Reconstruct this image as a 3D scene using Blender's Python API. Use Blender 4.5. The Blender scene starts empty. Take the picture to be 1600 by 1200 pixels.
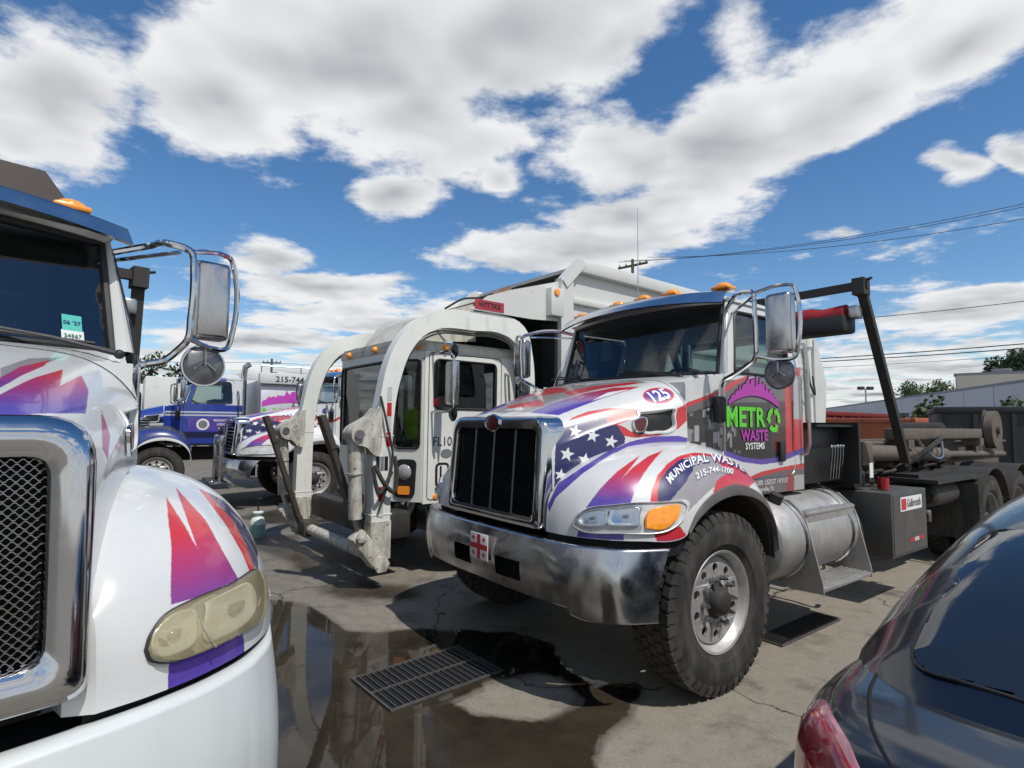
import bpy, bmesh, math, random
import numpy as np
from mathutils import Vector, Matrix

random.seed(7)
RNG = np.random.default_rng(11)
SC = bpy.context.scene
COL = SC.collection
R = math.radians

# ------------------------------------------------------------------ camera
cam_data = bpy.data.cameras.new('camera')
cam = bpy.data.objects.new('camera', cam_data)
COL.objects.link(cam)
cam_data.sensor_fit = 'HORIZONTAL'
cam_data.sensor_width = 36.0
cam_data.lens = 36.0 * 870.0 / 1600.0
cam_data.clip_start = 0.05
cam_data.clip_end = 3000
cam.matrix_world = (Matrix.Translation((0, 0, 1.643)) @ Matrix.Rotation(R(90 + 4.04), 4, 'X')
                    @ Matrix.Rotation(R(0.57), 4, 'Z'))
SC.camera = cam

# ------------------------------------------------------------------ light
SUN_EL, SUN_DIR = 58.0, (0.66, -0.75)          # direction towards the sun in plan
sd = Vector((SUN_DIR[0], SUN_DIR[1], 0)).normalized() * math.cos(R(SUN_EL))
sd.z = math.sin(R(SUN_EL))
sun_data = bpy.data.lights.new('sun', 'SUN')
sun_data.energy = 3.5
sun_data.angle = R(0.55)
sun_data.color = (1.0, 0.955, 0.88)
sun = bpy.data.objects.new('sun', sun_data)
COL.objects.link(sun)
sun.rotation_euler = sd.to_track_quat('Z', 'Y').to_euler()
SC.view_settings.view_transform = 'Standard'
SC.view_settings.look = 'None'
SC.view_settings.exposure = 0.0
SC.view_settings.gamma = 1.0
SC.view_settings.use_curve_mapping = False
SC.cycles.max_bounces = 8
SC.cycles.transparent_max_bounces = 12
SC.cycles.use_denoising = True
SC.cycles.sample_clamp_indirect = 6.0
SC.cycles.caustics_reflective = False
SC.cycles.caustics_refractive = False

# ------------------------------------------------------------------ sky with cumulus on a cloud plane
world = bpy.data.worlds.new('World')
SC.world = world
world.use_nodes = True
WT = world.node_tree
for n in list(WT.nodes): WT.nodes.remove(n)
BG_STRENGTH = 0.1

def cloud_group():
    g = bpy.data.node_groups.new('cloud_field', 'ShaderNodeTree')
    g.interface.new_socket('Plane', in_out='INPUT', socket_type='NodeSocketVector')
    g.interface.new_socket('Field', in_out='OUTPUT', socket_type='NodeSocketFloat')
    g.interface.new_socket('Body', in_out='OUTPUT', socket_type='NodeSocketFloat')
    N, L = g.nodes, g.links
    gi = N.new('NodeGroupInput'); go = N.new('NodeGroupOutput')
    def math_(op, a, b=None, clamp=False):
        m = N.new('ShaderNodeMath'); m.operation = op; m.use_clamp = clamp
        for i, q in enumerate((a, b)):
            if q is None: continue
            if isinstance(q, (int, float)): m.inputs[i].default_value = q
            else: L.new(q, m.inputs[i])
        return m.outputs[0]
    # warp the plane so the placed cumulus get ragged outlines
    wn = N.new('ShaderNodeTexNoise'); wn.inputs['Scale'].default_value = 2.6; wn.inputs['Detail'].default_value = 1
    L.new(gi.outputs[0], wn.inputs['Vector'])
    ws = N.new('ShaderNodeVectorMath'); ws.operation = 'MULTIPLY_ADD'
    L.new(wn.outputs['Color'], ws.inputs[0]); ws.inputs[1].default_value = (0.24, 0.24, 0); ws.inputs[2].default_value = (-0.12, -0.12, 0)
    wa = N.new('ShaderNodeVectorMath'); wa.operation = 'ADD'
    L.new(gi.outputs[0], wa.inputs[0]); L.new(ws.outputs[0], wa.inputs[1])
    acc = None; src = wa.outputs[0]
    for i, (cx, cy, ang, sx, sy, amp) in enumerate(CLOUDS):
        mp = N.new('ShaderNodeMapping'); mp.vector_type = 'TEXTURE'
        mp.inputs['Location'].default_value = (cx, cy, 0)
        mp.inputs['Rotation'].default_value = (0, 0, ang)
        mp.inputs['Scale'].default_value = (sx, sy, 1)
        if i % 5 == 4:                          # a chain, so that the shader stays small in memory
            ch = N.new('ShaderNodeVectorMath'); ch.operation = 'ADD'
            L.new(wa.outputs[0], ch.inputs[0]); L.new(math_('MULTIPLY', acc, 1e-7), ch.inputs[1])
            src = ch.outputs[0]
        L.new(src, mp.inputs['Vector'])
        ln = N.new('ShaderNodeVectorMath'); ln.operation = 'LENGTH'
        L.new(mp.outputs[0], ln.inputs[0])
        md = N.new('ShaderNodeMath'); md.operation = 'MULTIPLY_ADD'
        L.new(ln.outputs['Value'], md.inputs[0]); md.inputs[1].default_value = -0.72 * amp; md.inputs[2].default_value = 1.1 * amp
        acc = math_('MAXIMUM', acc if acc is not None else 0.0, md.outputs[0])
    n1 = N.new('ShaderNodeTexNoise'); n1.inputs['Scale'].default_value = 1.9
    n1.inputs['Detail'].default_value = 8; n1.inputs['Roughness'].default_value = 0.63
    L.new(gi.outputs[0], n1.inputs['Vector'])
    # away from the picked-out clouds the same sky goes on as scattered cumulus
    ln = N.new('ShaderNodeVectorMath'); ln.operation = 'DISTANCE'
    L.new(gi.outputs[0], ln.inputs[0]); ln.inputs[1].default_value = (0.1, 3.4, 0)
    away = N.new('ShaderNodeMapRange')
    L.new(ln.outputs['Value'], away.inputs['Value'])
    away.inputs['From Min'].default_value = 3.0; away.inputs['From Max'].default_value = 4.6
    away.inputs['To Max'].default_value = 1.0
    sw = N.new('ShaderNodeSeparateXYZ'); L.new(wn.outputs['Color'], sw.inputs[0])
    scat = math_('MULTIPLY', math_('MULTIPLY', math_('SUBTRACT', sw.outputs[2], 0.33), 3.4, True), away.outputs[0])
    far = N.new('ShaderNodeVectorMath'); far.operation = 'LENGTH'; L.new(gi.outputs[0], far.inputs[0])
    hz = N.new('ShaderNodeMapRange'); L.new(far.outputs['Value'], hz.inputs['Value'])
    hz.inputs['From Min'].default_value = 2.2; hz.inputs['From Max'].default_value = 6.0; hz.inputs['To Max'].default_value = 0.56
    base = math_('MAXIMUM', math_('MAXIMUM', acc, scat), hz.outputs[0])
    f = math_('ADD', math_('MULTIPLY', base, 0.62), math_('MULTIPLY', math_('SUBTRACT', n1.outputs['Fac'], 0.5), 1.35))
    L.new(f, go.inputs[0])
    L.new(math_('ADD', math_('MULTIPLY', base, 0.6), math_('MULTIPLY', f, 0.4)), go.inputs[1])
    return g

# picked-out clouds on the cloud plane: centre, angle, half axes, weight
CLOUDS = [
    (-1.305, 1.492, 2.416, 0.533, 0.207, 1.05),
    (-1.049, 1.184, 3.095, 0.246, 0.074, 0.60),
    (-0.805, 1.460, 2.556, 0.326, 0.241, 1.05),
    (-0.389, 1.323, 2.978, 0.441, 0.271, 1.15),
    (-0.027, 1.234, 2.744, 0.421, 0.185, 1.15),
    (-0.277, 1.616, 2.779, 0.340, 0.277, 1.05),
    (-0.439, 2.010, 2.223, 0.307, 0.152, 0.95),
    (0.211, 1.241, 2.246, 0.189, 0.118, 0.80),
    (0.546, 1.275, 0.978, 0.229, 0.090, 0.50),
    (-0.042, 1.869, 1.985, 0.163, 0.092, 0.80),
    (0.382, 1.779, -2.449, 0.310, 0.262, 1.05),
    (0.650, 1.725, 1.776, 0.384, 0.277, 1.15),
    (0.510, 2.158, 2.467, 0.438, 0.319, 1.00),
    (0.849, 1.503, 1.606, 0.356, 0.186, 1.10),
    (0.992, 1.237, 1.099, 0.253, 0.193, 1.10),
    (1.413, 1.712, -2.365, 0.187, 0.093, 0.95),
    (1.551, 1.661, -2.379, 0.219, 0.065, 0.90),
    (1.341, 2.250, 3.002, 0.120, 0.085, 0.50),
    (0.272, 2.539, 2.765, 0.638, 0.410, 1.00),
    (-1.167, 2.692, 1.897, 0.353, 0.231, 0.95),
    (-1.091, 3.159, -2.794, 0.597, 0.386, 0.90),
    (-0.817, 3.903, 3.095, 1.281, 0.626, 0.90),
    (-2.063, 4.477, 3.036, 1.253, 0.720, 0.95),
    (2.665, 3.339, 1.713, 0.647, 0.494, 1.00),
    (3.646, 5.073, -2.968, 1.274, 0.911, 0.90),
    (-2.224, 6.547, -3.141, 2.608, 1.255, 0.85),
]

def build_world():
    N, L = WT.nodes, WT.links
    g = cloud_group()
    def math_(op, a, b=None, c=None, clamp=False):
        m = N.new('ShaderNodeMath'); m.operation = op; m.use_clamp = clamp
        for i, q in enumerate((a, b, c)):
            if q is None: continue
            if isinstance(q, (int, float)): m.inputs[i].default_value = q
            else: L.new(q, m.inputs[i])
        return m.outputs[0]
    tc = N.new('ShaderNodeTexCoord')
    sp = N.new('ShaderNodeSeparateXYZ'); L.new(tc.outputs['Generated'], sp.inputs[0])
    den = math_('ADD', math_('MAXIMUM', sp.outputs['Z'], 0.0), 0.07)
    def plane(scale, after=None):
        if after is not None: scale = math_('ADD', math_('MULTIPLY', after, 1e-7), scale)
        cb = N.new('ShaderNodeCombineXYZ')
        L.new(math_('MULTIPLY', math_('DIVIDE', sp.outputs['X'], den), scale), cb.inputs[0])
        L.new(math_('MULTIPLY', math_('DIVIDE', sp.outputs['Y'], den), scale), cb.inputs[1])
        return cb.outputs[0]
    def field(v):
        gn = N.new('ShaderNodeGroup'); gn.node_tree = g; L.new(v, gn.inputs[0]); return gn.outputs[0], gn.outputs[1]
    f1, body = field(plane(1.0))
    def soft(scale):
        n = N.new('ShaderNodeTexNoise'); n.inputs['Scale'].default_value = 1.5; n.inputs['Detail'].default_value = 3
        n.inputs['Roughness'].default_value = 0.6; L.new(plane(scale, f1), n.inputs['Vector']); return n.outputs['Fac']
    g1 = soft(1.0); g2 = soft(0.92)
    mask = N.new('ShaderNodeMapRange'); mask.interpolation_type = 'SMOOTHSTEP'
    L.new(f1, mask.inputs['Value'])
    mask.inputs['From Min'].default_value = 0.16; mask.inputs['From Max'].default_value = 0.38
    thick = N.new('ShaderNodeMapRange'); L.new(body, thick.inputs['Value'])
    thick.inputs['From Min'].default_value = 0.42; thick.inputs['From Max'].default_value = 1.0
    # thick cloud seen from below is grey; the side turned to the light is white
    lit = math_('MULTIPLY', math_('SUBTRACT', g1, g2), 1.5)
    sh = math_('ADD', math_('MULTIPLY', thick.outputs[0], -0.54), math_('ADD', lit, 0.95), clamp=True)
    cr = N.new('ShaderNodeValToRGB'); L.new(sh, cr.inputs[0])
    cr.color_ramp.elements[0].position = 0.12; cr.color_ramp.elements[0].color = (0.30, 0.325, 0.35, 1)
    cr.color_ramp.elements[1].position = 0.95; cr.color_ramp.elements[1].color = (0.86, 0.87, 0.88, 1)
    e = cr.color_ramp.elements.new(0.55); e.color = (0.60, 0.62, 0.64, 1)
    cs = N.new('ShaderNodeVectorMath'); cs.operation = 'SCALE'; L.new(cr.outputs[0], cs.inputs[0]); cs.inputs['Scale'].default_value = 1 / BG_STRENGTH
    sky = N.new('ShaderNodeTexSky'); sky.sky_type = 'NISHITA'; sky.sun_disc = False
    sky.sun_elevation = R(SUN_EL); sky.sun_rotation = math.atan2(SUN_DIR[0], SUN_DIR[1])
    sky.air_density = 1.0; sky.dust_density = 0.15; sky.ozone_density = 2.2; sky.altitude = 60
    hs = N.new('ShaderNodeHueSaturation'); L.new(sky.outputs[0], hs.inputs['Color'])
    hs.inputs['Saturation'].default_value = 1.24; hs.inputs['Value'].default_value = 1.25
    mx = N.new('ShaderNodeMix'); mx.data_type = 'RGBA'
    L.new(mask.outputs[0], mx.inputs[0]); L.new(hs.outputs[0], mx.inputs[6]); L.new(cs.outputs[0], mx.inputs[7])
    bg = N.new('ShaderNodeBackground'); L.new(mx.outputs[2], bg.inputs['Color']); bg.inputs['Strength'].default_value = BG_STRENGTH
    out = N.new('ShaderNodeOutputWorld'); L.new(bg.outputs[0], out.inputs[0])
build_world()
world.cycles.sampling_method = 'NONE'

# ------------------------------------------------------------------ helpers
def lin(r, g, b):
    f = lambda c: ((c / 255 + 0.055) / 1.055) ** 2.4 if c / 255 > 0.04045 else c / 255 / 12.92
    return (f(r), f(g), f(b))

class MB:
    """collects shapes; build() links them as one mesh object"""
    def __init__(s): s.v = []; s.f = []; s.n = 0
    def add(s, v, f):
        s.v.extend([tuple(map(float, p)) for p in v]); n = s.n
        s.f.extend([tuple(i + n for i in q) for q in f]); s.n += len(v)
        return s
    def box(s, a, b):
        x0, y0, z0 = a; x1, y1, z1 = b
        return s.add([(x0,y0,z0),(x1,y0,z0),(x1,y1,z0),(x0,y1,z0),(x0,y0,z1),(x1,y0,z1),(x1,y1,z1),(x0,y1,z1)],
                     [(0,3,2,1),(4,5,6,7),(0,1,5,4),(1,2,6,5),(2,3,7,6),(3,0,4,7)])
    def rbox(s, a, b, r=0.01, seg=2):
        bm = bmesh.new(); bmesh.ops.create_cube(bm, size=1)
        d = [b[i] - a[i] for i in range(3)]; c = [(b[i] + a[i]) / 2 for i in range(3)]
        for v in bm.verts: v.co = Vector([v.co[i] * d[i] + c[i] for i in range(3)])
        r = min(r, min(abs(q) for q in d) * 0.45)
        bmesh.ops.bevel(bm, geom=bm.edges[:], offset=r, segments=seg, profile=0.5, affect='EDGES')
        return s.bm(bm)
    def bm(s, bm, M=None):
        bm.verts.index_update()
        v = [(M @ q.co if M else q.co)[:] for q in bm.verts]; f = [[q.index for q in p.verts] for p in bm.faces]
        bm.free(); return s.add(v, f)
    def bar(s, p, q, w, h, up=(0, 0, 1), r=0.0):
        """box beam from p to q, w across, h along up"""
        p, q = Vector(p), Vector(q); d = q - p; L = d.length; d.normalize()
        x = d.cross(Vector(up))
        if x.length < 1e-5: x = d.cross(Vector((1, 0, 0)))
        x.normalize(); z = x.cross(d)
        t = MB(); (t.rbox((-w/2, 0, -h/2), (w/2, L, h/2), r) if r else t.box((-w/2, 0, -h/2), (w/2, L, h/2)))
        return s.add([p + x * a + d * b + z * c for a, b, c in t.v], t.f)
    def tube(s, pts, r, n=8, caps=True):
        P = [Vector(p) for p in pts]; m = len(P)
        rr = r if isinstance(r, (list, tuple)) else [r] * m
        T = []
        for i in range(m):
            a = P[min(i + 1, m - 1)] - P[max(i - 1, 0)]; T.append(a.normalized() if a.length > 0 else Vector((0, 0, 1)))
        u = T[0].cross(Vector((0, 0, 1)));
        if u.length < 1e-3: u = T[0].cross(Vector((1, 0, 0)))
        u.normalize(); V = []; F = []
        for i in range(m):
            u = (u - T[i] * u.dot(T[i])).normalized(); w = T[i].cross(u)
            for k in range(n):
                a = 2 * math.pi * k / n; V.append(P[i] + (u * math.cos(a) + w * math.sin(a)) * rr[i])
        for i in range(m - 1):
            for k in range(n):
                k2 = (k + 1) % n; F.append((i*n+k, i*n+k2, (i+1)*n+k2, (i+1)*n+k))
        if caps: F.append(tuple(range(n))[::-1]); F.append(tuple((m-1)*n+k for k in range(n)))
        return s.add(V, F)
    def cyl(s, p, q, r, n=16, r2=None): return s.tube([p, q], [r, r if r2 is None else r2], n)
    def lathe(s, prof, o, ax, n=32, cap=False):
        """prof: (radius, height along ax)"""
        o = Vector(o); ax = Vector(ax).normalized(); u = ax.cross(Vector((0, 0, 1)))
        if u.length < 1e-3: u = ax.cross(Vector((1, 0, 0)))
        u.normalize(); w = ax.cross(u); V = []; F = []; m = len(prof)
        for r, h in prof:
            for k in range(n):
                a = 2 * math.pi * k / n; V.append(o + ax * h + (u * math.cos(a) + w * math.sin(a)) * r)
        for i in range(m - 1):
            for k in range(n):
                k2 = (k + 1) % n; F.append((i*n+k, i*n+k2, (i+1)*n+k2, (i+1)*n+k))
        if cap: F.append(tuple(range(n))[::-1]); F.append(tuple((m-1)*n+k for k in range(n)))
        return s.add(V, F)
    def prism(s, poly, fn, h0, h1):
        """poly 2d, fn(a,b,h)->3d"""
        n = len(poly)
        V = [fn(a, b, h0) for a, b in poly] + [fn(a, b, h1) for a, b in poly]
        F = [tuple(range(n))[::-1], tuple(range(n, 2 * n))] + [(i, (i+1) % n, n + (i+1) % n, n + i) for i in range(n)]
        return s.add(V, F)
    def ribbon(s, A, B, y0, y1):
        """box section between two (x,z) polylines, from y0 to y1"""
        m = len(A); V = []
        for (ax, az), (bx, bz) in zip(A, B): V += [(ax, y0, az), (bx, y0, bz), (bx, y1, bz), (ax, y1, az)]
        F = []
        for i in range(m - 1):
            a, b = 4 * i, 4 * i + 4
            for k in range(4): F.append((a + k, a + (k+1) % 4, b + (k+1) % 4, b + k))
        F += [(3, 2, 1, 0), tuple(4 * (m-1) + k for k in range(4))]
        return s.add(V, F)
    def grid(s, P, cu=False, cv=False):
        P = np.asarray(P); nu, nv = P.shape[:2]
        idx = np.arange(nu * nv).reshape(nu, nv); F = []
        for i in range(nu if cu else nu - 1):
            for j in range(nv if cv else nv - 1):
                F.append((idx[i, j], idx[(i+1) % nu, j], idx[(i+1) % nu, (j+1) % nv], idx[i, (j+1) % nv]))
        return s.add(P.reshape(-1, 3), F)
    def ball(s, c, r, n=12, sq=(1, 1, 1)):
        bm = bmesh.new(); bmesh.ops.create_uvsphere(bm, u_segments=n, v_segments=max(6, n // 2), radius=r)
        return s.bm(bm, Matrix.Translation(c) @ Matrix.Diagonal((*sq, 1)))
    def mirror_y(s):
        v, f = list(s.v), list(s.f); return s.add([(x, -y, z) for x, y, z in v], [q[::-1] for q in f])
    def mesh(s, name, smooth=35):
        me = bpy.data.meshes.new(name); me.from_pydata(s.v, [], s.f); me.validate()
        bm = bmesh.new(); bm.from_mesh(me); bmesh.ops.recalc_face_normals(bm, faces=bm.faces[:]); bm.to_mesh(me); bm.free()
        if smooth:
            me.polygons.foreach_set('use_smooth', [True] * len(me.polygons)); me.set_sharp_from_angle(angle=R(smooth))
        return me
    def build(s, name, mat, parent=None, smooth=35):
        return link(name, s.mesh(name, smooth), mat, parent)

def link(name, me, mat, parent=None):
    if mat is not None and not me.materials: me.materials.append(MAT[mat] if isinstance(mat, str) else mat)
    o = bpy.data.objects.new(name, me); COL.objects.link(o)
    if parent is not None: o.parent = parent
    return o
def empty(name, loc, rz=0.0, label=None, cat=None, group=None, kind=None):
    o = bpy.data.objects.new(name, None); COL.objects.link(o); o.location = loc; o.rotation_euler = (0, 0, rz)
    o.empty_display_size = 0.2
    return tag(o, label, cat, group, kind)
def tag(o, label=None, cat=None, group=None, kind=None):
    for k, v in (('label', label), ('category', cat), ('group', group), ('kind', kind)):
        if v: o[k] = v
    return o
def copy_tree(o, parent=None):
    c = o.copy(); COL.objects.link(c)
    if parent is not None: c.parent = parent
    for ch in list(o.children): copy_tree(ch, c)
    return c
def dense(name, P, mat, parent, cols=None, keep=None, smooth=True):
    """big regular grid mesh (nu,nv,3) with colour attribute, made with numpy"""
    nu, nv = P.shape[:2]
    idx = np.arange(nu * nv, dtype=np.int32).reshape(nu, nv)
    q = np.stack([idx[:-1, :-1], idx[1:, :-1], idx[1:, 1:], idx[:-1, 1:]], -1).reshape(-1, 4)
    if keep is not None:
        k = keep[:-1, :-1] & keep[1:, :-1] & keep[1:, 1:] & keep[:-1, 1:]; q = q[k.reshape(-1)]
    me = bpy.data.meshes.new(name)
    me.vertices.add(nu * nv); me.vertices.foreach_set('co', np.ascontiguousarray(P, dtype=np.float32).reshape(-1))
    me.loops.add(len(q) * 4); me.loops.foreach_set('vertex_index', q.reshape(-1).astype(np.int32))
    me.polygons.add(len(q)); me.polygons.foreach_set('loop_start', np.arange(0, len(q) * 4, 4, dtype=np.int32))
    if smooth: me.polygons.foreach_set('use_smooth', np.ones(len(q), dtype=bool))
    me.update(calc_edges=True)
    if cols is not None:
        at = me.color_attributes.new('paint', 'FLOAT_COLOR', 'POINT')
        c = np.ones((nu * nv, 4), dtype=np.float32); c[:, :3] = cols.reshape(-1, 3); at.data.foreach_set('color', c.reshape(-1))
    if keep is not None:
        bm = bmesh.new(); bm.from_mesh(me)
        bmesh.ops.delete(bm, geom=[v for v in bm.verts if not v.link_faces], context='VERTS'); bm.to_mesh(me); bm.free()
    return link(name, me, mat, parent)
def inpoly(x, y, poly):
    p = np.asarray(poly, float); r = np.zeros(np.shape(x), bool); n = len(p)
    for i in range(n):
        x0, y0 = p[i]; x1, y1 = p[i - 1]
        if y0 == y1: continue
        r ^= ((y0 > y) != (y1 > y)) & (x < (x1 - x0) * (y - y0) / (y1 - y0) + x0)
    return r
def spl(t, ts, P):
    """smooth (monotone-slope) interpolation of points P at parameters ts"""
    t = np.asarray(t, float); ts = np.asarray(ts, float); P = np.asarray(P, float)
    if P.ndim == 1: P = P[:, None]
    h = np.diff(ts); d = np.diff(P, axis=0) / h[:, None]
    m = np.zeros_like(P); m[0] = d[0]; m[-1] = d[-1]
    m[1:-1] = (d[:-1] * h[1:, None] + d[1:] * h[:-1, None]) / (h[1:] + h[:-1])[:, None]
    i = np.clip(np.searchsorted(ts, t, side='right') - 1, 0, len(ts) - 2)
    s = ((t - ts[i]) / h[i])[..., None]; hh = h[i][..., None]
    r = (2*s**3 - 3*s**2 + 1) * P[i] + (s**3 - 2*s**2 + s) * hh * m[i] + (-2*s**3 + 3*s**2) * P[i+1] + (s**3 - s**2) * hh * m[i+1]
    return r
def curve_pts(P, n):
    P = np.asarray(P, float); ts = np.r_[0, np.cumsum(np.linalg.norm(np.diff(P, axis=0), axis=1))]
    return spl(np.linspace(0, ts[-1], n), ts, P)
def round_poly(P, r, n=5):
    """corners of a 2d polygon rounded"""
    out = []; m = len(P)
    for i in range(m):
        a, b, c = Vector(P[i-1]), Vector(P[i]), Vector(P[(i+1) % m])
        rr = r[i] if isinstance(r, (list, tuple)) else r
        u, w = a - b, c - b; q = min(rr, u.length * 0.49, w.length * 0.49)
        u.normalize(); w.normalize(); p0, p2 = b + u * q, b + w * q
        for k in range(n + 1):
            t = k / n; out.append(tuple(p0 * (1-t)**2 + b * 2*t*(1-t) + p2 * t*t))
    return out
def plate2d(loops, depth):
    """flat plate with holes from 2d closed loops (outer and holes), as verts/faces, thickness depth centred on z=0"""
    cu = bpy.data.curves.new('tmp', 'CURVE'); cu.dimensions = '2D'; cu.fill_mode = 'BOTH'; cu.extrude = depth / 2
    for lp in loops:
        sp = cu.splines.new('POLY'); sp.points.add(len(lp) - 1); sp.use_cyclic_u = True
        for p, q in zip(sp.points, lp): p.co = (q[0], q[1], 0, 1)
    ob = bpy.data.objects.new('tmp', cu); me = bpy.data.meshes.new_from_object(ob)
    v = [x.co[:] for x in me.vertices]; f = [tuple(p.vertices) for p in me.polygons]
    bpy.data.objects.remove(ob); bpy.data.curves.remove(cu); bpy.data.meshes.remove(me)
    return v, f
_TXT = {}
def text2d(s, size=1.0, bold=0.0, sub=0.0, squeeze=1.0):
    """lettering outline as flat triangles centred on the origin"""
    key = (s, size, bold, sub, squeeze)
    if key in _TXT: return _TXT[key]
    cu = bpy.data.curves.new('tmp', 'FONT'); cu.body = s; cu.size = size; cu.offset = bold * size; cu.resolution_u = 3
    cu.align_x = 'CENTER'; cu.align_y = 'CENTER'; cu.space_character = 1.0 + bold * 1.6
    ob = bpy.data.objects.new('tmp', cu); me = bpy.data.meshes.new_from_object(ob)
    bm = bmesh.new(); bm.from_mesh(me); bmesh.ops.triangulate(bm, faces=bm.faces[:])
    if sub:
        for _ in range(4):
            e = [e for e in bm.edges if e.calc_length() > sub]
            if not e: break
            bmesh.ops.subdivide_edges(bm, edges=e, cuts=1); bmesh.ops.triangulate(bm, faces=bm.faces[:])
    bm.verts.index_update()
    v = [(q.co.x * squeeze, q.co.y) for q in bm.verts]; f = [tuple(q.index for q in p.verts) for p in bm.faces]
    bm.free(); bpy.data.objects.remove(ob); bpy.data.curves.remove(cu); bpy.data.meshes.remove(me)
    _TXT[key] = (v, f); return v, f
def lettering(name, s, size, fn, mat, parent, bold=0.012, sub=0.0, squeeze=1.0):
    """fn(x, y) -> 3d point on the carrying surface"""
    v, f = text2d(s, size, bold, sub, squeeze)
    m = MB(); m.add([fn(a, b) for a, b in v], f); return m.build(name, mat, parent, smooth=0)
def on_y(cx, y, cz, sx=1, rot=0.0):
    """lettering on a wall of constant y: text x runs along sx*x"""
    c, s = math.cos(rot), math.sin(rot)
    return lambda a, b: (cx + sx * (a * c - b * s), y, cz + a * s + b * c)
def circle(r, n=24, cx=0, cy=0, ph=0): return [(cx + r * math.cos(ph + 2*math.pi*k/n), cy + r * math.sin(ph + 2*math.pi*k/n)) for k in range(n)]

# ------------------------------------------------------------------ materials
MAT = {}
def nodes(name):
    m = bpy.data.materials.new(name); m.use_nodes = True; t = m.node_tree
    b = t.nodes['Principled BSDF']; MAT[name] = m
    return m, t, b
def mat(name, col, rough=0.5, metal=0.0, coat=0.0, dirt=0.0, dirt_col=(0.09, 0.075, 0.055), scale=6.0, var=0.08, bump=0.0,
        rust=0.0, rust_col=(0.12, 0.045, 0.02), spec=0.5, attr=None, coat_rough=0.05, rvar=0.15):
    """painted / cast / dirty surface: base colour with mottling, dirt film and chipped rust from noise"""
    m, t, b = nodes(name); N, L = t.nodes, t.links
    tc = N.new('ShaderNodeTexCoord')
    def noise(sc, det, ro=0.6, vec=None):
        n = N.new('ShaderNodeTexNoise'); n.inputs['Scale'].default_value = sc; n.inputs['Detail'].default_value = det
        n.inputs['Roughness'].default_value = ro; L.new(vec or tc.outputs['Object'], n.inputs['Vector']); return n.outputs['Fac']
    def rng(src, a, c, lo=0.0, hi=1.0):
        r = N.new('ShaderNodeMapRange'); L.new(src, r.inputs['Value'])
        r.inputs['From Min'].default_value = a; r.inputs['From Max'].default_value = c
        r.inputs['To Min'].default_value = lo; r.inputs['To Max'].default_value = hi; return r.outputs[0]
    def mix(fac, a, c, mode='MIX'):
        x = N.new('ShaderNodeMix'); x.data_type = 'RGBA'; x.blend_type = mode
        for i, q in ((0, fac), (6, a), (7, c)):
            if isinstance(q, (int, float)): x.inputs[i].default_value = q
            elif isinstance(q, tuple): x.inputs[i].default_value = (*q[:3], 1)
            else: L.new(q, x.inputs[i])
        return x.outputs[2]
    if attr:
        at = N.new('ShaderNodeAttribute'); at.attribute_name = attr; c = at.outputs['Color']
    else:
        rgb = N.new('ShaderNodeRGB'); rgb.outputs[0].default_value = (*col, 1); c = rgb.outputs[0]
    n1 = noise(scale, 5)
    if var:
        v = rng(n1, 0.3, 0.7, 1 - var, 1 + var); cv = N.new('ShaderNodeCombineColor')
        for i in range(3): L.new(v, cv.inputs[i])
        c = mix(1.0, c, cv.outputs[0], 'MULTIPLY')
    rr = rng(n1, 0.3, 0.7, max(rough * (1 - rvar), 0.01), min(rough * (1 + rvar) + 0.01, 1))
    if dirt:
        mpg = N.new('ShaderNodeMapping'); mpg.inputs['Scale'].default_value = (1, 1, 0.3); L.new(tc.outputs['Object'], mpg.inputs[0])
        d = rng(noise(scale * 1.3, 8, 0.68, mpg.outputs[0]), 0.62 - dirt * 0.3, 0.95 - dirt * 0.25, 0, min(1, 0.35 + dirt * 0.6))
        c = mix(d, c, dirt_col)
        ra = N.new('ShaderNodeMath'); ra.operation = 'ADD'; ra.use_clamp = True
        dm = N.new('ShaderNodeMath'); dm.operation = 'MULTIPLY'; L.new(d, dm.inputs[0]); dm.inputs[1].default_value = 0.45
        L.new(rr, ra.inputs[0]); L.new(dm.outputs[0], ra.inputs[1]); rr = ra.outputs[0]
    if rust:
        d = rng(noise(scale * 2.7, 9, 0.72), 0.68 - rust * 0.22, 0.70 - rust * 0.2)
        c = mix(d, c, rust_col)
    L.new(c, b.inputs['Base Color']); L.new(rr, b.inputs['Roughness'])
    b.inputs['Metallic'].default_value = metal; b.inputs['Specular IOR Level'].default_value = spec
    b.inputs['Coat Weight'].default_value = coat; b.inputs['Coat Roughness'].default_value = coat_rough
    if bump:
        bp = N.new('ShaderNodeBump'); bp.inputs['Strength'].default_value = bump; bp.inputs['Distance'].default_value = 0.01
        L.new(noise(scale * 4, 4), bp.inputs['Height']); L.new(bp.outputs[0], b.inputs['Normal'])
    return m
def glass_mat(name, tint, refl=1.0):
    """thin sheet of tinted glass"""
    m, t, b = nodes(name); N, L = t.nodes, t.links
    N.remove(b)
    tr = N.new('ShaderNodeBsdfTransparent'); tr.inputs[0].default_value = (*tint, 1)
    gl = N.new('ShaderNodeBsdfGlossy'); gl.inputs['Roughness'].default_value = 0.01; gl.inputs[0].default_value = (0.95, 0.97, 1, 1)
    lw = N.new('ShaderNodeFresnel'); lw.inputs['IOR'].default_value = 1.62
    ml = N.new('ShaderNodeMath'); ml.operation = 'MULTIPLY'; ml.use_clamp = True; L.new(lw.outputs[0], ml.inputs[0]); ml.inputs[1].default_value = refl
    mx = N.new('ShaderNodeMixShader'); L.new(ml.outputs[0], mx.inputs[0]); L.new(tr.outputs[0], mx.inputs[1]); L.new(gl.outputs[0], mx.inputs[2])
    L.new(mx.outputs[0], N['Material Output'].inputs[0])
    return m
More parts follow.
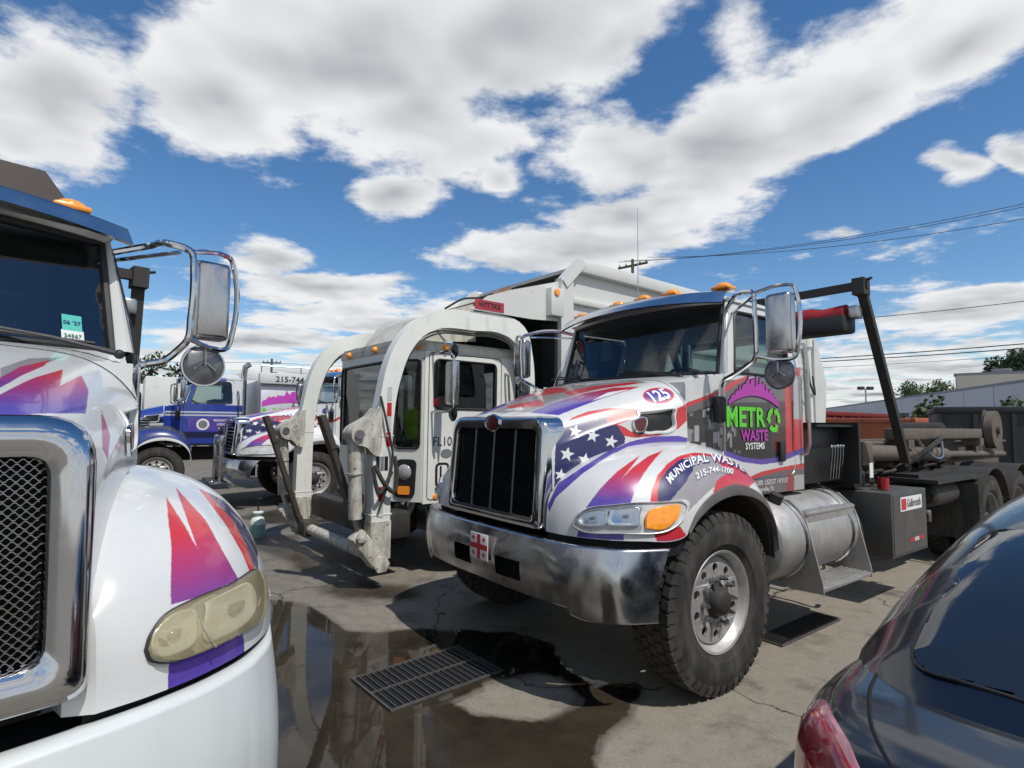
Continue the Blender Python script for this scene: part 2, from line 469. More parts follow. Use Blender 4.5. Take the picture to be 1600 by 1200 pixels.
mat('white_paint', lin(208, 210, 208), 0.3, coat=0.5, dirt=0.12, var=0.03, scale=3)
mat('white_worn', lin(226, 227, 221), 0.5, dirt=0.17, var=0.05, scale=4, rust=0.12)
mat('white_chipped', lin(205, 203, 192), 0.65, dirt=0.8, dirt_col=(0.07, 0.055, 0.04), var=0.12, scale=11, rust=0.4, rust_col=(0.05, 0.032, 0.022))
mat('white_body', lin(206, 208, 204), 0.45, dirt=0.22, var=0.04, scale=1.6, rust=0.05)
mat('white_plastic', lin(206, 211, 210), 0.38, coat=0.2, dirt=0.06, var=0.02, scale=5, spec=0.5)
mat('livery', (0.8, 0.8, 0.8), 0.28, coat=0.6, dirt=0.14, var=0.03, scale=4, attr='paint', coat_rough=0.04)
mat('livery_flat', (0.8, 0.8, 0.8), 0.3, coat=0.4, var=0.02, scale=4, attr='paint', coat_rough=0.06)
mat('chrome', (0.56, 0.57, 0.59), 0.08, metal=1, dirt=0.1, dirt_col=(0.22, 0.2, 0.18), var=0.05, scale=9, rvar=0.5)
mat('chrome_dull', (0.5, 0.5, 0.5), 0.22, metal=1, dirt=0.3, dirt_col=(0.2, 0.18, 0.15), var=0.1, scale=7, rvar=0.4)
mat('steel', (0.42, 0.42, 0.42), 0.33, metal=1, dirt=0.25, var=0.1, scale=8)
mat('tank_alu', (0.46, 0.45, 0.43), 0.5, metal=0.6, dirt=0.45, dirt_col=(0.24, 0.2, 0.15), var=0.12, scale=7)
mat('tread_plate', (0.5, 0.49, 0.47), 0.4, metal=0.7, dirt=0.5, dirt_col=(0.26, 0.22, 0.17), var=0.12, scale=12, bump=0.3)
mat('rim_alu', (0.56, 0.55, 0.53), 0.42, metal=0.6, dirt=0.5, dirt_col=(0.3, 0.27, 0.22), var=0.1, scale=14)
mat('rubber', (0.03, 0.03, 0.03), 0.8, dirt=0.75, dirt_col=(0.115, 0.107, 0.095), var=0.15, scale=8, spec=0.3)
mat('black_plastic', (0.016, 0.016, 0.018), 0.5, var=0.1, dirt=0.15, scale=8)
mat('black_gloss', (0.012, 0.012, 0.014), 0.18, var=0.1, coat=0.3)
mat('frame_black', (0.03, 0.028, 0.026), 0.65, dirt=0.45, dirt_col=(0.075, 0.062, 0.048), var=0.15, scale=6)
mat('hoist_brown', (0.11, 0.09, 0.072), 0.7, dirt=0.5, dirt_col=(0.19, 0.16, 0.125), var=0.2, scale=6, rust=0.15)
mat('fork_brown', (0.055, 0.044, 0.036), 0.62, dirt=0.35, dirt_col=(0.11, 0.085, 0.06), var=0.2, scale=6, rust=0.2)
mat('grey_box', (0.07, 0.068, 0.064), 0.55, dirt=0.35, dirt_col=(0.16, 0.14, 0.115), var=0.12, scale=5)
mat('fender_grime', (0.10, 0.095, 0.09), 0.62, dirt=0.5, dirt_col=(0.17, 0.15, 0.125), var=0.2, scale=10)
mat('dark_void', (0.006, 0.006, 0.007), 0.9, var=0)
mat('interior', (0.035, 0.035, 0.038), 0.7, var=0.1)
mat('interior_grey', (0.11, 0.11, 0.115), 0.7, var=0.1)
mat('amber', (1.0, 0.34, 0.03), 0.25, coat=0.5, var=0.12, scale=30)
mat('red_lens', (0.32, 0.008, 0.012), 0.2, coat=0.6, var=0.1, scale=20)
mat('emblem_red', (0.09, 0.008, 0.012), 0.3, coat=0.5, var=0.1)
mat('reflector', (0.88, 0.89, 0.9), 0.2, metal=0.5, var=0.08, scale=12, bump=0.3)
mat('red_tape', lin(185, 35, 42), 0.4, var=0.08, dirt=0.15)
mat('silver_tape', lin(190, 194, 192), 0.35, var=0.06, dirt=0.15)
mat('ink_black', (0.012, 0.012, 0.014), 0.5, var=0)
mat('ink_white', (0.78, 0.78, 0.78), 0.4, var=0)
mat('ink_green', lin(96, 205, 48), 0.4, var=0.1, scale=14)
mat('ink_magenta', lin(178, 58, 168), 0.4, var=0.1, scale=10)
mat('ink_navy', lin(46, 52, 112), 0.4, var=0.03)
mat('ink_red', lin(196, 40, 48), 0.4, var=0.05)
mat('ink_purple', lin(84, 62, 160), 0.4, var=0.05)
mat('ink_grey', lin(120, 122, 128), 0.5, var=0.1)
mat('hivis', lin(190, 215, 40), 0.7, var=0.1)
mat('container_brown', (0.085, 0.07, 0.062), 0.6, dirt=0.3, dirt_col=(0.13, 0.105, 0.085), var=0.12, scale=2)
mat('ink_teal', lin(88, 190, 176), 0.4, var=0.05)
mat('ink_greenink', lin(40, 110, 70), 0.4, var=0)
glass_mat('glass', (0.62, 0.72, 0.70))
glass_mat('glass_dark', (0.12, 0.135, 0.14), 2.0)
glass_mat('lens_clear', (0.95, 0.96, 0.97), 0.55)

def haze_lens():
    m, t, b = nodes('haze_lens'); N, L = t.nodes, t.links
    b.inputs['Base Color'].default_value = (*lin(196, 186, 150), 1); b.inputs['Roughness'].default_value = 0.22; b.inputs['Coat Weight'].default_value = 0.7
    tr = N.new('ShaderNodeBsdfTransparent'); tr.inputs[0].default_value = (0.95, 0.92, 0.78, 1)
    tc = N.new('ShaderNodeTexCoord'); n = N.new('ShaderNodeTexNoise'); n.inputs['Scale'].default_value = 7; n.inputs['Detail'].default_value = 5; L.new(tc.outputs['Object'], n.inputs['Vector'])
    r = N.new('ShaderNodeMapRange'); L.new(n.outputs['Fac'], r.inputs['Value']); r.inputs['From Min'].default_value = .3; r.inputs['From Max'].default_value = .7; r.inputs['To Min'].default_value = .26; r.inputs['To Max'].default_value = .52
    mx = N.new('ShaderNodeMixShader'); L.new(r.outputs[0], mx.inputs[0]); L.new(tr.outputs[0], mx.inputs[1]); L.new(b.outputs[0], mx.inputs[2]); L.new(mx.outputs[0], N['Material Output'].inputs[0])

# ------------------------------------------------------------------ ground
def ground_material():
    m, t, b = nodes('yard_concrete'); N, L = t.nodes, t.links
    tc = N.new('ShaderNodeTexCoord'); V = tc.outputs['Object']
    def noise(sc, det, ro=0.6, vec=None):
        n = N.new('ShaderNodeTexNoise'); n.inputs['Scale'].default_value = sc; n.inputs['Detail'].default_value = det
        n.inputs['Roughness'].default_value = ro; L.new(vec or V, n.inputs['Vector']); return n
    def rng(src, a, c, lo=0.0, hi=1.0):
        r = N.new('ShaderNodeMapRange'); L.new(src, r.inputs['Value'])
        for k, v in (('From Min', a), ('From Max', c), ('To Min', lo), ('To Max', hi)): r.inputs[k].default_value = v
        return r.outputs[0]
    def mix(fac, a, c, mode='MIX'):
        x = N.new('ShaderNodeMix'); x.data_type = 'RGBA'; x.blend_type = mode
        for i, q in ((0, fac), (6, a), (7, c)):
            if isinstance(q, (int, float)): x.inputs[i].default_value = q
            elif isinstance(q, tuple): x.inputs[i].default_value = (*q[:3], 1)
            else: L.new(q, x.inputs[i])
        return x.outputs[2]
    n1 = noise(0.55, 8).outputs['Fac']; n2 = noise(9, 8, 0.7).outputs['Fac']; n3 = noise(60, 3).outputs['Fac']
    sp = N.new('ShaderNodeSeparateXYZ'); L.new(V, sp.inputs[0])
    # tan concrete on the near side, greyer old paving towards the rows behind
    ad = N.new('ShaderNodeMath'); ad.operation = 'MULTIPLY_ADD'; L.new(n1, ad.inputs[0]); ad.inputs[1].default_value = 3.0; L.new(sp.outputs[0], ad.inputs[2])
    side = rng(ad.outputs[0], -0.9, 1.9)
    c = mix(side, (0.135, 0.127, 0.115), (0.26, 0.234, 0.188))
    c = mix(rng(n2, 0.35, 0.72, 0, 0.55), c, (0.36, 0.325, 0.265))
    c = mix(rng(n2, 0.42, 0.2, 0, 0.6), c, (0.11, 0.10, 0.085))
    st = noise(1.7, 7, 0.66).outputs['Fac']                 # oil and tyre stains
    c = mix(rng(st, 0.53, 0.70, 0, 0.8), c, (0.06, 0.053, 0.046))
    c = mix(rng(n3, 0.35, 0.7, 0, 0.4), c, (0.13, 0.118, 0.098))
    # cracks
    wv = N.new('ShaderNodeVectorMath'); wv.operation = 'MULTIPLY_ADD'; L.new(noise(1.3, 5).outputs['Color'], wv.inputs[0])
    wv.inputs[1].default_value = (0.9, 0.9, 0); L.new(V, wv.inputs[2])
    vo = N.new('ShaderNodeTexVoronoi'); vo.feature = 'DISTANCE_TO_EDGE'; vo.inputs['Scale'].default_value = 0.42; L.new(wv.outputs[0], vo.inputs['Vector'])
    cr = rng(vo.outputs['Distance'], 0.0, 0.006, 1, 0)
    c = mix(cr, c, (0.03, 0.027, 0.024))
    at = N.new('ShaderNodeAttribute'); at.attribute_name = 'paint'
    wn = N.new('ShaderNodeMath'); wn.operation = 'MULTIPLY_ADD'; L.new(n2, wn.inputs[0]); wn.inputs[1].default_value = 0.5; L.new(at.outputs['Fac'], wn.inputs[2])
    wet = rng(wn.outputs[0], 0.36, 0.78)
    c = mix(wet, c, mix(rng(st, 0.35, 0.65), (0.036, 0.031, 0.025), (0.085, 0.072, 0.056)))
    L.new(c, b.inputs['Base Color'])
    rw = N.new('ShaderNodeMath'); rw.operation = 'MULTIPLY_ADD'; L.new(wet, rw.inputs[0]); rw.inputs[1].default_value = -0.5; L.new(rng(n2, 0.3, 0.7, 0.72, 0.95), rw.inputs[2])
    L.new(rw.outputs[0], b.inputs['Roughness']); b.inputs['Specular IOR Level'].default_value = 0.35
    bp = N.new('ShaderNodeBump'); bp.inputs['Strength'].default_value = 0.7; bp.inputs['Distance'].default_value = 0.008
    sm = N.new('ShaderNodeMath'); sm.operation = 'SUBTRACT'; L.new(n2, sm.inputs[0]); L.new(cr, sm.inputs[1])
    L.new(sm.outputs[0], bp.inputs['Height']); L.new(bp.outputs[0], b.inputs['Normal'])
ground_material()
def ragged(P, amp, n=7, seed=0):
    rg = np.random.default_rng(seed); out = []
    for i in range(len(P)):
        a, b = np.array(P[i]), np.array(P[(i + 1) % len(P)]); L = np.linalg.norm(b - a); nr = np.array([-(b-a)[1], (b-a)[0]]) / max(L, 1e-6)
        for k in range(n):
            t = k / n; out.append(tuple(a + (b - a) * t + nr * rg.normal() * amp * min(L, 0.6) * (0.4 + math.sin(math.pi * t))))
    return out
PUD_OUT = [(-2.237, 5.296), (-1.83, 5.126), (-1.503, 4.775), (-1.276, 4.494), (-1.027, 4.461), (-0.816, 4.534), (-0.593, 4.567), (0.045, 4.516), (0.308, 4.305), (0.368, 3.919), (0.533, 3.705), (0.829, 3.65), (0.80, 3.52), (0.72, 3.40), (0.68, 3.28), (0.58, 3.18), (0.47, 3.03), (0.445, 2.976), (0.409, 2.84), (0.425, 2.649), (-0.228, 2.262), (-0.962, 2.252), (-1.407, 2.761), (-1.999, 4.308)]
PUD_ISL = [(-0.601, 3.204), (-0.356, 3.384), (-0.247, 3.335), (-0.216, 3.258), (0.124, 3.184), (0.27, 3.22), (0.42, 3.36), (0.46, 3.45), (0.42, 3.541), (0.354, 3.765), (0.189, 3.817), (-0.104, 3.7), (-0.343, 3.438)]
WET_SPOTS = [ragged([(-1.9, 5.6), (-1.35, 5.25), (-0.75, 5.35), (-0.9, 5.75), (-1.3, 5.8), (-1.7, 6.1)], 0.09, 8, 3),
             ragged([(-3.6, 7.6), (-2.9, 7.0), (-2.1, 6.0), (-1.9, 6.3), (-2.6, 7.4), (-3.2, 8.3)], 0.08, 8, 4),
             ragged([(-4.6, 9.6), (-3.8, 9.0), (-2.9, 9.2), (-3.3, 10.2), (-4.3, 10.6)], 0.08, 8, 5)]
def ground_sheet():
    """one sheet to the horizon, finely divided where the wet concrete is"""
    gx = np.unique(np.round(np.concatenate([np.linspace(-700, -8, 12), np.linspace(-8, -3.2, 60), np.linspace(-3.2, 1.4, 380), np.linspace(1.4, 8, 30), np.linspace(8, 700, 12)]), 4))
    gy = np.unique(np.round(np.concatenate([np.linspace(-60, 1.5, 10), np.linspace(1.5, 6.2, 380), np.linspace(6.2, 11, 110), np.linspace(11, 40, 14), np.linspace(40, 1500, 12)]), 4))
    X, Y = np.meshgrid(gx, gy, indexing='ij'); P = np.stack([X, Y, X * 0], -1)
    def soft(loops, r, n=24):
        out = np.zeros(X.shape); rg = np.random.default_rng(9); sel = (X > -6) & (X < 2.5) & (Y > 1) & (Y < 11.5); xs, ys = X[sel], Y[sel]; acc = np.zeros(len(xs))
        for k in range(n):
            a = rg.random() * 6.28; q = r * math.sqrt(rg.random()); m_ = np.zeros(len(xs), bool)
            for lp in loops: m_ ^= inpoly(xs + q * math.cos(a), ys + q * math.sin(a), lp)
            acc += m_
        out[sel] = acc / n; return out
    w = soft([ragged(PUD_OUT, 0.05, 6, 1), ragged(PUD_ISL, 0.05, 6, 2)], .085)
    for sp_ in WET_SPOTS: w = np.maximum(w, soft([sp_], .16) * .62)
    o = dense('ground', P, 'yard_concrete', None, np.repeat(w[..., None], 3, -1), smooth=False); tag(o, kind='structure')
ground_sheet()
def water_material(name):
    """thin film of clear water over the wet concrete"""
    m, t, b = nodes(name); N, L = t.nodes, t.links; N.remove(b)
    tc = N.new('ShaderNodeTexCoord'); n2 = N.new('ShaderNodeTexNoise'); n2.inputs['Scale'].default_value = 26; n2.inputs['Detail'].default_value = 3; L.new(tc.outputs['Object'], n2.inputs['Vector'])
    bp = N.new('ShaderNodeBump'); bp.inputs['Strength'].default_value = 0.05; bp.inputs['Distance'].default_value = 0.003; L.new(n2.outputs['Fac'], bp.inputs['Height'])
    tr = N.new('ShaderNodeBsdfTransparent'); tr.inputs[0].default_value = (0.82, 0.80, 0.76, 1)
    gl = N.new('ShaderNodeBsdfGlossy'); gl.inputs['Roughness'].default_value = 0.02; gl.inputs[0].default_value = (1, 1, 1, 1); L.new(bp.outputs[0], gl.inputs['Normal'])
    fr = N.new('ShaderNodeFresnel'); fr.inputs['IOR'].default_value = 1.33
    mx = N.new('ShaderNodeMixShader'); L.new(fr.outputs[0], mx.inputs[0]); L.new(tr.outputs[0], mx.inputs[1]); L.new(gl.outputs[0], mx.inputs[2]); L.new(mx.outputs[0], N['Material Output'].inputs[0])
water_material('puddle_water')
def sheet(name, loops, z, m):
    from mathutils.geometry import delaunay_2d_cdt
    V = []; E = []
    for lp in loops: n0 = len(V); V += [Vector(p) for p in lp]; E += [(n0 + i, n0 + (i + 1) % len(lp)) for i in range(len(lp))]
    v, _, f, *_r = delaunay_2d_cdt(V, E, [], 0, 1e-5)
    cx = np.array([sum((v[i] for i in t), Vector((0, 0))) / len(t) for t in f]); k = np.zeros(len(f), bool)
    for lp in loops: k ^= inpoly(cx[:, 0], cx[:, 1], lp)
    q = MB(); q.add([(p.x, p.y, z) for p in v], [t for t, g_ in zip(f, k) if g_]); q.build(name, m, smooth=0)['kind'] = 'structure'
sheet('puddle', [ragged(PUD_OUT, 0.05, 6, 1), ragged(PUD_ISL, 0.05, 6, 2)], 0.004, 'puddle_water')

# ------------------------------------------------------------------ bonnet of the conventional trucks (x forward, y left, z up, origin under the front axle)
NOSE = [0.0, 0.0]                                # taller / wider nose
def hood_top(u, v):
    """u 0 grille .. 1 cowl seam, v 0 centreline .. 1 crease above the wing"""
    u = np.asarray(u, float); v = np.asarray(v, float); u, v = np.broadcast_arrays(u, v)
    x = 0.885 - 0.985 * u - 0.02 * v * (1 - u)
    zt = 1.685 + 0.30 * u ** 0.85 + NOSE[0] * (1 - u)
    ysh = 0.47 + 0.25 * u + NOSE[1] * (1 - u); ysd = 0.548 + 0.30 * u + NOSE[1] * (1 - u)
    zc = spl(u, [0, .12, .3, .5, .75, 1.0], [1.22, 1.335, 1.43, 1.487, 1.523, 1.527])[..., 0]
    yc = ysd + 0.022
    kv = np.array([0, .22, .38, .5, .62, .8, 1.0])
    Y = np.stack([0 * u, ysh * .6, ysh * .9, ysh * 1.06, ysd, ysd + .016, yc], -1)
    Z = np.stack([zt, zt - .006, zt - .028, zt - .085, zt - .18, (zt + zc) / 2 - .03, zc], -1)
    i = np.clip(np.searchsorted(kv, v, side='right') - 1, 0, 5); h = np.diff(kv)
    def it(A):
        d = np.diff(A, axis=-1) / h; m = np.concatenate([d[..., :1] * 0 if A is Z else d[..., :1], (d[..., :-1] + d[..., 1:]) / 2, d[..., -1:]], -1)
        g = lambda q, k: np.take_along_axis(q, k[..., None], -1)[..., 0]
        s = (v - kv[i]) / h[i]; hh = h[i]
        return (2*s**3-3*s**2+1)*g(A, i) + (s**3-2*s**2+s)*hh*g(m, i) + (-2*s**3+3*s**2)*g(A, i+1) + (s**3-s**2)*hh*g(m, i+1)
    return np.stack([x, it(Y), it(Z)], -1)
FA_T = [0, .1, .2, .3, .42, .53, .63, .72, .8, .87, .93, .97, 1]
FA = [(.872,.570,1.222),(.79,.577,1.315),(.69,.607,1.385),(.585,.640,1.437),(.42,.690,1.485),(.22,.752,1.517),(.02,.812,1.527),
      (-.18,.868,1.515),(-.36,.92,1.45),(-.50,.95,1.33),(-.60,.97,1.15),(-.655,.98,.95),(-.67,.98,.74)]
FB_T = [0, .1, .2, .3, .4, .48, .53, .6, .68, .77, .86, .94, 1]
FB = [(.925,.580,.985),(.915,.70,.985),(.875,.84,.985),(.79,.99,.985),(.66,1.11,.985),(.50,1.19,.98),(.415,1.215,1.0),
      (.30,1.22,1.095),(.10,1.22,1.18),(-.16,1.22,1.20),(-.42,1.22,1.12),(-.58,1.21,.95),(-.635,1.2,.74)]
def fender(u, v):
    """u 0 beside the grille .. 1 behind the wheel, v 0 crease .. 1 lower edge / wheel arch"""
    u = np.asarray(u, float); v = np.asarray(v, float); u, v = np.broadcast_arrays(u, v)
    A = spl(u, FA_T, FA); B = spl(u, FB_T, FB); w_ = NOSE[1] * np.clip(1 - u / .63, 0, 1); A[..., 1] += w_; B[..., 1] += w_ * np.clip(1 - u / .3, 0, 1); d = B - A
    P1 = A + d * np.array([.55, .55, .06]); P2 = B + np.stack([-d[..., 0] * .03, -d[..., 1] * .03, -d[..., 2] * .62], -1)
    s = v[..., None]
    return A * (1-s)**3 + P1 * 3*s*(1-s)**2 + P2 * 3*s*s*(1-s) + B * s**3
def fender_n(u, v):
    e = 1e-3; a = fender(np.clip(u + e, 0, 1), v) - fender(np.clip(u - e, 0, 1), v); b = fender(u, np.clip(v + e, 0, 1)) - fender(u, np.clip(v - e, 0, 1))
    n = np.cross(a, b); n /= np.linalg.norm(n, axis=-1, keepdims=True) + 1e-12
    return n * np.where(n[..., 1:2] + n[..., 0:1] * 0.5 < 0, -1, 1)
def hood_n(u, v):
    e = 1e-3; a = hood_top(np.clip(u + e, 0, 1), v) - hood_top(np.clip(u - e, 0, 1), v); b = hood_top(u, np.clip(v + e, 0, 1)) - hood_top(u, np.clip(v - e, 0, 1))
    n = np.cross(a, b); n /= np.linalg.norm(n, axis=-1, keepdims=True) + 1e-12
    return n * np.where(n[..., 1:2] * 0.6 + n[..., 2:3] < 0, -1, 1)

# ------------------------------------------------------------------ printed wrap of the bonnets, in surface coordinates of each panel
HOOD_A = [
    ((150, 146, 148), [(0.0, 0.0), (0.0, 0.0), (0.0, 0.0), (0.027, 0.0), (0.092, 0.0), (0.165, 0.0), (0.253, 0.0), (0.346, 0.0), (0.443, 0.0), (0.544, 0.0), (0.647, 0.0), (0.748, 0.0), (0.854, 0.0), (0.93, 0.017), (0.941, 0.067), (0.956, 0.113), (0.973, 0.157), (0.997, 0.199), (0.921, 0.336), (0.873, 0.296), (0.831, 0.252), (0.795, 0.207), (0.727, 0.193), (0.661, 0.177), (0.595, 0.162), (0.498, 0.167), (0.409, 0.17), (0.323, 0.172), (0.207, 0.192), (0.106, 0.202), (0.09, 0.142), (0.08, 0.077), (0.072, 0.009), (0.014, 0.0), (0.0, 0.0), (0.0, 0.0)]),
    ((196, 52, 58), [(0.001, 0.0), (0.062, 0.0), (0.157, 0.0), (0.236, 0.0), (0.319, 0.0), (0.405, 0.0), (0.227, 0.16), (0.202, 0.11), (0.18, 0.056), (0.156, 0.0), (0.079, 0.0), (0.011, 0.0)]),
    ((224, 226, 224), [(0.144, 0.0), (0.212, 0.0), (0.139, 0.083), (0.127, 0.031)]),
    ((196, 52, 58), [(0.632, 0.0), (0.712, 0.019), (0.768, 0.052), (0.823, 0.083), (0.844, 0.124), (0.867, 0.165), (0.893, 0.205), (0.928, 0.24), (0.89, 0.313), (0.841, 0.282), (0.798, 0.247), (0.755, 0.215), (0.712, 0.183), (0.642, 0.163), (0.571, 0.144), (0.502, 0.123)]),
    (((86, 66, 158), (196, 52, 58), 1.78, 1.9), [(0.079, 0.193), (0.08, 0.282), (0.099, 0.362), (0.136, 0.418), (0.216, 0.413), (0.3, 0.406), (0.392, 0.399), (0.488, 0.389), (0.568, 0.386), (0.649, 0.383), (0.732, 0.381), (0.824, 0.372), (0.783, 0.338), (0.753, 0.293), (0.735, 0.242), (0.68, 0.22), (0.625, 0.199), (0.574, 0.176), (0.485, 0.177), (0.403, 0.175), (0.323, 0.172), (0.235, 0.183), (0.153, 0.19)]),
    ((224, 226, 224), [(0.422, 0.375), (0.499, 0.375), (0.578, 0.375), (0.66, 0.373), (0.742, 0.371), (0.672, 0.345), (0.609, 0.312), (0.509, 0.348)]),
    ((196, 52, 58), [(0.07, 0.546), (0.136, 0.521), (0.207, 0.488), (0.323, 0.482), (0.391, 0.496), (0.459, 0.508), (0.532, 0.532), (0.605, 0.554), (0.688, 0.594), (0.567, 0.655), (0.465, 0.775), (0.557, 0.883), (0.628, 0.906), (0.701, 0.924), (0.788, 0.918), (0.877, 0.908), (0.887, 0.84), (0.898, 0.708), (1.0, 0.654), (1.0, 0.657), (1.0, 0.657), (1.0, 0.657), (1.0, 0.688), (1.0, 0.707), (1.0, 0.778), (1.0, 0.86), (0.928, 0.911), (0.851, 0.931), (0.775, 0.951), (0.675, 0.947), (0.578, 0.937), (0.508, 0.906), (0.438, 0.868), (0.372, 0.751), (0.332, 0.575), (0.263, 0.571), (0.197, 0.567), (0.133, 0.557)]),
    ((40, 42, 92), [(0.059, 0.551), (0.119, 0.535), (0.18, 0.518), (0.26, 0.524), (0.339, 0.535), (0.419, 0.546), (0.409, 0.617), (0.485, 0.861), (0.516, 0.921), (0.511, 0.964), (0.446, 0.981), (0.382, 0.997), (0.318, 1.0), (0.255, 1.0), (0.192, 1.0), (0.124, 1.0), (0.069, 1.0), (0.011, 0.987), (0.014, 0.936), (0.017, 0.886), (0.02, 0.828), (0.026, 0.741), (0.04, 0.612)]),
    ((224, 226, 224), [(0.209, 0.549), (0.202, 0.582), (0.229, 0.602), (0.196, 0.609), (0.185, 0.73), (0.175, 0.612), (0.142, 0.614), (0.165, 0.585), (0.153, 0.554), (0.182, 0.569)]),
    ((224, 226, 224), [(0.306, 0.627), (0.299, 0.801), (0.332, 0.835), (0.299, 0.84), (0.3, 0.884), (0.278, 0.841), (0.245, 0.841), (0.262, 0.804), (0.25, 0.639), (0.276, 0.761)]),
    ((224, 226, 224), [(0.425, 0.871), (0.429, 0.911), (0.464, 0.931), (0.431, 0.938), (0.432, 0.977), (0.408, 0.943), (0.375, 0.946), (0.391, 0.917), (0.369, 0.88), (0.405, 0.898)]),
    ((224, 226, 224), [(0.114, 0.807), (0.119, 0.857), (0.153, 0.891), (0.12, 0.886), (0.122, 0.923), (0.097, 0.878), (0.063, 0.863), (0.08, 0.844), (0.06, 0.787), (0.094, 0.83)]),
    ((224, 226, 224), [(0.235, 0.931), (0.239, 0.973), (0.275, 1.0), (0.24, 1.0), (0.226, 1.0), (0.216, 1.0), (0.183, 0.996), (0.2, 0.97), (0.177, 0.927), (0.215, 0.954)]),
    ((224, 226, 224), [(0.064, 0.921), (0.069, 0.953), (0.097, 0.987), (0.07, 0.974), (0.069, 1.0), (0.052, 0.964), (0.024, 0.948), (0.037, 0.937), (0.019, 0.901), (0.049, 0.931)]),
    ((224, 226, 224), [(0.285, 0.512), (0.28, 0.528), (0.292, 0.536), (0.276, 0.538), (0.272, 0.552), (0.266, 0.539), (0.25, 0.541), (0.262, 0.529), (0.259, 0.515), (0.272, 0.522)]),
    ((224, 226, 224), [(0.368, 0.526), (0.363, 0.541), (0.375, 0.549), (0.359, 0.551), (0.355, 0.565), (0.349, 0.552), (0.332, 0.554), (0.345, 0.544), (0.34, 0.529), (0.355, 0.535)]),
    ((86, 66, 158), [(0.0, 0.99), (0.037, 0.989), (0.086, 1.0), (0.136, 1.0), (0.195, 1.0), (0.256, 1.0), (0.319, 1.0), (0.382, 0.991), (0.468, 0.979), (0.554, 0.96), (0.638, 0.957), (0.725, 0.951), (0.825, 0.957), (0.927, 0.957), (1.0, 0.974), (1.0, 0.993), (1.0, 1.0), (1.0, 1.0), (0.926, 1.0), (0.823, 1.0), (0.721, 1.0), (0.632, 1.0), (0.546, 1.0), (0.455, 1.0), (0.363, 1.0), (0.293, 1.0), (0.227, 1.0), (0.159, 1.0), (0.093, 1.0), (0.041, 1.0), (0.0, 1.0), (0.0, 1.0)]),
    ((196, 52, 58), [(0.957, 0.552), (0.946, 0.564), (0.93, 0.572), (0.91, 0.579), (0.887, 0.584), (0.863, 0.585), (0.838, 0.582), (0.813, 0.577), (0.791, 0.568), (0.771, 0.558), (0.754, 0.546), (0.744, 0.532), (0.74, 0.518), (0.741, 0.502), (0.75, 0.485), (0.765, 0.469), (0.785, 0.455), (0.81, 0.445), (0.835, 0.439), (0.863, 0.436), (0.887, 0.441), (0.91, 0.449), (0.93, 0.461), (0.946, 0.475), (0.957, 0.492), (0.964, 0.509), (0.966, 0.525), (0.964, 0.539)]),
    ((86, 66, 158), [(0.943, 0.548), (0.933, 0.557), (0.92, 0.564), (0.904, 0.568), (0.884, 0.571), (0.864, 0.571), (0.843, 0.568), (0.821, 0.564), (0.803, 0.557), (0.785, 0.548), (0.771, 0.539), (0.761, 0.528), (0.757, 0.516), (0.758, 0.504), (0.764, 0.491), (0.775, 0.479), (0.791, 0.469), (0.81, 0.462), (0.831, 0.458), (0.853, 0.458), (0.874, 0.462), (0.894, 0.468), (0.911, 0.478), (0.926, 0.489), (0.937, 0.502), (0.944, 0.515), (0.948, 0.526), (0.947, 0.538)]),
]
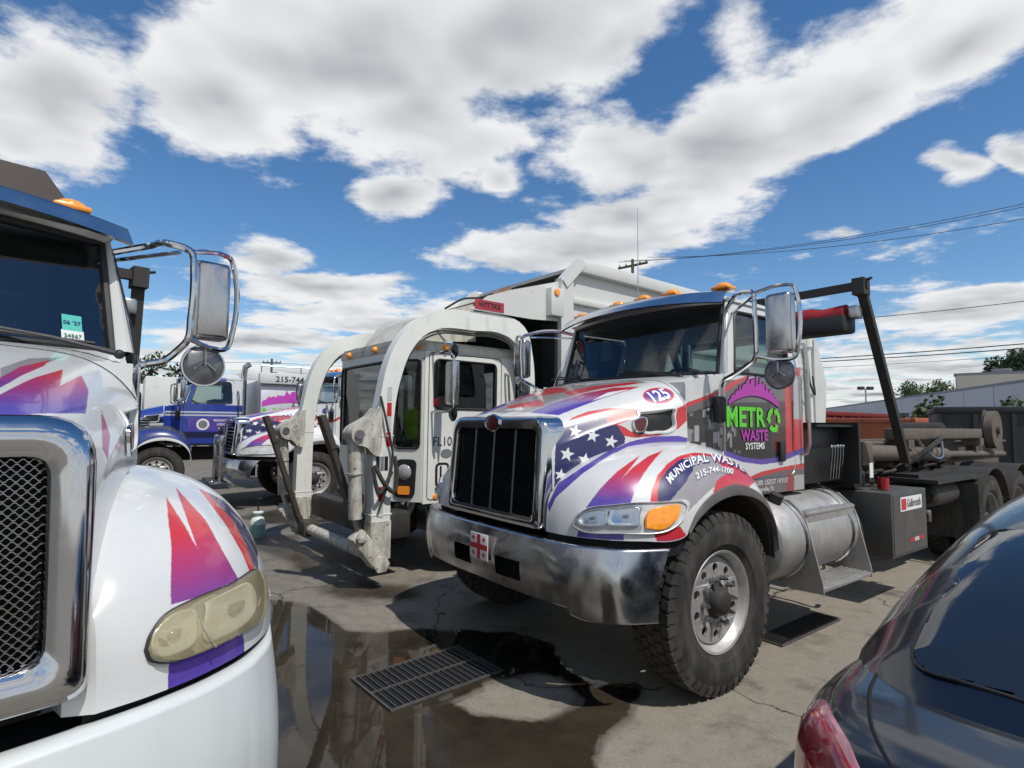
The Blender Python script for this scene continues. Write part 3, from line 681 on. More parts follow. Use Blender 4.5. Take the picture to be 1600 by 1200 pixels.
FEND_A = [
    ((86, 66, 158), [(0.0, 0.558), (0.031, 0.365), (0.07, 0.185), (0.129, 0.237), (0.176, 0.216), (0.222, 0.177), (0.27, 0.142), (0.32, 0.093), (0.373, 0.03), (0.433, 0.0), (0.482, 0.0), (0.525, 0.0), (0.568, 0.0), (0.615, 0.0), (0.662, 0.0), (0.705, 0.0), (0.74, 0.05), (0.765, 0.13), (0.788, 0.225), (0.791, 0.249), (0.77, 0.142), (0.744, 0.054), (0.708, 0.0), (0.662, 0.0), (0.615, 0.0), (0.567, 0.0), (0.524, 0.0), (0.479, 0.0), (0.413, 0.093), (0.352, 0.153), (0.303, 0.213), (0.259, 0.265), (0.216, 0.312), (0.18, 0.372), (0.144, 0.428), (0.107, 0.481), (0.062, 0.515), (0.017, 0.708)]),
    (((86, 66, 158), (196, 52, 58), 1.2, 1.37), [(0.217, 0.751), (0.246, 0.665), (0.276, 0.577), (0.313, 0.498), (0.355, 0.418), (0.391, 0.366), (0.426, 0.309), (0.464, 0.243), (0.416, 0.379), (0.386, 0.454), (0.359, 0.519), (0.412, 0.405), (0.446, 0.345), (0.484, 0.283), (0.559, 0.229), (0.504, 0.328), (0.466, 0.409), (0.438, 0.485), (0.402, 0.608), (0.375, 0.732), (0.368, 0.785), (0.332, 0.777), (0.295, 0.768), (0.258, 0.761)]),
    ((196, 52, 58), [(0.425, 0.793), (0.432, 0.731), (0.443, 0.635), (0.475, 0.521), (0.529, 0.425), (0.592, 0.379), (0.657, 0.356), (0.69, 0.388), (0.725, 0.392), (0.761, 0.426), (0.815, 0.34), (0.804, 0.577), (0.81, 0.715), (0.903, 0.31), (0.761, 0.81), (0.734, 0.717), (0.712, 0.608), (0.695, 0.485), (0.647, 0.422), (0.592, 0.426), (0.526, 0.476), (0.478, 0.561), (0.459, 0.655), (0.452, 0.727), (0.446, 0.794)]),
    ((150, 146, 148), [(0.446, 0.794), (0.475, 0.74), (0.529, 0.694), (0.589, 0.634), (0.618, 0.545), (0.651, 0.412), (0.705, 0.448), (0.722, 0.584), (0.742, 0.677), (0.764, 0.763), (0.715, 0.768), (0.68, 0.853), (0.634, 0.878), (0.598, 0.888), (0.554, 0.873), (0.511, 0.825), (0.475, 0.805)]),
    ((40, 42, 92), [(0.446, 0.794), (0.452, 0.727), (0.459, 0.655), (0.478, 0.561), (0.526, 0.476), (0.592, 0.426), (0.639, 0.438), (0.618, 0.597), (0.578, 0.662), (0.529, 0.69), (0.498, 0.731), (0.465, 0.797)]),
    ((196, 52, 58), [(0.667, 0.901), (0.688, 0.804), (0.745, 0.707), (0.88, 0.255), (0.906, 0.262), (0.924, 0.308), (0.783, 0.98), (0.738, 0.956), (0.702, 0.937)]),
    ((86, 66, 158), [(0.19, 0.93), (0.232, 0.93), (0.269, 0.931), (0.305, 0.933), (0.342, 0.937), (0.343, 1.0), (0.312, 1.0), (0.28, 1.0), (0.25, 1.0), (0.217, 1.0), (0.18, 1.0)]),
    (((86, 66, 158), (196, 52, 58), 0.95, 1.0), [(0.428, 0.944), (0.451, 0.93), (0.478, 0.921), (0.511, 0.921), (0.535, 0.994), (0.499, 1.0), (0.466, 1.0), (0.438, 1.0)]),
]
HOOD_B = [
    ((150, 146, 148), [(0.512, 0.247), (0.581, 0.259), (0.661, 0.27), (0.745, 0.283), (0.79, 0.305), (0.843, 0.328), (0.907, 0.352), (0.8, 0.339), (0.704, 0.328), (0.624, 0.315), (0.551, 0.3), (0.488, 0.286), (0.428, 0.273), (0.376, 0.26)]),
    (((86, 66, 158), (196, 52, 58), 1.78, 1.9), [(0.199, 0.235), (0.252, 0.243), (0.31, 0.252), (0.376, 0.26), (0.466, 0.27), (0.572, 0.28), (0.632, 0.296), (0.701, 0.312), (0.784, 0.328), (0.642, 0.326), (0.525, 0.31), (0.428, 0.295), (0.335, 0.285), (0.259, 0.273), (0.199, 0.265), (0.146, 0.256), (0.1, 0.247)]),
    (((86, 66, 158), (196, 52, 58), 1.74, 1.86), [(0.05, 0.233), (0.079, 0.243), (0.112, 0.253), (0.15, 0.263), (0.193, 0.282), (0.245, 0.292), (0.302, 0.302), (0.363, 0.313), (0.433, 0.325), (0.496, 0.34), (0.571, 0.356), (0.657, 0.372), (0.413, 0.393), (0.528, 0.409), (0.664, 0.426), (0.521, 0.472), (0.401, 0.488), (0.302, 0.502), (0.243, 0.476), (0.195, 0.452), (0.155, 0.429), (0.123, 0.406), (0.097, 0.385), (0.072, 0.365), (0.05, 0.346), (0.034, 0.326), (0.02, 0.308), (0.01, 0.29), (0.001, 0.273), (0.0, 0.256), (0.0, 0.24)]),
    (((86, 66, 158), (196, 52, 58), 1.5, 1.8), [(0.458, 0.536), (0.425, 0.558), (0.398, 0.581), (0.375, 0.608), (0.292, 0.637), (0.217, 0.69), (0.239, 0.604), (0.285, 0.585), (0.335, 0.568), (0.392, 0.552)]),
]
FEND_B = [
    (((86, 66, 158), (196, 52, 58), 1.14, 1.36), [(0.418, 0.196), (0.371, 0.219), (0.33, 0.245), (0.296, 0.276), (0.269, 0.313), (0.246, 0.355), (0.225, 0.398), (0.206, 0.442), (0.19, 0.488), (0.177, 0.535), (0.167, 0.582), (0.159, 0.631), (0.18, 0.648), (0.205, 0.667), (0.227, 0.682), (0.247, 0.687), (0.268, 0.692), (0.29, 0.7), (0.318, 0.708), (0.318, 0.655), (0.322, 0.602), (0.329, 0.548), (0.342, 0.494), (0.361, 0.441), (0.385, 0.391), (0.403, 0.343), (0.426, 0.299), (0.456, 0.256), (0.492, 0.217), (0.442, 0.242), (0.402, 0.27), (0.366, 0.303), (0.336, 0.339), (0.313, 0.378), (0.293, 0.421), (0.279, 0.465), (0.29, 0.413), (0.308, 0.362), (0.33, 0.315), (0.353, 0.272), (0.383, 0.232)]),
    ((40, 42, 92), [(0.558, 0.375), (0.565, 0.432), (0.584, 0.505), (0.567, 0.538), (0.559, 0.581), (0.567, 0.644), (0.542, 0.658), (0.528, 0.688), (0.531, 0.738), (0.451, 0.725), (0.418, 0.758), (0.393, 0.72), (0.406, 0.67), (0.426, 0.624), (0.436, 0.584), (0.452, 0.546), (0.475, 0.514), (0.486, 0.474), (0.504, 0.435), (0.528, 0.402)]),
    ((196, 52, 58), [(0.548, 0.33), (0.555, 0.385), (0.528, 0.412), (0.505, 0.443), (0.489, 0.479), (0.478, 0.518), (0.456, 0.551), (0.441, 0.588), (0.429, 0.627), (0.413, 0.662), (0.402, 0.698), (0.396, 0.738), (0.368, 0.721), (0.373, 0.677), (0.382, 0.632), (0.391, 0.578), (0.406, 0.526), (0.428, 0.476), (0.446, 0.433), (0.471, 0.393), (0.504, 0.358)]),
    ((86, 66, 158), [(0.133, 0.888), (0.15, 0.896), (0.166, 0.901), (0.183, 0.908), (0.2, 0.916), (0.222, 0.918), (0.242, 0.92), (0.265, 0.924), (0.289, 0.93), (0.292, 0.967), (0.293, 1.0), (0.272, 0.999), (0.252, 0.996), (0.233, 0.994), (0.216, 0.994), (0.199, 0.994), (0.18, 0.986), (0.163, 0.977), (0.146, 0.97), (0.129, 0.961), (0.13, 0.924)]),
]
MUNI_BASE = [(0.491, 0.652), (0.538, 0.578), (0.597, 0.558), (0.654, 0.552), (0.714, 0.562), (0.742, 0.617), (0.87, 0.09)]
MUNI_TOP = [(0.482, 0.587), (0.531, 0.508), (0.598, 0.469), (0.665, 0.425), (0.734, 0.381), (0.771, 0.409), (0.818, 0.361)]
TEL_BASE = [(0.594, 0.71), (0.644, 0.702), (0.692, 0.707), (0.722, 0.741), (0.755, 0.758)]
TEL_TOP = [(0.591, 0.649), (0.647, 0.629), (0.701, 0.622), (0.734, 0.658), (0.771, 0.664)]
NUM_C = (0.851, 0.522)
INTAKE = [(0.645, 0.602), (0.727, 0.624), (0.811, 0.654), (0.9, 0.691), (0.898, 0.833), (0.898, 0.901), (0.845, 0.926), (0.765, 0.923), (0.687, 0.918), (0.619, 0.866)]
BADGE = (0.627, 0.818)
LAMP_A = [(0.166, 0.906), (0.185, 0.818), (0.226, 0.76), (0.329, 0.744), (0.421, 0.744), (0.535, 0.773), (0.555, 0.83), (0.529, 0.878), (0.494, 0.914), (0.439, 0.947), (0.322, 0.95), (0.207, 0.948)]
LAMP_B = [(0.094, 0.778), (0.109, 0.712), (0.147, 0.658), (0.2, 0.668), (0.273, 0.698), (0.391, 0.742), (0.402, 0.791), (0.375, 0.87), (0.343, 0.92), (0.273, 0.914), (0.202, 0.908), (0.127, 0.883), (0.103, 0.847)]
TURN_A = [(0.406, 0.921), (0.412, 0.837), (0.428, 0.793), (0.464, 0.774), (0.516, 0.787), (0.511, 0.844), (0.478, 0.901), (0.445, 0.931)]
CAB_A = [
    ((98, 95, 98), [(0.08, 1.711), (-0.06, 1.748), (-0.299, 1.834), (-0.45, 1.9), (-0.493, 1.972), (-0.784, 1.997), (-1.671, 2.14), (-1.612, 1.088), (-0.583, 1.156), (-0.585, 1.216), (-0.937, 1.293), (-1.226, 1.315), (-1.626, 1.332), (-1.633, 1.449), (-1.229, 1.381), (-0.941, 1.37), (-0.675, 1.398), (-0.437, 1.455), (-0.237, 1.499), (0.083, 1.534)]),
    ((196, 52, 58), [(0.08, 1.711), (-0.06, 1.748), (-0.299, 1.834), (-0.45, 1.9), (-0.451, 1.923), (-0.3, 1.861), (-0.061, 1.783), (0.08, 1.753)]),
    ((196, 52, 58), [(-0.45, 1.9), (-0.525, 1.955), (-0.74, 2.014), (-0.829, 2.019), (-0.608, 1.94), (-0.449, 1.867)]),
    ((50, 47, 49), [(-0.031, 1.704), (-0.206, 1.751), (-0.448, 1.826), (-0.437, 1.455), (-0.237, 1.499), (-0.027, 1.532)]),
    ((30, 27, 30), [(-0.472, 1.803), (-1.271, 1.837), (-1.29, 1.405), (-0.941, 1.375), (-0.675, 1.402), (-0.461, 1.459)]),
    ((72, 26, 32), [(-1.102, 1.832), (-1.459, 1.854), (-1.437, 1.438), (-1.29, 1.405), (-1.086, 1.47)]),
    ((196, 52, 58), [(-1.319, 1.985), (-1.424, 2.001), (-1.416, 1.433), (-1.322, 1.419)]),
    ((196, 52, 58), [(-1.451, 1.7), (-1.648, 1.73), (-1.633, 1.46), (-1.437, 1.443)]),
    ((176, 174, 176), [(-1.47, 2.073), (-1.579, 2.09), (-1.58, 1.702), (-1.451, 1.7)]),
    ((196, 52, 58), [(-1.527, 2.13), (-1.672, 2.157), (-1.668, 2.085), (-1.523, 2.06)]),
    ((86, 66, 158), [(-0.438, 1.468), (-0.676, 1.412), (-0.941, 1.385), (-1.23, 1.396), (-1.634, 1.471), (-1.631, 1.428), (-1.228, 1.356), (-0.94, 1.346), (-0.674, 1.374), (-0.437, 1.432)]),
    ((196, 52, 58), [(-0.543, 1.204), (-0.713, 1.251), (-0.937, 1.293), (-1.226, 1.315), (-1.626, 1.337), (-1.624, 1.295), (-1.224, 1.285), (-0.936, 1.259), (-0.712, 1.218), (-0.584, 1.183)]),
    ((108, 102, 100), [(-0.652, 1.235), (-1.621, 1.241), (-1.611, 1.062), (-0.649, 1.128)]),
    ((150, 60, 66), [(-1.304, 1.271), (-1.428, 1.271), (-1.418, 1.075), (-1.295, 1.084)]),
    ((172, 168, 164), [(-1.437, 1.24), (-1.599, 1.242), (-1.589, 1.063), (-1.429, 1.074)]),
]

MUNI_BASE = [(0.491, 0.652), (0.538, 0.578), (0.597, 0.558), (0.654, 0.552), (0.714, 0.562), (0.77, 0.59), (0.83, 0.62)]
MUNI_TOP = [(0.482, 0.587), (0.531, 0.508), (0.598, 0.469), (0.665, 0.425), (0.734, 0.381), (0.80, 0.37), (0.86, 0.36)]
TEL_BASE = [(0.594, 0.71), (0.644, 0.702), (0.692, 0.707), (0.73, 0.73), (0.775, 0.75)]
TEL_TOP = [(0.591, 0.649), (0.647, 0.629), (0.701, 0.622), (0.74, 0.64), (0.79, 0.65)]
WHITE = lin(207, 209, 208)
FEND_B[-1] = (FEND_B[-1][0], [(u, 1.05 if v > .94 else v) for u, v in FEND_B[-1][1]])
def paint(polys, A, B, Z):
    c = np.empty(A.shape + (3,)); c[...] = WHITE
    for col, P in polys:
        k = inpoly(A, B, P)
        if isinstance(col[0], tuple):
            t = np.clip((Z - col[2]) / (col[3] - col[2]), 0, 1)[..., None]
            c[k] = (np.array(lin(*col[0])) * (1 - t) + np.array(lin(*col[1])) * t)[k]
        else: c[k] = lin(*col)
    return c
def on_fender(base, top, w, h, off=0.003, fn=fender, nf=fender_n):
    """lettering laid between two lines on the wing: text box w x h centred on the origin"""
    pb, pt = np.array(base), np.array(top)
    def f(a, b):
        t = np.clip(a / w + 0.5, 0, 1); s = b / h + 0.5
        q = np.array([np.interp(t, np.linspace(0, 1, len(pb)), pb[:, i]) for i in (0, 1)]) * (1 - s) + np.array([np.interp(t, np.linspace(0, 1, len(pt)), pt[:, i]) for i in (0, 1)]) * s
        q = np.clip(q, 0, 1); return tuple(fn(q[0], q[1]) + nf(q[0], q[1]) * off)
    return f
def uv_patch(outline, prof, n=56, fn=fender, nf=fender_n, cen=None):
    """raised patch on a panel: outline in panel coordinates, prof = [(scale, offset)...] from the rim inwards"""
    P = np.array(outline, float); Q = curve_pts(np.vstack([P, P[:1]]), n + 1)[:-1]; c = P.mean(0) if cen is None else np.array(cen)
    rows = []
    for s, o in prof:
        q = np.clip(c + (Q - c) * s, 0, 1); rows.append(fn(q[:, 0], q[:, 1]) + nf(q[:, 0], q[:, 1]) * o)
    m = MB(); m.grid(np.array(rows), cv=True)
    if prof[-1][0] > 0.02: m.f.append(tuple((len(rows) - 1) * n + k for k in range(n)))
    return m

# ------------------------------------------------------------------ wheels (axis along +y = outboard)
def tyre_mesh(Rt, W, lugs=True, rr=0.305):
    m = MB(); h = W / 2
    prof = [(rr, -h*.72), (rr+.03, -h*.86), (rr+(Rt-rr)*.45, -h), (Rt-.045, -h*.93), (Rt-.018, -h*.84), (Rt-.014, -h*.5), (Rt-.014, h*.5),
            (Rt-.018, h*.84), (Rt-.045, h*.93), (rr+(Rt-rr)*.62, h*.985), (rr+(Rt-rr)*.6, h*1.0), (rr+(Rt-rr)*.45, h), (rr+.05, h*.93), (rr+.045, h*.9), (rr+.03, h*.86), (rr, h*.72)]
    m.lathe(prof, (0, 0, 0), (0, 1, 0), 72)
    if lugs:
        n = 46
        for k in range(n):
            for j, (y0, y1) in enumerate(((-.88, -.56), (-.50, -.18), (-.14, .14), (.18, .50), (.56, .88))):
                a0 = 2*math.pi*(k + (0.5 if j % 2 else 0)) / n; da = 2*math.pi/n*.40; r0 = Rt - .02
                r1 = Rt if 0 < j < 4 else Rt - .002
                V = []
                for r, sh in ((r0, 1.0), (r1, .86)):
                    for s1, yy in ((-1, y0), (1, y0), (1, y1), (-1, y1)):
                        sk = .10 * da * (1 if j % 2 else -1) * (1 if yy == y1 else -1)
                        a = a0 + s1 * da * sh + sk
                        V.append((r*math.cos(a), (yy + (.015 if yy == y0 else -.015) * (r == r1)) * h, r*math.sin(a)))
                m.add(V, [(4,5,6,7), (0,1,5,4), (1,2,6,5), (2,3,7,6), (3,0,4,7)])
            if k % 1 == 0:                       # shoulder notches
                a0 = 2*math.pi*k/n; da = 2*math.pi/n*.33
                for sg in (-1, 1):
                    V = [((Rt-d)*math.cos(a0+s1*da), sg*h*yy, (Rt-d)*math.sin(a0+s1*da)) for d, yy in ((.004, .86), (.05, .965), (.07, .955)) for s1 in (-1, 1)]
                    m.add(V, [(0,1,3,2), (2,3,5,4)])
    return m.mesh('tyre', 30)
def rim_mesh(front=True, rr=0.305, W=.3):
    m = MB(); h = W / 2
    yd = h * .60 if front else -h * .55           # disc position
    m.lathe([(rr+.012, h+.0), (rr+.006, h+.012), (rr-.008, h+.006), (rr-.022, h-.03), (rr-.04, h-.05), (rr-.05, yd), (rr-.06, -h), (rr+.012, -h)], (0, 0, 0), (0, 1, 0), 56)
    loops = [circle(rr-.045, 56)] + [circle(.027, 14, .203*math.cos(2*math.pi*(k+.5)/10), .203*math.sin(2*math.pi*(k+.5)/10)) for k in range(10)] + [circle(.10, 28)]
    v, f = plate2d(loops, .014)
    m.add([(x, yd + .02 * (1 - min(1, math.hypot(x, y)/rr)) + z, y) for x, y, z in v], f)
    return m.mesh('rim', 30)
def hub_mesh(front=True, W=.3):
    m = MB(); yd = W/2*.60 if front else -W/2*.55
    L = .09 if front else .16
    m.lathe([(.115, yd+.005), (.11, yd+.02), (.088, yd+.028), (.082, yd+L*.7), (.07, yd+L*.9), (.055, yd+L), (.0, yd+L+.004)], (0, 0, 0), (0, 1, 0), 28)
    return m.mesh('hub', 30)
def nut_mesh():
    m = MB(); m.lathe([(.020, 0), (.020, .008), (.0155, .01), (.0155, .034), (.008, .037), (.008, .05), (0, .051)], (0, 0, 0), (0, 1, 0), 6); return m.mesh('lug_nut', 25)
NUT = [None]; WHEELS = {}
def wheel(parent, x, y, Rt=0.55, W=0.4, front=True, nuts=True, name='wheel', lugs=True, rim='rim_alu', hub='frame_black', rr=0.305):
    sg = 1 if y > 0 else -1
    e = bpy.data.objects.new(name, None); COL.objects.link(e); e.parent = parent
    e.location = (x, y, Rt); e.rotation_euler = (0, 0, 0 if sg > 0 else math.pi)
    k = (Rt, W, front, lugs, rim, hub)
    if k not in WHEELS: WHEELS[k] = (tyre_mesh(Rt, W, lugs, rr), rim_mesh(front, rr, W*.72), hub_mesh(front, W*.72))
    t, r_, h_ = WHEELS[k]
    link('tyre', t, 'rubber', e); link('rim', r_, rim, e); link('hub', h_, hub, e)
    if nuts:
        if NUT[0] is None: NUT[0] = nut_mesh()
        yd = W*.36*.60 if front else -W*.36*.55
        for q in range(10):
            a = 2*math.pi*q/10; o = link('lug_nut', NUT[0], 'steel', e); o.location = (.143*math.cos(a), yd + .024, .143*math.sin(a))
    return e

# ------------------------------------------------------------------ conventional bonneted truck
def cab_side_y(z): return np.where(z < 2.0, .93, .93 - .10 * np.clip((z - 2.0) / .62, 0, 1) ** 1.2)
WS_B = lambda y: (-.39 - .13 * (abs(y) / .84) ** 2.2, y, 2.035 - .0 * abs(y))
WS_T = lambda y: (-.585 - .07 * (abs(y) / .80) ** 2.2, y, 2.585 - .02 * (abs(y) / .8) ** 2)
def conventional(name, loc, rz, label, group, c):
    T = empty(name, loc, rz, label, 'truck', group); W_ = c.get('white', 'livery_white')
    NOSE[:] = c.get('nose', (0.0, 0.0)); nw = NOSE[1]; rw = c.get('ring', 0.0)
    # ---- bonnet and wings
    for sg in (1, -1):
        nh, nf_ = (c['hood_res'], c['fend_res']) if sg > 0 else ((60, 60), (90, 36))
        U, V = np.meshgrid(np.linspace(0, 1, nh[0]), np.linspace(0, 1, nh[1]), indexing='ij')
        P = hood_top(U, V); C_ = paint(c['hood'], U, V, P[..., 2]); keep = None
        if sg > 0: keep = ~inpoly(U, V, INTAKE)
        dense('hood', P * (1, sg, 1), 'livery', T, C_, keep)
        U, V = np.meshgrid(np.linspace(0, 1, nf_[0]), np.linspace(0, 1, nf_[1]), indexing='ij')
        P = fender(U, V); C_ = paint(c['fender'], U, V, P[..., 2])
        dense('fender', P * (1, sg, 1), 'livery', T, C_)
        # grimy lip round the wheel arch and dark liner behind it
        us = np.linspace(.545, 1, 60); rows = []
        wv = np.interp(us, [.545, .62, .75, .85, 1], [.985, .93, .87, .86, .80])
        for s, o in ((0, .002), (.12, .012), (.7, .018), (1, .016)):
            vv = wv + (1 - wv) * s; rows.append(fender(us, vv) + fender_n(us, vv) * o)
        rows.append(fender(us, us * 0 + 1) + np.array([0, -.05, -.004])); m = MB(); m.grid(np.array(rows) * (1, sg, 1)); m.build('fender_flare', 'fender_grime' if c['flare'] else W_, T)
        us = np.linspace(.50, 1, 40); B = fender(us, us * 0 + 1); m = MB()
        m.grid(np.array([B + (0, -.02, 0), B * (1, 0, 1) + (0, .55, .03)]) * (1, sg, 1)); m.build('wheel_well', 'frame_black', T)
    vs = np.linspace(0, 1, 16); E0 = fender(vs * 0, vs)
    for sg in (1, -1):
        m = MB(); m.grid(np.array([E0, E0 * (1, 0, 1) + np.array([-.04, .52 + NOSE[1], 0]), E0 * (1, 0, 1) + np.array([-.14, .50, 0])]) * (1, sg, 1)); m.build('nose_filler', W_, T)
    m = MB(); m.rbox((-.05, -.5, .95), (.78, .5, 1.5), .03); m.build('engine_block', 'frame_black', T)
    # ---- air intake on the side of the bonnet
    rim = uv_patch(INTAKE, [(1.10, .001), (1.07, .008), (1.0, .009), (.95, .0), (.93, -.02)], fn=hood_top, nf=hood_n); rim.f.pop()
    rim.build('intake_trim', 'chrome_trim', T)
    uv_patch(INTAKE, [(1.0, -.02), (.5, -.02)], fn=hood_top, nf=hood_n).build('intake_screen', 'black_plastic', T)
    bu, bv = BADGE
    def oval(ru, rv): return [(bu + ru * math.cos(t), bv + rv * math.sin(t)) for t in np.linspace(0, 2*math.pi, 24, endpoint=False)]
    uv_patch(oval(.058, .105), [(1, .004), (.97, .014), (.8, .016)], fn=hood_top, nf=hood_n).build('badge_rim', 'chrome', T)
    uv_patch(oval(.046, .082), [(1, .014), (.95, .018), (.6, .019)], fn=hood_top, nf=hood_n).build('badge', 'emblem_red', T)
    # ---- grille
    gz0, gz1 = c.get('gz0', .985), c['grille_top']; rb, rt = c.get('ring_bt', (.075, .085))
    gx = lambda z: (1.35 - z) * .07
    outer = round_poly([(-.565-nw, gz0), (.565+nw, gz0), (.56+nw, gz1), (-.56-nw, gz1)], [.05, .05, .12, .12], 6)
    inner = round_poly([(-.485+rw-nw, gz0+rb), (.485-rw+nw, gz0+rb), (.475-rw+nw, gz1-rt), (-.475+rw-nw, gz1-rt)], [.05]*4, 6)
    def ring(P, x, s=1.0):
        cz = (gz0 + gz1) / 2; return [(x + gx(b), a * s, cz + (b - cz) * s) for a, b in P]
    def mid(x, t): return [(x + gx(b * (1-t) + d * t), a * (1-t) + e * t, b * (1-t) + d * t) for (a, b), (e, d) in zip(inner, outer)]
    m = MB(); m.grid(np.array([ring(inner, .87), ring(inner, .932), ring(inner, .942, 1.012), mid(.958 if rw else .946, .35), mid(.956 if rw else .946, .65), ring(outer, .94, .975), ring(outer, .926, .992), ring(outer, .90), ring(outer, .78, 1.008)]), cv=True)
    gs = m.build('grille_surround', 'chrome', T)
    m = MB(); m.add([(.86 + gx(b), a, b) for a, b in inner], [tuple(range(len(inner)))]); m.build('radiator', 'dark_void', T, 0)
    if c['mesh'] == 'slats':
        for k in range(7):
            z = gz0 + .10 + k * .068; m = MB(); m.rbox((.90 + gx(z), -.46, z), (.935 + gx(z), .46, z + .018), .006); m.build('grille_slat', 'chrome_dull', T)
        if c.get('badge'): lettering('lettering', c['badge'], .13, lambda a, b: (.937 + gx(gz1 - .12), a, gz1 - .125 + b), 'chrome', T, .02)
    # expanded metal mesh: rows of hexagon zigzags
    pz, py = (.0112, .0215) if c['mesh'] == 'bright' else (.0125, .024); hw = .47 - rw + nw
    m = MB(); nz = -1 if c['mesh'] == 'slats' else int((gz1 - gz0 - rb - rt) / pz); w = .0012
    for i in range(nz + 1):
        z = gz0 + rb + i * pz; pts = []; k = 0; y = -hw + (py / 2 if i % 2 else 0)
        while y < hw:
            lo, hi = z - pz * .32, z + pz * .32
            pts += [(y, lo), (y + py*.22, lo), (y + py*.5, hi), (y + py*.72, hi)]; y += py
        V = []; 
        for (a, b) in pts: V += [(.905 + gx(b), a, b - w), (.905 + gx(b), a, b + w), (.893 + gx(b), a, b + w), (.893 + gx(b), a, b - w)]
        F = []
        for q in range(len(pts) - 1):
            o = 4 * q; F += [(o, o+4, o+5, o+1), (o+1, o+5, o+6, o+2), (o+3, o+7, o+4, o)]
        m.add(V, F)
    if m.n: m.build('grille_mesh', 'steel' if c['mesh'] == 'bright' else 'black_gloss', T, 0)
    if c['bars']:
        for yb in (-.235, .0, .245):
            m = MB(); m.tube([(.925 + gx(z), yb, z) for z in (gz0 + .07, gz1 - .09)], .007, 8); m.build('grille_bar', 'grille_dim', T)
    m = MB(); m.lathe([(.092, 0), (.092, .016), (.08, .024), (.076, .02)], (0, 0, 0), (1, 0, 0), 32)
    m.v = [(x + .935 + gx(gz1 - .06), y * 1.05, z * .68 + gz1 - .045) for x, y, z in m.v]; em = m.build('emblem_rim', 'chrome', T)
    m = MB(); m.lathe([(.078, .02), (.05, .026), (0, .027)], (0, 0, 0), (1, 0, 0), 32)
    m.v = [(x + .935 + gx(gz1 - .06), y * 1.05, z * .68 + gz1 - .045) for x, y, z in m.v]; m.build('emblem', 'emblem_red', T)
    # ---- bumper
    YB = [-1.21, -1.15, -1.05, -.9, -.75, -.5, 0, .5, .75, .9, 1.05, 1.15, 1.21]
    XB = [.55, .69, .82, .915, .96, .99, 1.0, .99, .96, .915, .82, .69, .55]
    bw = c.get('bw', 1.0); s = np.linspace(-1.21, 1.21, 260); t = np.linspace(0, 1, 48); S, TT = np.meshgrid(s, t, indexing='ij')
    z0, z1 = c['bumper_z']
    bx = spl(S, YB, c.get('bumper_x', XB))[..., 0]; e = np.clip((np.abs(S) - 1.0) / .21, 0, 1)
    X = bx + .035 * np.sin(math.pi * np.clip(TT, 0, 1)) + e * .10 * (1 - TT)
    if c['dents']:
        X += -.02 * np.exp(-((S - .98) / .10)**2 - ((TT - .30) / .28)**2) + .012 * np.exp(-((S - 1.08) / .035)**2) * np.clip(1.1 - np.abs(TT - .45) * 1.3, 0, 1)
        X += -.010 * np.exp(-((S - .80 - .16 * TT) / .05)**2) * (TT < 1) * np.exp(-((TT - .35) / .35)**2) - .022 * np.exp(-((S - .55) / .16)**2 - ((TT - .5) / .4)**2)
        X += .0025 * np.sin(S * 11 + TT * 3) * np.exp(-((TT - .5) / .5)**2)
    Z = z0 + (z1 - z0) * TT - .02 * np.clip(np.abs(S) - .4, 0, 1) * 0
    if c['dents']: Z += (1 - TT) * (-.025 * np.exp(-((S - .95) / .12)**2)) + .03 * (1 - TT) * (np.abs(S) < .8)
    P = np.stack([X, S * bw, Z], -1)
    lip = P[:, -1:, :] + np.array([-.05, 0, .006]); lip2 = P[:, :1, :] + np.array([-.05, 0, .0]); lip3 = P[:, -1:, :] + np.array([-.10, 0, -.01])
    P = np.concatenate([lip2, P, lip, lip3], 1); keep = np.ones(P.shape[:2], bool)
    if c['holes']:
        for y0, y1 in ((-.32, -.11), (.20, .43)): keep &= ~((P[..., 1] > y0) & (P[..., 1] < y1) & (P[..., 2] > z0 + .11) & (P[..., 2] < z0 + .22))
    dense('bumper', P, c['bumper_mat'], T, None, keep)
    m = MB(); m.box((.70, -.8, z0 + .03), (.90, .8, z1 - .03)); m.build('bumper_shade', 'dark_void', T, 0)  # near-black box behind the bumper, stands in for shade inside the tow holes
    for yb in c['bolts']:
        m = MB(); m.lathe([(.024, 0), (.024, .006), (.014, .008), (.014, .018), (0, .02)], (1.0 + .03 - .02 * abs(yb), yb, z1 - .16), (1, 0, 0), 6); m.build('bumper_bolt', 'chrome_dull', T)
    if c['plate']:
        x = 1.05; zc = z0 + .255; pl = MB(); pl.rbox((x, -.07, zc - .085), (x + .006, .14, zc + .085), .003); pl = pl.build('flag_plate', 'ink_white', T)
        m = MB(); m.box((x + .006, .017, zc - .08), (x + .0085, .053, zc + .08)); m.box((x + .006, -.066, zc - .018), (x + .0086, .136, zc + .018)); m.build('cross', 'ink_red', pl, 0)
        for a in (-.03, .095):
            for b in (-.05, .05):
                m = MB(); m.box((x + .006, a - .005, zc + b - .018), (x + .0085, a + .005, zc + b + .018)); m.box((x + .006, a - .018, zc + b - .005), (x + .0086, a + .018, zc + b + .005)); m.build('small_cross', 'ink_red', pl, 0)
    us = np.linspace(0, .52, 24); B = fender(us, us * 0 + 1) + np.array([-.03, -.02, .0]); 
    for sg in (1, -1): m = MB(); m.grid(np.array([B, B + (0, 0, -.09)]) * (1, sg, 1)); m.build('bumper_gap', 'dark_void', T)
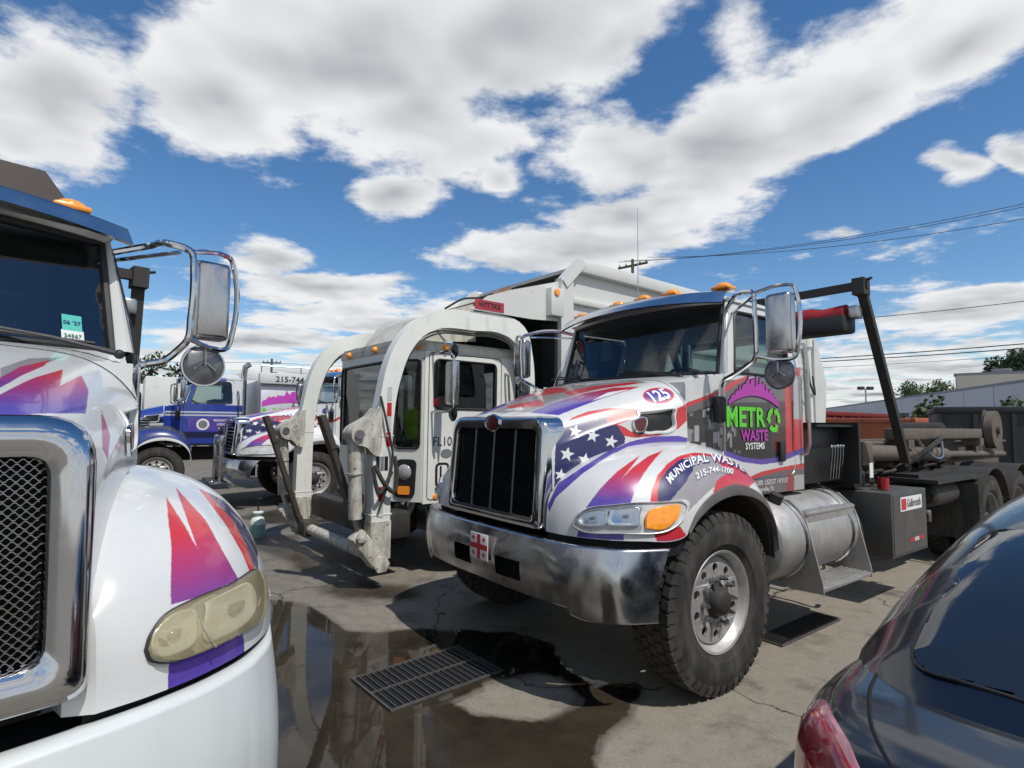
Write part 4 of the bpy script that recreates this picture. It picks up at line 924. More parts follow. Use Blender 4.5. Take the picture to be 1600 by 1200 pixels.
    # ---- headlamps
    for sg in (1, -1):
        L_ = c['lamp']
        def flip(mm): mm.v = [(a, sg * b, d) for a, b, d in mm.v]; return mm
        if c['lamp_style'] == 'clear':
            h = flip(uv_patch(L_, [(1.03, .0), (1.03, .014), (1.0, .017), (.955, .014), (.95, .004), (.5, .003)])).build('headlight_housing', 'fender_lamp', T)
            for q in ([(.185, .86), (.21, .80), (.25, .775), (.285, .775), (.29, .84), (.28, .89), (.24, .905), (.2, .90)], [(.305, .775), (.35, .77), (.395, .775), (.392, .84), (.385, .895), (.34, .90), (.305, .895)]):
                flip(uv_patch(q, [(1, .012), (.92, .014), (.7, .006), (.3, .003), (.05, .003)], 32)).build('reflector', 'reflector', h)
                flip(uv_patch(q, [(1.06, .011), (1.04, .017), (1.0, .017), (.98, .012)], 32)).build('reflector_rim', 'chrome', h)
                flip(uv_patch(q, [(.22, .004), (.2, .014), (.12, .017), (.02, .018)], 16)).build('bulb', 'bulb_glass', h)
            flip(uv_patch(TURN_A, [(1, .012), (.93, .022), (.7, .024), (.4, .024)], 32)).build('turn_signal', 'amber', h)
            flip(uv_patch([p for p in L_ if p[0] < .40] + [(.40, .925), (.402, .75)][::1] if False else [(.166, .906), (.185, .818), (.226, .76), (.329, .744), (.398, .745), (.398, .84), (.395, .925), (.30, .925), (.20, .925)], [(1.0, .014), (.97, .024), (.9, .028), (.5, .03), (.02, .03)])).build('lens', 'lens_clear', h)
        else:
            h = flip(uv_patch(L_, [(1.035, .0), (1.035, .008), (1.0, .01)])).build('headlight_housing', 'black_plastic', T)
            flip(uv_patch(L_, [(1.0, .006), (.9, .004), (.02, .004)])).build('lamp_bowl', 'lamp_silver', h)
            for q in ([(.10, .76), (.115, .70), (.15, .675), (.185, .70), (.19, .79), (.17, .86), (.13, .855), (.105, .82)], [(.215, .71), (.27, .72), (.33, .745), (.345, .80), (.32, .88), (.26, .895), (.215, .885)]):
                flip(uv_patch(q, [(1, .012), (.92, .015), (.7, .009), (.3, .006), (.05, .006)], 32)).build('reflector', 'reflector', h)
                flip(uv_patch(q, [(.26, .008), (.24, .018), (.14, .022), (.02, .023)], 16)).build('bulb', 'bulb_glass', h)
            flip(uv_patch(L_, [(1.0, .008), (.975, .022), (.93, .03), (.7, .036), (.4, .038), (.02, .038)])).build('lens', 'haze_lens', h)
            a, b = np.array(L_[2]), np.array(L_[10]); mid = (np.array(L_[3]) + np.array(L_[10])) / 2
            us = np.linspace(0, 1, 16); A0 = np.array([.19, .69]); A1 = np.array([.205, .90])
            pu = A0[0] + (A1[0]-A0[0]) * us - .012 * np.sin(us*math.pi); pv = A0[1] + (A1[1]-A0[1]) * us
            Q = fender(pu, pv) + fender_n(pu, pv) * .0385; mm = MB(); mm.tube([tuple(x) for x in Q], .002, 5); flip(mm).build('lens_rib', 'lamp_silver', h)
    # ---- cab
    for sg in (1, -1):
        nx, nz = c.get('cab_res', (330, 330)) if (sg > 0 and c['cab']) else (70, 70)
        Xs, Zs = np.meshgrid(np.linspace(-.10, -1.66, nx), np.linspace(1.12, 2.63, nz), indexing='ij')
        Y = cab_side_y(Zs) - .075 * np.clip((Xs + .43) / .33, 0, 1) ** 1.5
        Y = Y - .05 * np.clip((-Xs - 1.60) / .06, 0, 1) ** 2
        out = [(-.09, 1.30), (-.09, 1.955), (-.30, 1.995), (-.50, 2.03), (-.67, 2.64), (-1.7, 2.64), (-1.7, 1.11), (-.60, 1.11)]
        win = round_poly([(-.59, 2.035), (-.725, 2.52), (-1.40, 2.53), (-1.43, 2.035)], [.04, .07, .07, .06], 5)
        keep = inpoly(Xs, Zs, out) & ~inpoly(Xs, Zs, win)
        C_ = paint((c['cab'] or []) if sg > 0 else [], Xs, Zs, Zs)
        if sg > 0 and c['cab'] is CAB_A:          # printed city view
            rg = np.random.default_rng(5)
            for k in range(150):
                x0 = -.03 - rg.random() * 1.2; z0_ = 1.40 + rg.random() * .36; w_, h_ = .01 + rg.random() * .04, .03 + rg.random() * .10
                kk = (Xs < x0) & (Xs > x0 - w_) & (Zs > z0_) & (Zs < z0_ + h_) & inpoly(Xs, Zs, [(-.03,1.70),(-.21,1.74),(-.45,1.81),(-.6,1.81),(-.6,1.44),(-.44,1.46),(-.24,1.50),(-.03,1.53)] if k < 110 else [(-.47,1.47),(-1.25,1.42),(-1.25,1.36),(-.9,1.39)])
                C_[kk] = np.array(lin(*([g_ := int(70 + rg.random() * 110)] * 3)))
        o = dense('cab_side', np.stack([Xs, sg * Y, Zs], -1), 'livery', T, C_, keep)
        wp = [(x, sg * (float(cab_side_y(np.array(z))) + .004), z) for x, z in win]
        m = MB(); m.tube(wp + [wp[0]], .011, 6); m.build('window_seal', 'black_plastic', T)
        m = MB(); m.add([(x, y - sg * .012, z) for x, y, z in wp], [tuple(range(len(wp)))]); m.build('side_window', 'glass', T, 0)
        dp = round_poly([(-.455, 1.24), (-.455, 2.04), (-.665, 2.585), (-1.46, 2.585), (-1.46, 1.24)], [.02, .05, .08, .06, .12], 6)
        m = MB(); m.tube([(x, sg * (float(cab_side_y(np.array(z))) + .0), z) for x, z in dp] + [(dp[0][0], sg * .93, dp[0][1])], .0045, 4); m.build('door_seam', 'chrome_dull' if c['cab'] is CAB_A else 'black_plastic', T)
        hd = MB(); hd.rbox((-1.27, .93, 1.36) if sg > 0 else (-1.27, -.955, 1.36), (-1.19, .955, 1.52) if sg > 0 else (-1.19, -.93, 1.52), .012); hd.build('door_handle', 'black_plastic', T)
        m = MB(); m.tube([(-1.54, sg*.90, 2.35), (-1.54, sg*.99, 2.32), (-1.56, sg*1.0, 2.2), (-1.57, sg*1.0, 1.5), (-1.56, sg*.98, 1.42), (-1.54, sg*.91, 1.40)], .014, 8); m.build('grab_handle', 'chrome_dull', T)
        # pillar between windscreen and side
        zz = np.linspace(0, 1, 12); A = np.array([np.array(WS_B(.84)) * (1-t) + np.array(WS_T(.80)) * t for t in zz]); B = np.array([(-.50 - .17*t, float(cab_side_y(np.array(2.03 + .6*t))), 2.03 + .6*t) for t in zz])
        M_ = (A + B) / 2 + np.array([.02, .015, 0]); m = MB(); m.grid(np.array([A, M_, B]) * (1, sg, 1)); m.build('windscreen_pillar', W_, T)
        m = MB(); m.rbox((-.72, sg*.38 - .25, 1.5), (-1.15, sg*.38 + .25, 1.62), .05); m.rbox((-1.1, sg*.38 - .24, 1.55), (-1.25, sg*.38 + .24, 2.08), .06); m.build('seat', 'interior_grey', T)
    n = 40; ys = np.linspace(-.84, .84, n)
    B = np.array([WS_B(y) for y in ys]); Tp = np.array([WS_T(y * .80 / .84) for y in ys])
    def wsline(t): return B * (1 - t) + Tp * t
    m = MB(); m.grid(np.array([wsline(t) for t in np.linspace(0, 1, 8)])); m.build('windshield', 'glass_dark' if c['dark_glass'] else 'glass', T)
    per = [tuple(p) for p in wsline(0)] + [tuple(p) for p in [B[-1]*(1-t) + Tp[-1]*t for t in (.2,.4,.6,.8)]] + [tuple(p) for p in wsline(1)[::-1]] + [tuple(p) for p in [B[0]*(1-t) + Tp[0]*t for t in (.8,.6,.4,.2)]]
    m = MB(); m.tube([(x + .006, y, z) for x, y, z in per] + [(per[0][0] + .006, per[0][1], per[0][2])], .016, 6); m.build('windshield_seal', 'black_plastic', T)
    H = hood_top(np.ones(24), np.linspace(0, .66, 24)); H = np.concatenate([H[::-1] * (1, -1, 1), H[1:]]); H[:, 0] += .012
    mid = np.array([WS_B(y) for y in np.interp(np.linspace(-1, 1, len(H)), [-1, 1], [-.90, .90])]) + np.array([.02, 0, -.012]); mid[:, 1] = np.interp(np.arange(len(H)), [0, len(H)-1], [-.89, .89])
    Hs = H.copy(); Hs[:, 1] *= np.linspace(1, 1, len(H)); m = MB(); m.grid(np.array([H, H * .5 + mid * .5 + np.array([0, 0, .006]), mid, mid + (-.06, 0, -.02)])); m.build('cowl', W_, T)
    m = MB(); m.box((-.62, -.84, 1.2), (-.115, .84, 1.945)); m.build('firewall', W_, T, 0)
    m = MB(); m.rbox((-.75, -.84, 1.85), (-.45, .84, 2.02), .06, 3); m.build('dashboard', 'interior', T)
    m = MB(); ct = Vector((-.84, .40, 1.98)); ax = Vector((-.55, 0, .83)).normalized(); m.tube([ct + (Vector((0, 1, 0)) * math.cos(a) + ax.cross(Vector((0, 1, 0))) * math.sin(a)) * .22 for a in np.linspace(0, 2*math.pi, 33)], .014, 8); m.tube([ct + Vector((0, .2, 0)), ct - Vector((0, .2, 0))], .012, 6); m.tube([ct, ct - ax * .3], .025, 8); m.build('steering_wheel', 'interior', T)
    # roof, header, back wall, floor
    xs = np.linspace(-.60, -1.66, 26); yv = np.linspace(-1, 1, 41); X, Yv = np.meshgrid(xs, yv, indexing='ij')
    fr = np.clip((-X - .60) / .30, 0, 1); bk = np.clip((X + 1.66) / .18, 0, 1)
    Zr = 2.60 + (.02 + .17 * np.sqrt(np.clip(1 - (1 - fr)**2, 0, 1)) * np.sqrt(np.clip(1 - (1 - bk)**2, 0.0, 1))) * (1 - np.abs(Yv)**3.2)
    Yr = Yv * (.845 - .0 * X); m = MB(); m.grid(np.stack([X, Yr, Zr], -1)); m.build('roof', W_, T)
    m = MB(); m.grid(np.array([Tp, np.stack([np.full(n, -.60), np.linspace(-.845, .845, n), 2.60 + .02 * (1 - np.abs(np.linspace(-1, 1, n))**3.2)], -1)])); m.build('header', W_, T)
    v, f = plate2d([[(-.87, 1.12), (.87, 1.12), (.84, 2.62), (-.84, 2.62)], round_poly([(-.62, 1.96), (.62, 1.96), (.62, 2.46), (-.62, 2.46)], .06)], .03)
    m = MB(); m.add([(-1.64 + z, x, y) for x, y, z in v], f); m.build('cab_back', W_, T)
    m = MB(); m.box((-1.66, -.64, 1.94), (-1.655, .64, 2.48)); m.build('rear_window', 'glass', T, 0)
    m = MB(); m.box((-1.63, -.9, 1.13), (-.15, .9, 1.17)); m.build('cab_floor', 'interior', T, 0)
    # visor and clearance lamps
    ys = np.linspace(-.90, .90, 41); q = (np.abs(ys) / .9)
    lo = np.stack([-.34 - .16 * q**2.4, ys, 2.555 + .045 * (1 - q**2)], -1); hi = np.stack([-.60 - .08 * q**3, ys * .97, 2.675 + .05 * (1 - q**2)], -1)
    md = (lo + hi) / 2 + np.array([.02, 0, .03]); un = lo + np.array([-.02, 0, -.006]); m = MB(); m.grid(np.array([un, lo, lo * .75 + hi * .25 + (.012, 0, .014), md, hi, hi + (-.05, 0, -.01)])); m.build('sun_visor', c.get('visor', 'visor_steel'), T)
    for yb in (-.78, -.30, 0, .30, .78) if c['lamps5'] else (-.68, 0, .68):
        m = MB(); zz = 2.70 + .055 * (1 - (abs(yb)/.9)**2) - .02; m.rbox((-.77, yb - .075, zz), (-.64, yb + .075, zz + .03), .012); m.ball((-.705, yb, zz + .022), .066, 20, (.95, 1.0, .62)); m.build('clearance_light', 'amber', T)
    # wipers
    for y0 in (-.60, .28) if not c['dark_glass'] else (-.60, .50):
        m = MB(); m.ball((-.365, y0 + .34, 2.005), .022); m.tube([(-.365, y0 + .34, 2.005), (-.38, y0 + .1, 2.055), (-.40, y0 - .26, 2.10)], [.013, .01, .006], 6); m.tube([(-.395, y0 - .30, 2.075), (-.375, y0 + .25, 2.045)], .008, 5); m.build('wiper', 'black_plastic', T)
    # mirrors
    for sg in (1, -1):
        e = bpy.data.objects.new('side_mirror', None); COL.objects.link(e); e.parent = T
        f = lambda L: [(x, sg * y, z) for x, y, z in L]
        MX, MY = -.30, 1.265 + c.get('mirror', 0.0); MB0 = .965 + c.get('mount', 0.0)
        m = MB(); m.tube(f([tuple(p) for p in curve_pts([(-.66, .83, 2.53), (-.52, .98, 2.575), (MX - .07, MY - .10, 2.56), (MX, MY - .01, 2.52), (MX + .01, MY, 2.42), (MX, MY, 2.2), (MX - .005, MY - .01, 2.09), (MX - .03, .965 + (MY - .965) * .72, 2.045), (MX - .045, .965 + (MY - .965) * .35, 1.99), (-.347, MB0 + (MY - MB0) * .08, 1.95), (-.35, MB0, 1.84)], 50)]), .017, 8)
        m.tube(f([(-.72, .83, 2.50), (MX - .07, MY - .04, 2.53)]), .010, 6); m.build('mirror_bracket', 'chrome', e)
        m = MB(); m.tube(f([tuple(p) for p in curve_pts([(MX - .01, MY, 2.53), (MX - .06, MY + .14, 2.56), (MX - .1, MY + .21, 2.55), (MX - .1, MY + .225, 2.5), (MX - .1, MY + .225, 2.15), (MX - .1, MY + .21, 2.09), (MX - .05, MY + .12, 2.07), (MX, MY, 2.10)], 40)]), .013, 8); m.build('mirror_guard', 'chrome', e)
        m = MB(); a, b = sorted((sg*(MY + .03), sg*(MY + .20))); m.rbox((MX - .15, a, 2.115), (MX - .05, b, 2.515), .028, 3); m.build('mirror_housing', 'chrome_dull', e)
        m = MB(); m.box((MX - .154, a + .012, 2.13), (MX - .150, b - .012, 2.50)); m.build('mirror_glass', 'mirror_face', e, 0)
        m = MB(); m.lathe([(.0, .022), (.03, .021), (.07, .014), (.096, .003), (.10, 0), (.10, -.008), (.094, -.01), (0, -.018)], (MX - .11, sg*(MY + .10), 1.985), (1, 0, 0), 28); cm = m.build('convex_mirror', 'mirror_back', e)
        cc = Vector((MX - .11, sg*(MY + .10), 1.985)); m = MB(); m.tube([cc + Vector((.004, .1 * math.cos(a), .1 * math.sin(a))) for a in np.linspace(0, 2*math.pi, 33)], .006, 5); m.build('mirror_rim', 'chrome', cm)
        m = MB(); m.tube([cc + Vector((.028, 0, 0)), cc + Vector((.03, 0, .11))], .007, 6); m.tube([cc + Vector((.028, -.05, -.02)), cc + Vector((.03, 0, .02)), cc + Vector((.028, .05, -.02))], .006, 6); m.build('mirror_strut', 'steel', cm)
        m = MB(); a, b = sorted((sg*(MB0 - .045), sg*(MB0 + .035))); m.rbox((-.39, a, 1.66), (-.31, b, 1.85), .03, 3); m.build('mirror_mount', 'black_plastic', e)
    # ---- running gear
    for sg in (1, -1):
        m = MB(); m.box((c.get('tail', -9.3), sg*.43 - .04, .74), (.55, sg*.43 + .04, 1.0)); m.build('chassis_rail', 'frame_black', T, 0)
    m = MB(); m.tube([(0, -1.0, .5), (0, 1.0, .5)], .06, 10); m.build('front_axle', 'frame_black', T)
    for sg in (1, -1): wheel(T, 0, sg * c['front'][2], c['front'][0], c['front'][1], True)
    if c.get('stretch'):                         # longer nose ahead of the axle
        for o in T.children:
            if o.type == 'MESH':
                for v in o.data.vertices:
                    if v.co.x > 0: v.co.x *= c['stretch']
    return T

mat('lamp_silver', (0.42, 0.40, 0.34), 0.35, metal=0.3, var=0.15, scale=14)
haze_lens()
mat('livery_white', lin(206, 208, 206), 0.28, coat=0.5, dirt=0.16, var=0.03, scale=4)
mat('chrome_trim', lin(214, 216, 214), 0.3, coat=0.4, var=0.03)
mat('fender_lamp', (0.55, 0.55, 0.55), 0.3, coat=0.4, var=0.2, scale=16)
mat('mirror_face', (0.8, 0.82, 0.84), 0.02, metal=1, var=0)
CFG_A = dict(hood=HOOD_A, fender=FEND_A, cab=CAB_A, hood_res=(330, 340), fend_res=(520, 150), flare=True, grille_top=1.69, mesh='dark', bars=True,
             bumper_z=(.56, .945), dents=True, holes=True, bumper_mat='bumper_chrome', bolts=(), plate=True, lamp=LAMP_A, lamp_style='clear', dark_glass=False, lamps5=True, front=(.55, .32, 1.05))
mat('mirror_back', (0.2, 0.2, 0.21), 0.3, metal=0.6, var=0.2, scale=10)
mat('visor_steel', (0.72, 0.73, 0.75), 0.2, metal=1, var=0.06, scale=6, dirt=0.1, dirt_col=(0.3, 0.3, 0.3))
mat('bulb_glass', (0.25, 0.26, 0.28), 0.1, coat=1.0, var=0.1)
mat('grille_dim', (0.16, 0.16, 0.165), 0.4, metal=0.8, var=0.1)
mat('bumper_chrome', (0.54, 0.54, 0.545), 0.25, metal=1, dirt=0.1, dirt_col=(0.16, 0.15, 0.135), var=0.08, scale=5, rvar=0.6)
TA = conventional('roll_off_truck', (.611, 4.484, 0), R(216.8), 'roll-off truck with number 125 on its flag-wrapped hood and a dented chrome bumper', 'trucks in the yard', CFG_A)
CFG_B = dict(CFG_A, hood=HOOD_B, fender=FEND_B, cab=None, hood_res=(300, 340), fend_res=(640, 220), flare=False, grille_top=1.72, nose=(.03, -.01), ring=.015, gz0=1.04, ring_bt=(.10, .10), mirror=-.16, mount=-.07, bw=.965, mesh='bright', bars=False,
             bumper_z=(.48, .962), dents=False, holes=False, bumper_mat='white_plastic', bolts=(.42, -.42), plate=False, lamp=LAMP_B, lamp_style='hazed', dark_glass=True, lamps5=False, front=(.50, .30, 1.02))
TB = conventional('container_truck', (-2.086, 1.643, -.068), R(316.93), 'white truck with bright mesh grille and yellowed headlight, cut off by the left edge', 'trucks in the yard', CFG_B)

# ------------------------------------------------------------------ roll-off gear, decals and steps of truck 125
def part(parent, name, m, *shapes, smooth=35):
    """shapes: ('box',a,b) ('rbox',a,b,r) ('tube',pts,r) ('bar',p,q,w,h)"""
    b = MB()
    for s in shapes: getattr(b, s[0])(*s[1:])
    return b.build(name, m, parent, smooth)
def dec(T):
    w = .62; lettering('lettering', 'MUNICIPAL WASTE', .10, on_fender(MUNI_BASE, MUNI_TOP, .97, .075, .0045), 'ink_white', T, .02, .03, .97)
    lettering('lettering_shadow', 'MUNICIPAL WASTE', .10, lambda a, b: on_fender(MUNI_BASE, MUNI_TOP, .97, .075, .0028)(a + .006, b - .006), 'ink_navy', T, .045, .03, .97)
    lettering('lettering', '215-744-1700', .085, on_fender(TEL_BASE, TEL_TOP, .66, .064, .0045), 'ink_white', T, .02, .03)
    lettering('lettering_shadow', '215-744-1700', .085, lambda a, b: on_fender(TEL_BASE, TEL_TOP, .66, .064, .0028)(a + .005, b - .005), 'ink_grey', T, .04, .03)
    u0, v0 = NUM_C
    lettering('lettering', '125', .13, lambda a, b: tuple(hood_top(u0 + a / .99, v0 - b / 1.0) + hood_n(u0 + a / .99, v0 - b / 1.0) * .003), 'ink_white', T, .03, .02, .8)
    Y = .936
    def L_(s, cx, cz, size, m, bold=.02, sq=1.0, y=Y, nm='lettering'): return lettering(nm, s, size, on_y(cx, y, cz, -1), m, T, bold, 0, sq)
    L_('METR', -.725, 1.70, .205, 'ink_black', .05, 1.0, Y - .003, 'lettering_shadow'); L_('METR', -.725, 1.70, .205, 'ink_green', .03, 1.0)
    L_('WASTE', -.845, 1.566, .112, 'ink_magenta', .03, .98); L_('SYSTEMS', -.845, 1.488, .068, 'ink_white', .02, 1.0)
    L_('GVW 66,000  USDOT 1419157', -1.0, 1.208, .056, 'ink_white', .0, .88); L_('Feasterville, Pa', -.95, 1.158, .056, 'ink_white', .0, .88)
    # recycling arrows
    cx, cz = -1.125, 1.69
    for k in range(3):
        a0 = R(90 + 120 * k + 12); m = MB(); P = []
        for t in np.linspace(0, R(72), 8): P.append((.098 * math.cos(a0 + t), .098 * math.sin(a0 + t)))
        a1 = a0 + R(72); tip = (.075 * math.cos(a1 + R(32)), .075 * math.sin(a1 + R(32)))
        P += [(.118 * math.cos(a1), .118 * math.sin(a1)), tip, (.036 * math.cos(a1), .036 * math.sin(a1))]
        for t in np.linspace(R(72), 0, 8): P.append((.058 * math.cos(a0 + t), .058 * math.sin(a0 + t)))
        m.add([(cx - x, Y, cz + z) for x, z in P], [tuple(range(len(P)))]); m.build('recycling_arrow', 'ink_green', T, 0)
    # skyline above the name
    rg = np.random.default_rng(3); xs = np.linspace(-.50, -1.19, 40); low = lambda x: 1.795 + .075 * (1 - ((x + .845) / .345)**2)
    hi = []
    for i, x in enumerate(xs):
        e = 1 - ((x + .845) / .345)**2; h = low(x) + .03 + .04 * e + (.085 * max(e, 0) * rg.random()); hi += [(x, h), (x - .0177 * .9, h)]
    hi[38] = (hi[38][0], 2.0); hi[39] = (hi[39][0], 2.0)
    for nm, mm, dy, gr in (('skyline_shadow', 'ink_black', -.003, .008), ('skyline', 'ink_magenta', 0, 0)):
        V = []; F = []
        for x, h in hi: V += [(x, Y + dy, low(x) - gr), (x, Y + dy, h + gr)]
        for i in range(len(hi) - 1): F.append((2*i, 2*i+2, 2*i+3, 2*i+1))
        m = MB(); m.add(V, F); m.build(nm, mm, T, 0)
mat('rim_dark', (0.16, 0.15, 0.14), 0.6, metal=0.3, dirt=0.5, var=0.15, scale=12)
NOSE[:] = (0, 0); dec(TA)
def gantry(T, Y, x0, z0, x1, z1, roll='tarp_red'):
    for sg in (1, -1): part(T, 'tarp_pole', 'frame_black', ('bar', (x0, sg*Y, z0), (x1, sg*Y, z1), .055, .075, (0, 1, 0)))
    part(T, 'tarp_crossbar', 'frame_black', ('bar', (x1, -Y - .06, z1), (x1, Y + .06, z1), .06, .07), ('box', (x1 - .07, Y - .05, z1 - .09), (x1 + .07, Y + .05, z1 + .06)), ('tube', [(x1, Y + .02, z1 + .03), (x1 + .02, Y + .1, z1 + .05)], .012, 6))
    zc = z1 - .28; m = MB(); m.rbox((x1 - .14, -Y + .10, zc - .14), (x1 + .13, Y - .10, zc + .02), .03); m.build('tarp_housing', 'black_plastic', T)
    m = MB(); m.tube([(x1, y, zc + .02 + .012 * math.sin(y * 5)) for y in np.linspace(-Y + .12, Y - .12, 20)], [.105 + .012 * math.sin(q * 2.1) for q in range(20)], 14); m.build('tarp_roll', roll, T)
    part(T, 'tarp_motor', 'steel', ('rbox', (x1 - .06, Y - .10, zc - .02), (x1 + .06, Y - .01, zc + .10), .02))
mat('tarp_red', lin(150, 26, 38), 0.75, var=0.15, scale=9, bump=0.4)
gantry(TA, 1.12, -3.28, 1.3, -2.36, 2.93)
# fuel tank with steps
m = MB(); m.lathe([(0, 0), (.24, .0), (.30, .03), (.315, .06), (.315, 1.30), (.30, 1.33), (0, 1.34)], (-.80, .84, .77), (-1, 0, 0), 40); tk = m.build('fuel_tank', 'tank_alu', TA)
for x in (-1.15, -1.95): part(tk, 'tank_strap', 'steel', ('tube', [(x, .84 + .32 * math.cos(a), .77 + .32 * math.sin(a)) for a in np.linspace(0, 2*math.pi, 30)], .012, 4))
part(tk, 'filler_cap', 'frame_black', ('cyl', (-1.05, .96, 1.05), (-1.05, .99, 1.12), .05, 12))
side = [(.70, 1.06), (1.0, 1.07), (1.08, 1.0), (1.13, .93), (1.24, .47), (1.245, .40), (1.0, .39), (.72, .50)]
for x in (-1.20, -2.06):
    m = MB(); m.prism(side, lambda a, b, h: (h, a, b), x, x - .012); m.build('step_bracket', 'tank_alu', TA)
for (y0, y1, z) in ((.98, 1.13, .955), (1.0, 1.24, .41)):
    s = [('rbox', (-2.06, y0, z), (-1.21, y1, z + .03), .006)] + [('rbox', (-2.05, y0 + .012 + k * .036, z + .03), (-1.22, y0 + .03 + k * .036, z + .038), .003) for k in range(int((y1 - y0) / .036))]
    part(TA, 'step', 'tread_plate', *s)
part(TA, 'step_riser', 'tread_plate', ('box', (-2.05, 1.115, .90), (-1.22, 1.125, .955)))
part(TA, 'hose', 'rubber', ('tube', [tuple(p) for p in curve_pts([(-1.9, .5, 1.12), (-2.15, .8, 1.1), (-2.22, 1.05, .9), (-2.2, 1.12, .62), (-2.3, 1.05, .55)], 24)], .02, 8))
part(TA, 'hose', 'rubber', ('tube', [tuple(p) for p in curve_pts([(-1.2, .6, 1.12), (-1.5, .8, 1.10), (-1.8, .75, 1.13), (-2.1, .6, 1.15)], 20)], .022, 8))
# hydraulic tank behind the cab with its lever bank
part(TA, 'hydraulic_tank', 'black_plastic', ('rbox', (-2.46, .45, 1.14), (-1.74, .86, 1.66), .02), ('box', (-2.50, .42, 1.12), (-2.46, 1.02, 1.68)), ('box', (-2.46, .86, 1.64), (-1.74, .98, 1.66)))
for k in range(5): part(TA, 'control_lever', 'chrome', ('tube', [(-2.06 - k * .055, .93, 1.18), (-2.06 - k * .055, .95, 1.36), (-2.03 - k * .055, .97, 1.46)], .009, 6), ('ball', (-2.03 - k * .055, .97, 1.47), .016, 8))
part(TA, 'beacon', 'red_lens', ('cyl', (-2.9, 1.05, 1.05), (-2.9, 1.05, 1.16), .05, 14))
part(TA, 'warning_tag', 'ink_white', ('box', (-2.83, .99, 1.16), (-2.75, .995, 1.30)))
# tool box
tb = part(TA, 'tool_box', 'grey_box', ('rbox', (-3.53, .70, .45), (-2.65, 1.2, 1.04), .012), ('box', (-3.50, 1.2, .48), (-2.68, 1.204, 1.01)))
sg_ = part(tb, 'maker_plate', 'ink_white', ('box', (-3.38, 1.204, .86), (-2.84, 1.208, .99)))
part(sg_, 'maker_logo', 'ink_red', ('box', (-2.97, 1.208, .875), (-2.86, 1.2105, .975)))
lettering('lettering', 'Galbreath', .105, on_y(-3.17, 1.211, .925, -1), 'ink_grey', sg_, .02, 0, .82)
for k in range(3): part(tb, 'reflective_tape', 'red_tape' if k % 2 == 0 else 'silver_tape', ('box', (-3.40 + k * .12 - .0, 1.204, .56), (-3.29 + k * .12, 1.207, .595)))
part(tb, 'latch', 'steel', ('rbox', (-3.60, 1.17, .78), (-3.52, 1.22, .82), .01), ('rbox', (-3.60, 1.17, .70), (-3.575, 1.22, .80), .01))
# hoist: subframe, long rails, cylinders
for sg in (1, -1):
    part(TA, 'hoist_rail', 'hoist_brown', ('box', (-9.4, sg*.52 - .06, 1.22), (-2.55, sg*.52 + .06, 1.42)), ('box', (-9.4, sg*.52 - .10, 1.42), (-2.55, sg*.52 + .10, 1.445)))
    part(TA, 'subframe', 'hoist_brown', ('box', (-9.3, sg*.48 - .05, 1.0), (-2.7, sg*.48 + .05, 1.2)))
    part(TA, 'hoist_cylinder', 'hoist_brown', ('cyl', (-5.6, sg*.78, 1.30), (-3.1, sg*.78, 1.38), .085, 16), ('cyl', (-8.4, sg*.78, 1.24), (-5.6, sg*.78, 1.30), .045, 12), ('rbox', (-3.2, sg*.78 - .09, 1.25), (-2.95, sg*.78 + .09, 1.5), .03))
for k in range(4): part(TA, 'reflective_tape', 'red_tape' if k % 2 else 'silver_tape', ('box', (-3.0 - k * .17, .583, 1.30), (-2.85 - k * .17, .586, 1.345)))
for k in range(9): part(TA, 'cross_member', 'hoist_brown', ('box', (-3.2 - k * .7, -.46, 1.24), (-3.12 - k * .7, .46, 1.38)))
part(TA, 'upper_beam', 'hoist_brown', ('rbox', (-7.0, .68, 1.50), (-4.0, .86, 1.63), .015), ('box', (-6.98, .66, 1.40), (-6.8, .88, 1.5)), ('box', (-4.3, .66, 1.40), (-4.12, .88, 1.5)))
part(TA, 'cable_reel', 'frame_black', ('cyl', (-5.9, .25, 1.55), (-5.9, .7, 1.55), .16, 20))
part(TA, 'sheave', 'hoist_brown', ('cyl', (-7.6, .80, 1.62), (-7.6, .90, 1.62), .28, 28), ('cyl', (-7.6, .9, 1.62), (-7.6, .94, 1.62), .07, 14))
part(TA, 'hook_plate', 'hoist_brown', ('prism', [(-7.95, 1.25), (-7.25, 1.25), (-7.4, 1.62), (-7.6, 1.92), (-7.75, 1.62)], lambda a, b, h: (a, h, b), .74, .78))
for x in (-5.75, -7.1, -8.45):
    for sg in (1, -1):
        wheel(TA, x, sg * 1.08, .53, .30, False, nuts=(sg > 0 and x > -6), rim='rim_dark'); wheel(TA, x, sg * .74, .53, .26, False, nuts=False, rim='rim_dark')
    if x > -8:
        for sg in (1, -1):
            m = MB(); n = 14; A = [(x + .66 * math.cos(a), .52 + .64 * math.sin(a)) for a in np.linspace(R(22), R(158), n)]; B = [(x + .65 * math.cos(a), .52 + .63 * math.sin(a)) for a in np.linspace(R(22), R(158), n)]
            y0, y1 = sorted((sg * .62, sg * 1.26)); m.ribbon(A, B, y0, y1); m.build('rear_fender', 'frame_black', TA)
for sg in (1, -1): part(TA, 'mud_flap', 'rubber', ('box', (-5.05, sg*.94 - .32, .35), (-5.035, sg*.94 + .32, 1.0)))
part(TA, 'cross_shelf', 'frame_black', ('box', (-5.35, -1.2, 1.05), (-3.9, 1.2, 1.09)), ('box', (-5.3, .3, 1.09), (-4.0, 1.0, 1.13)))
m = MB(); m.lathe([(0, 0), (.10, 0), (.13, .04), (.13, .75), (.10, .80), (0, .80)], (-4.1, 1.0, .90), (-1, 0, 0), 20); m.build('air_tank', 'frame_black', TA)
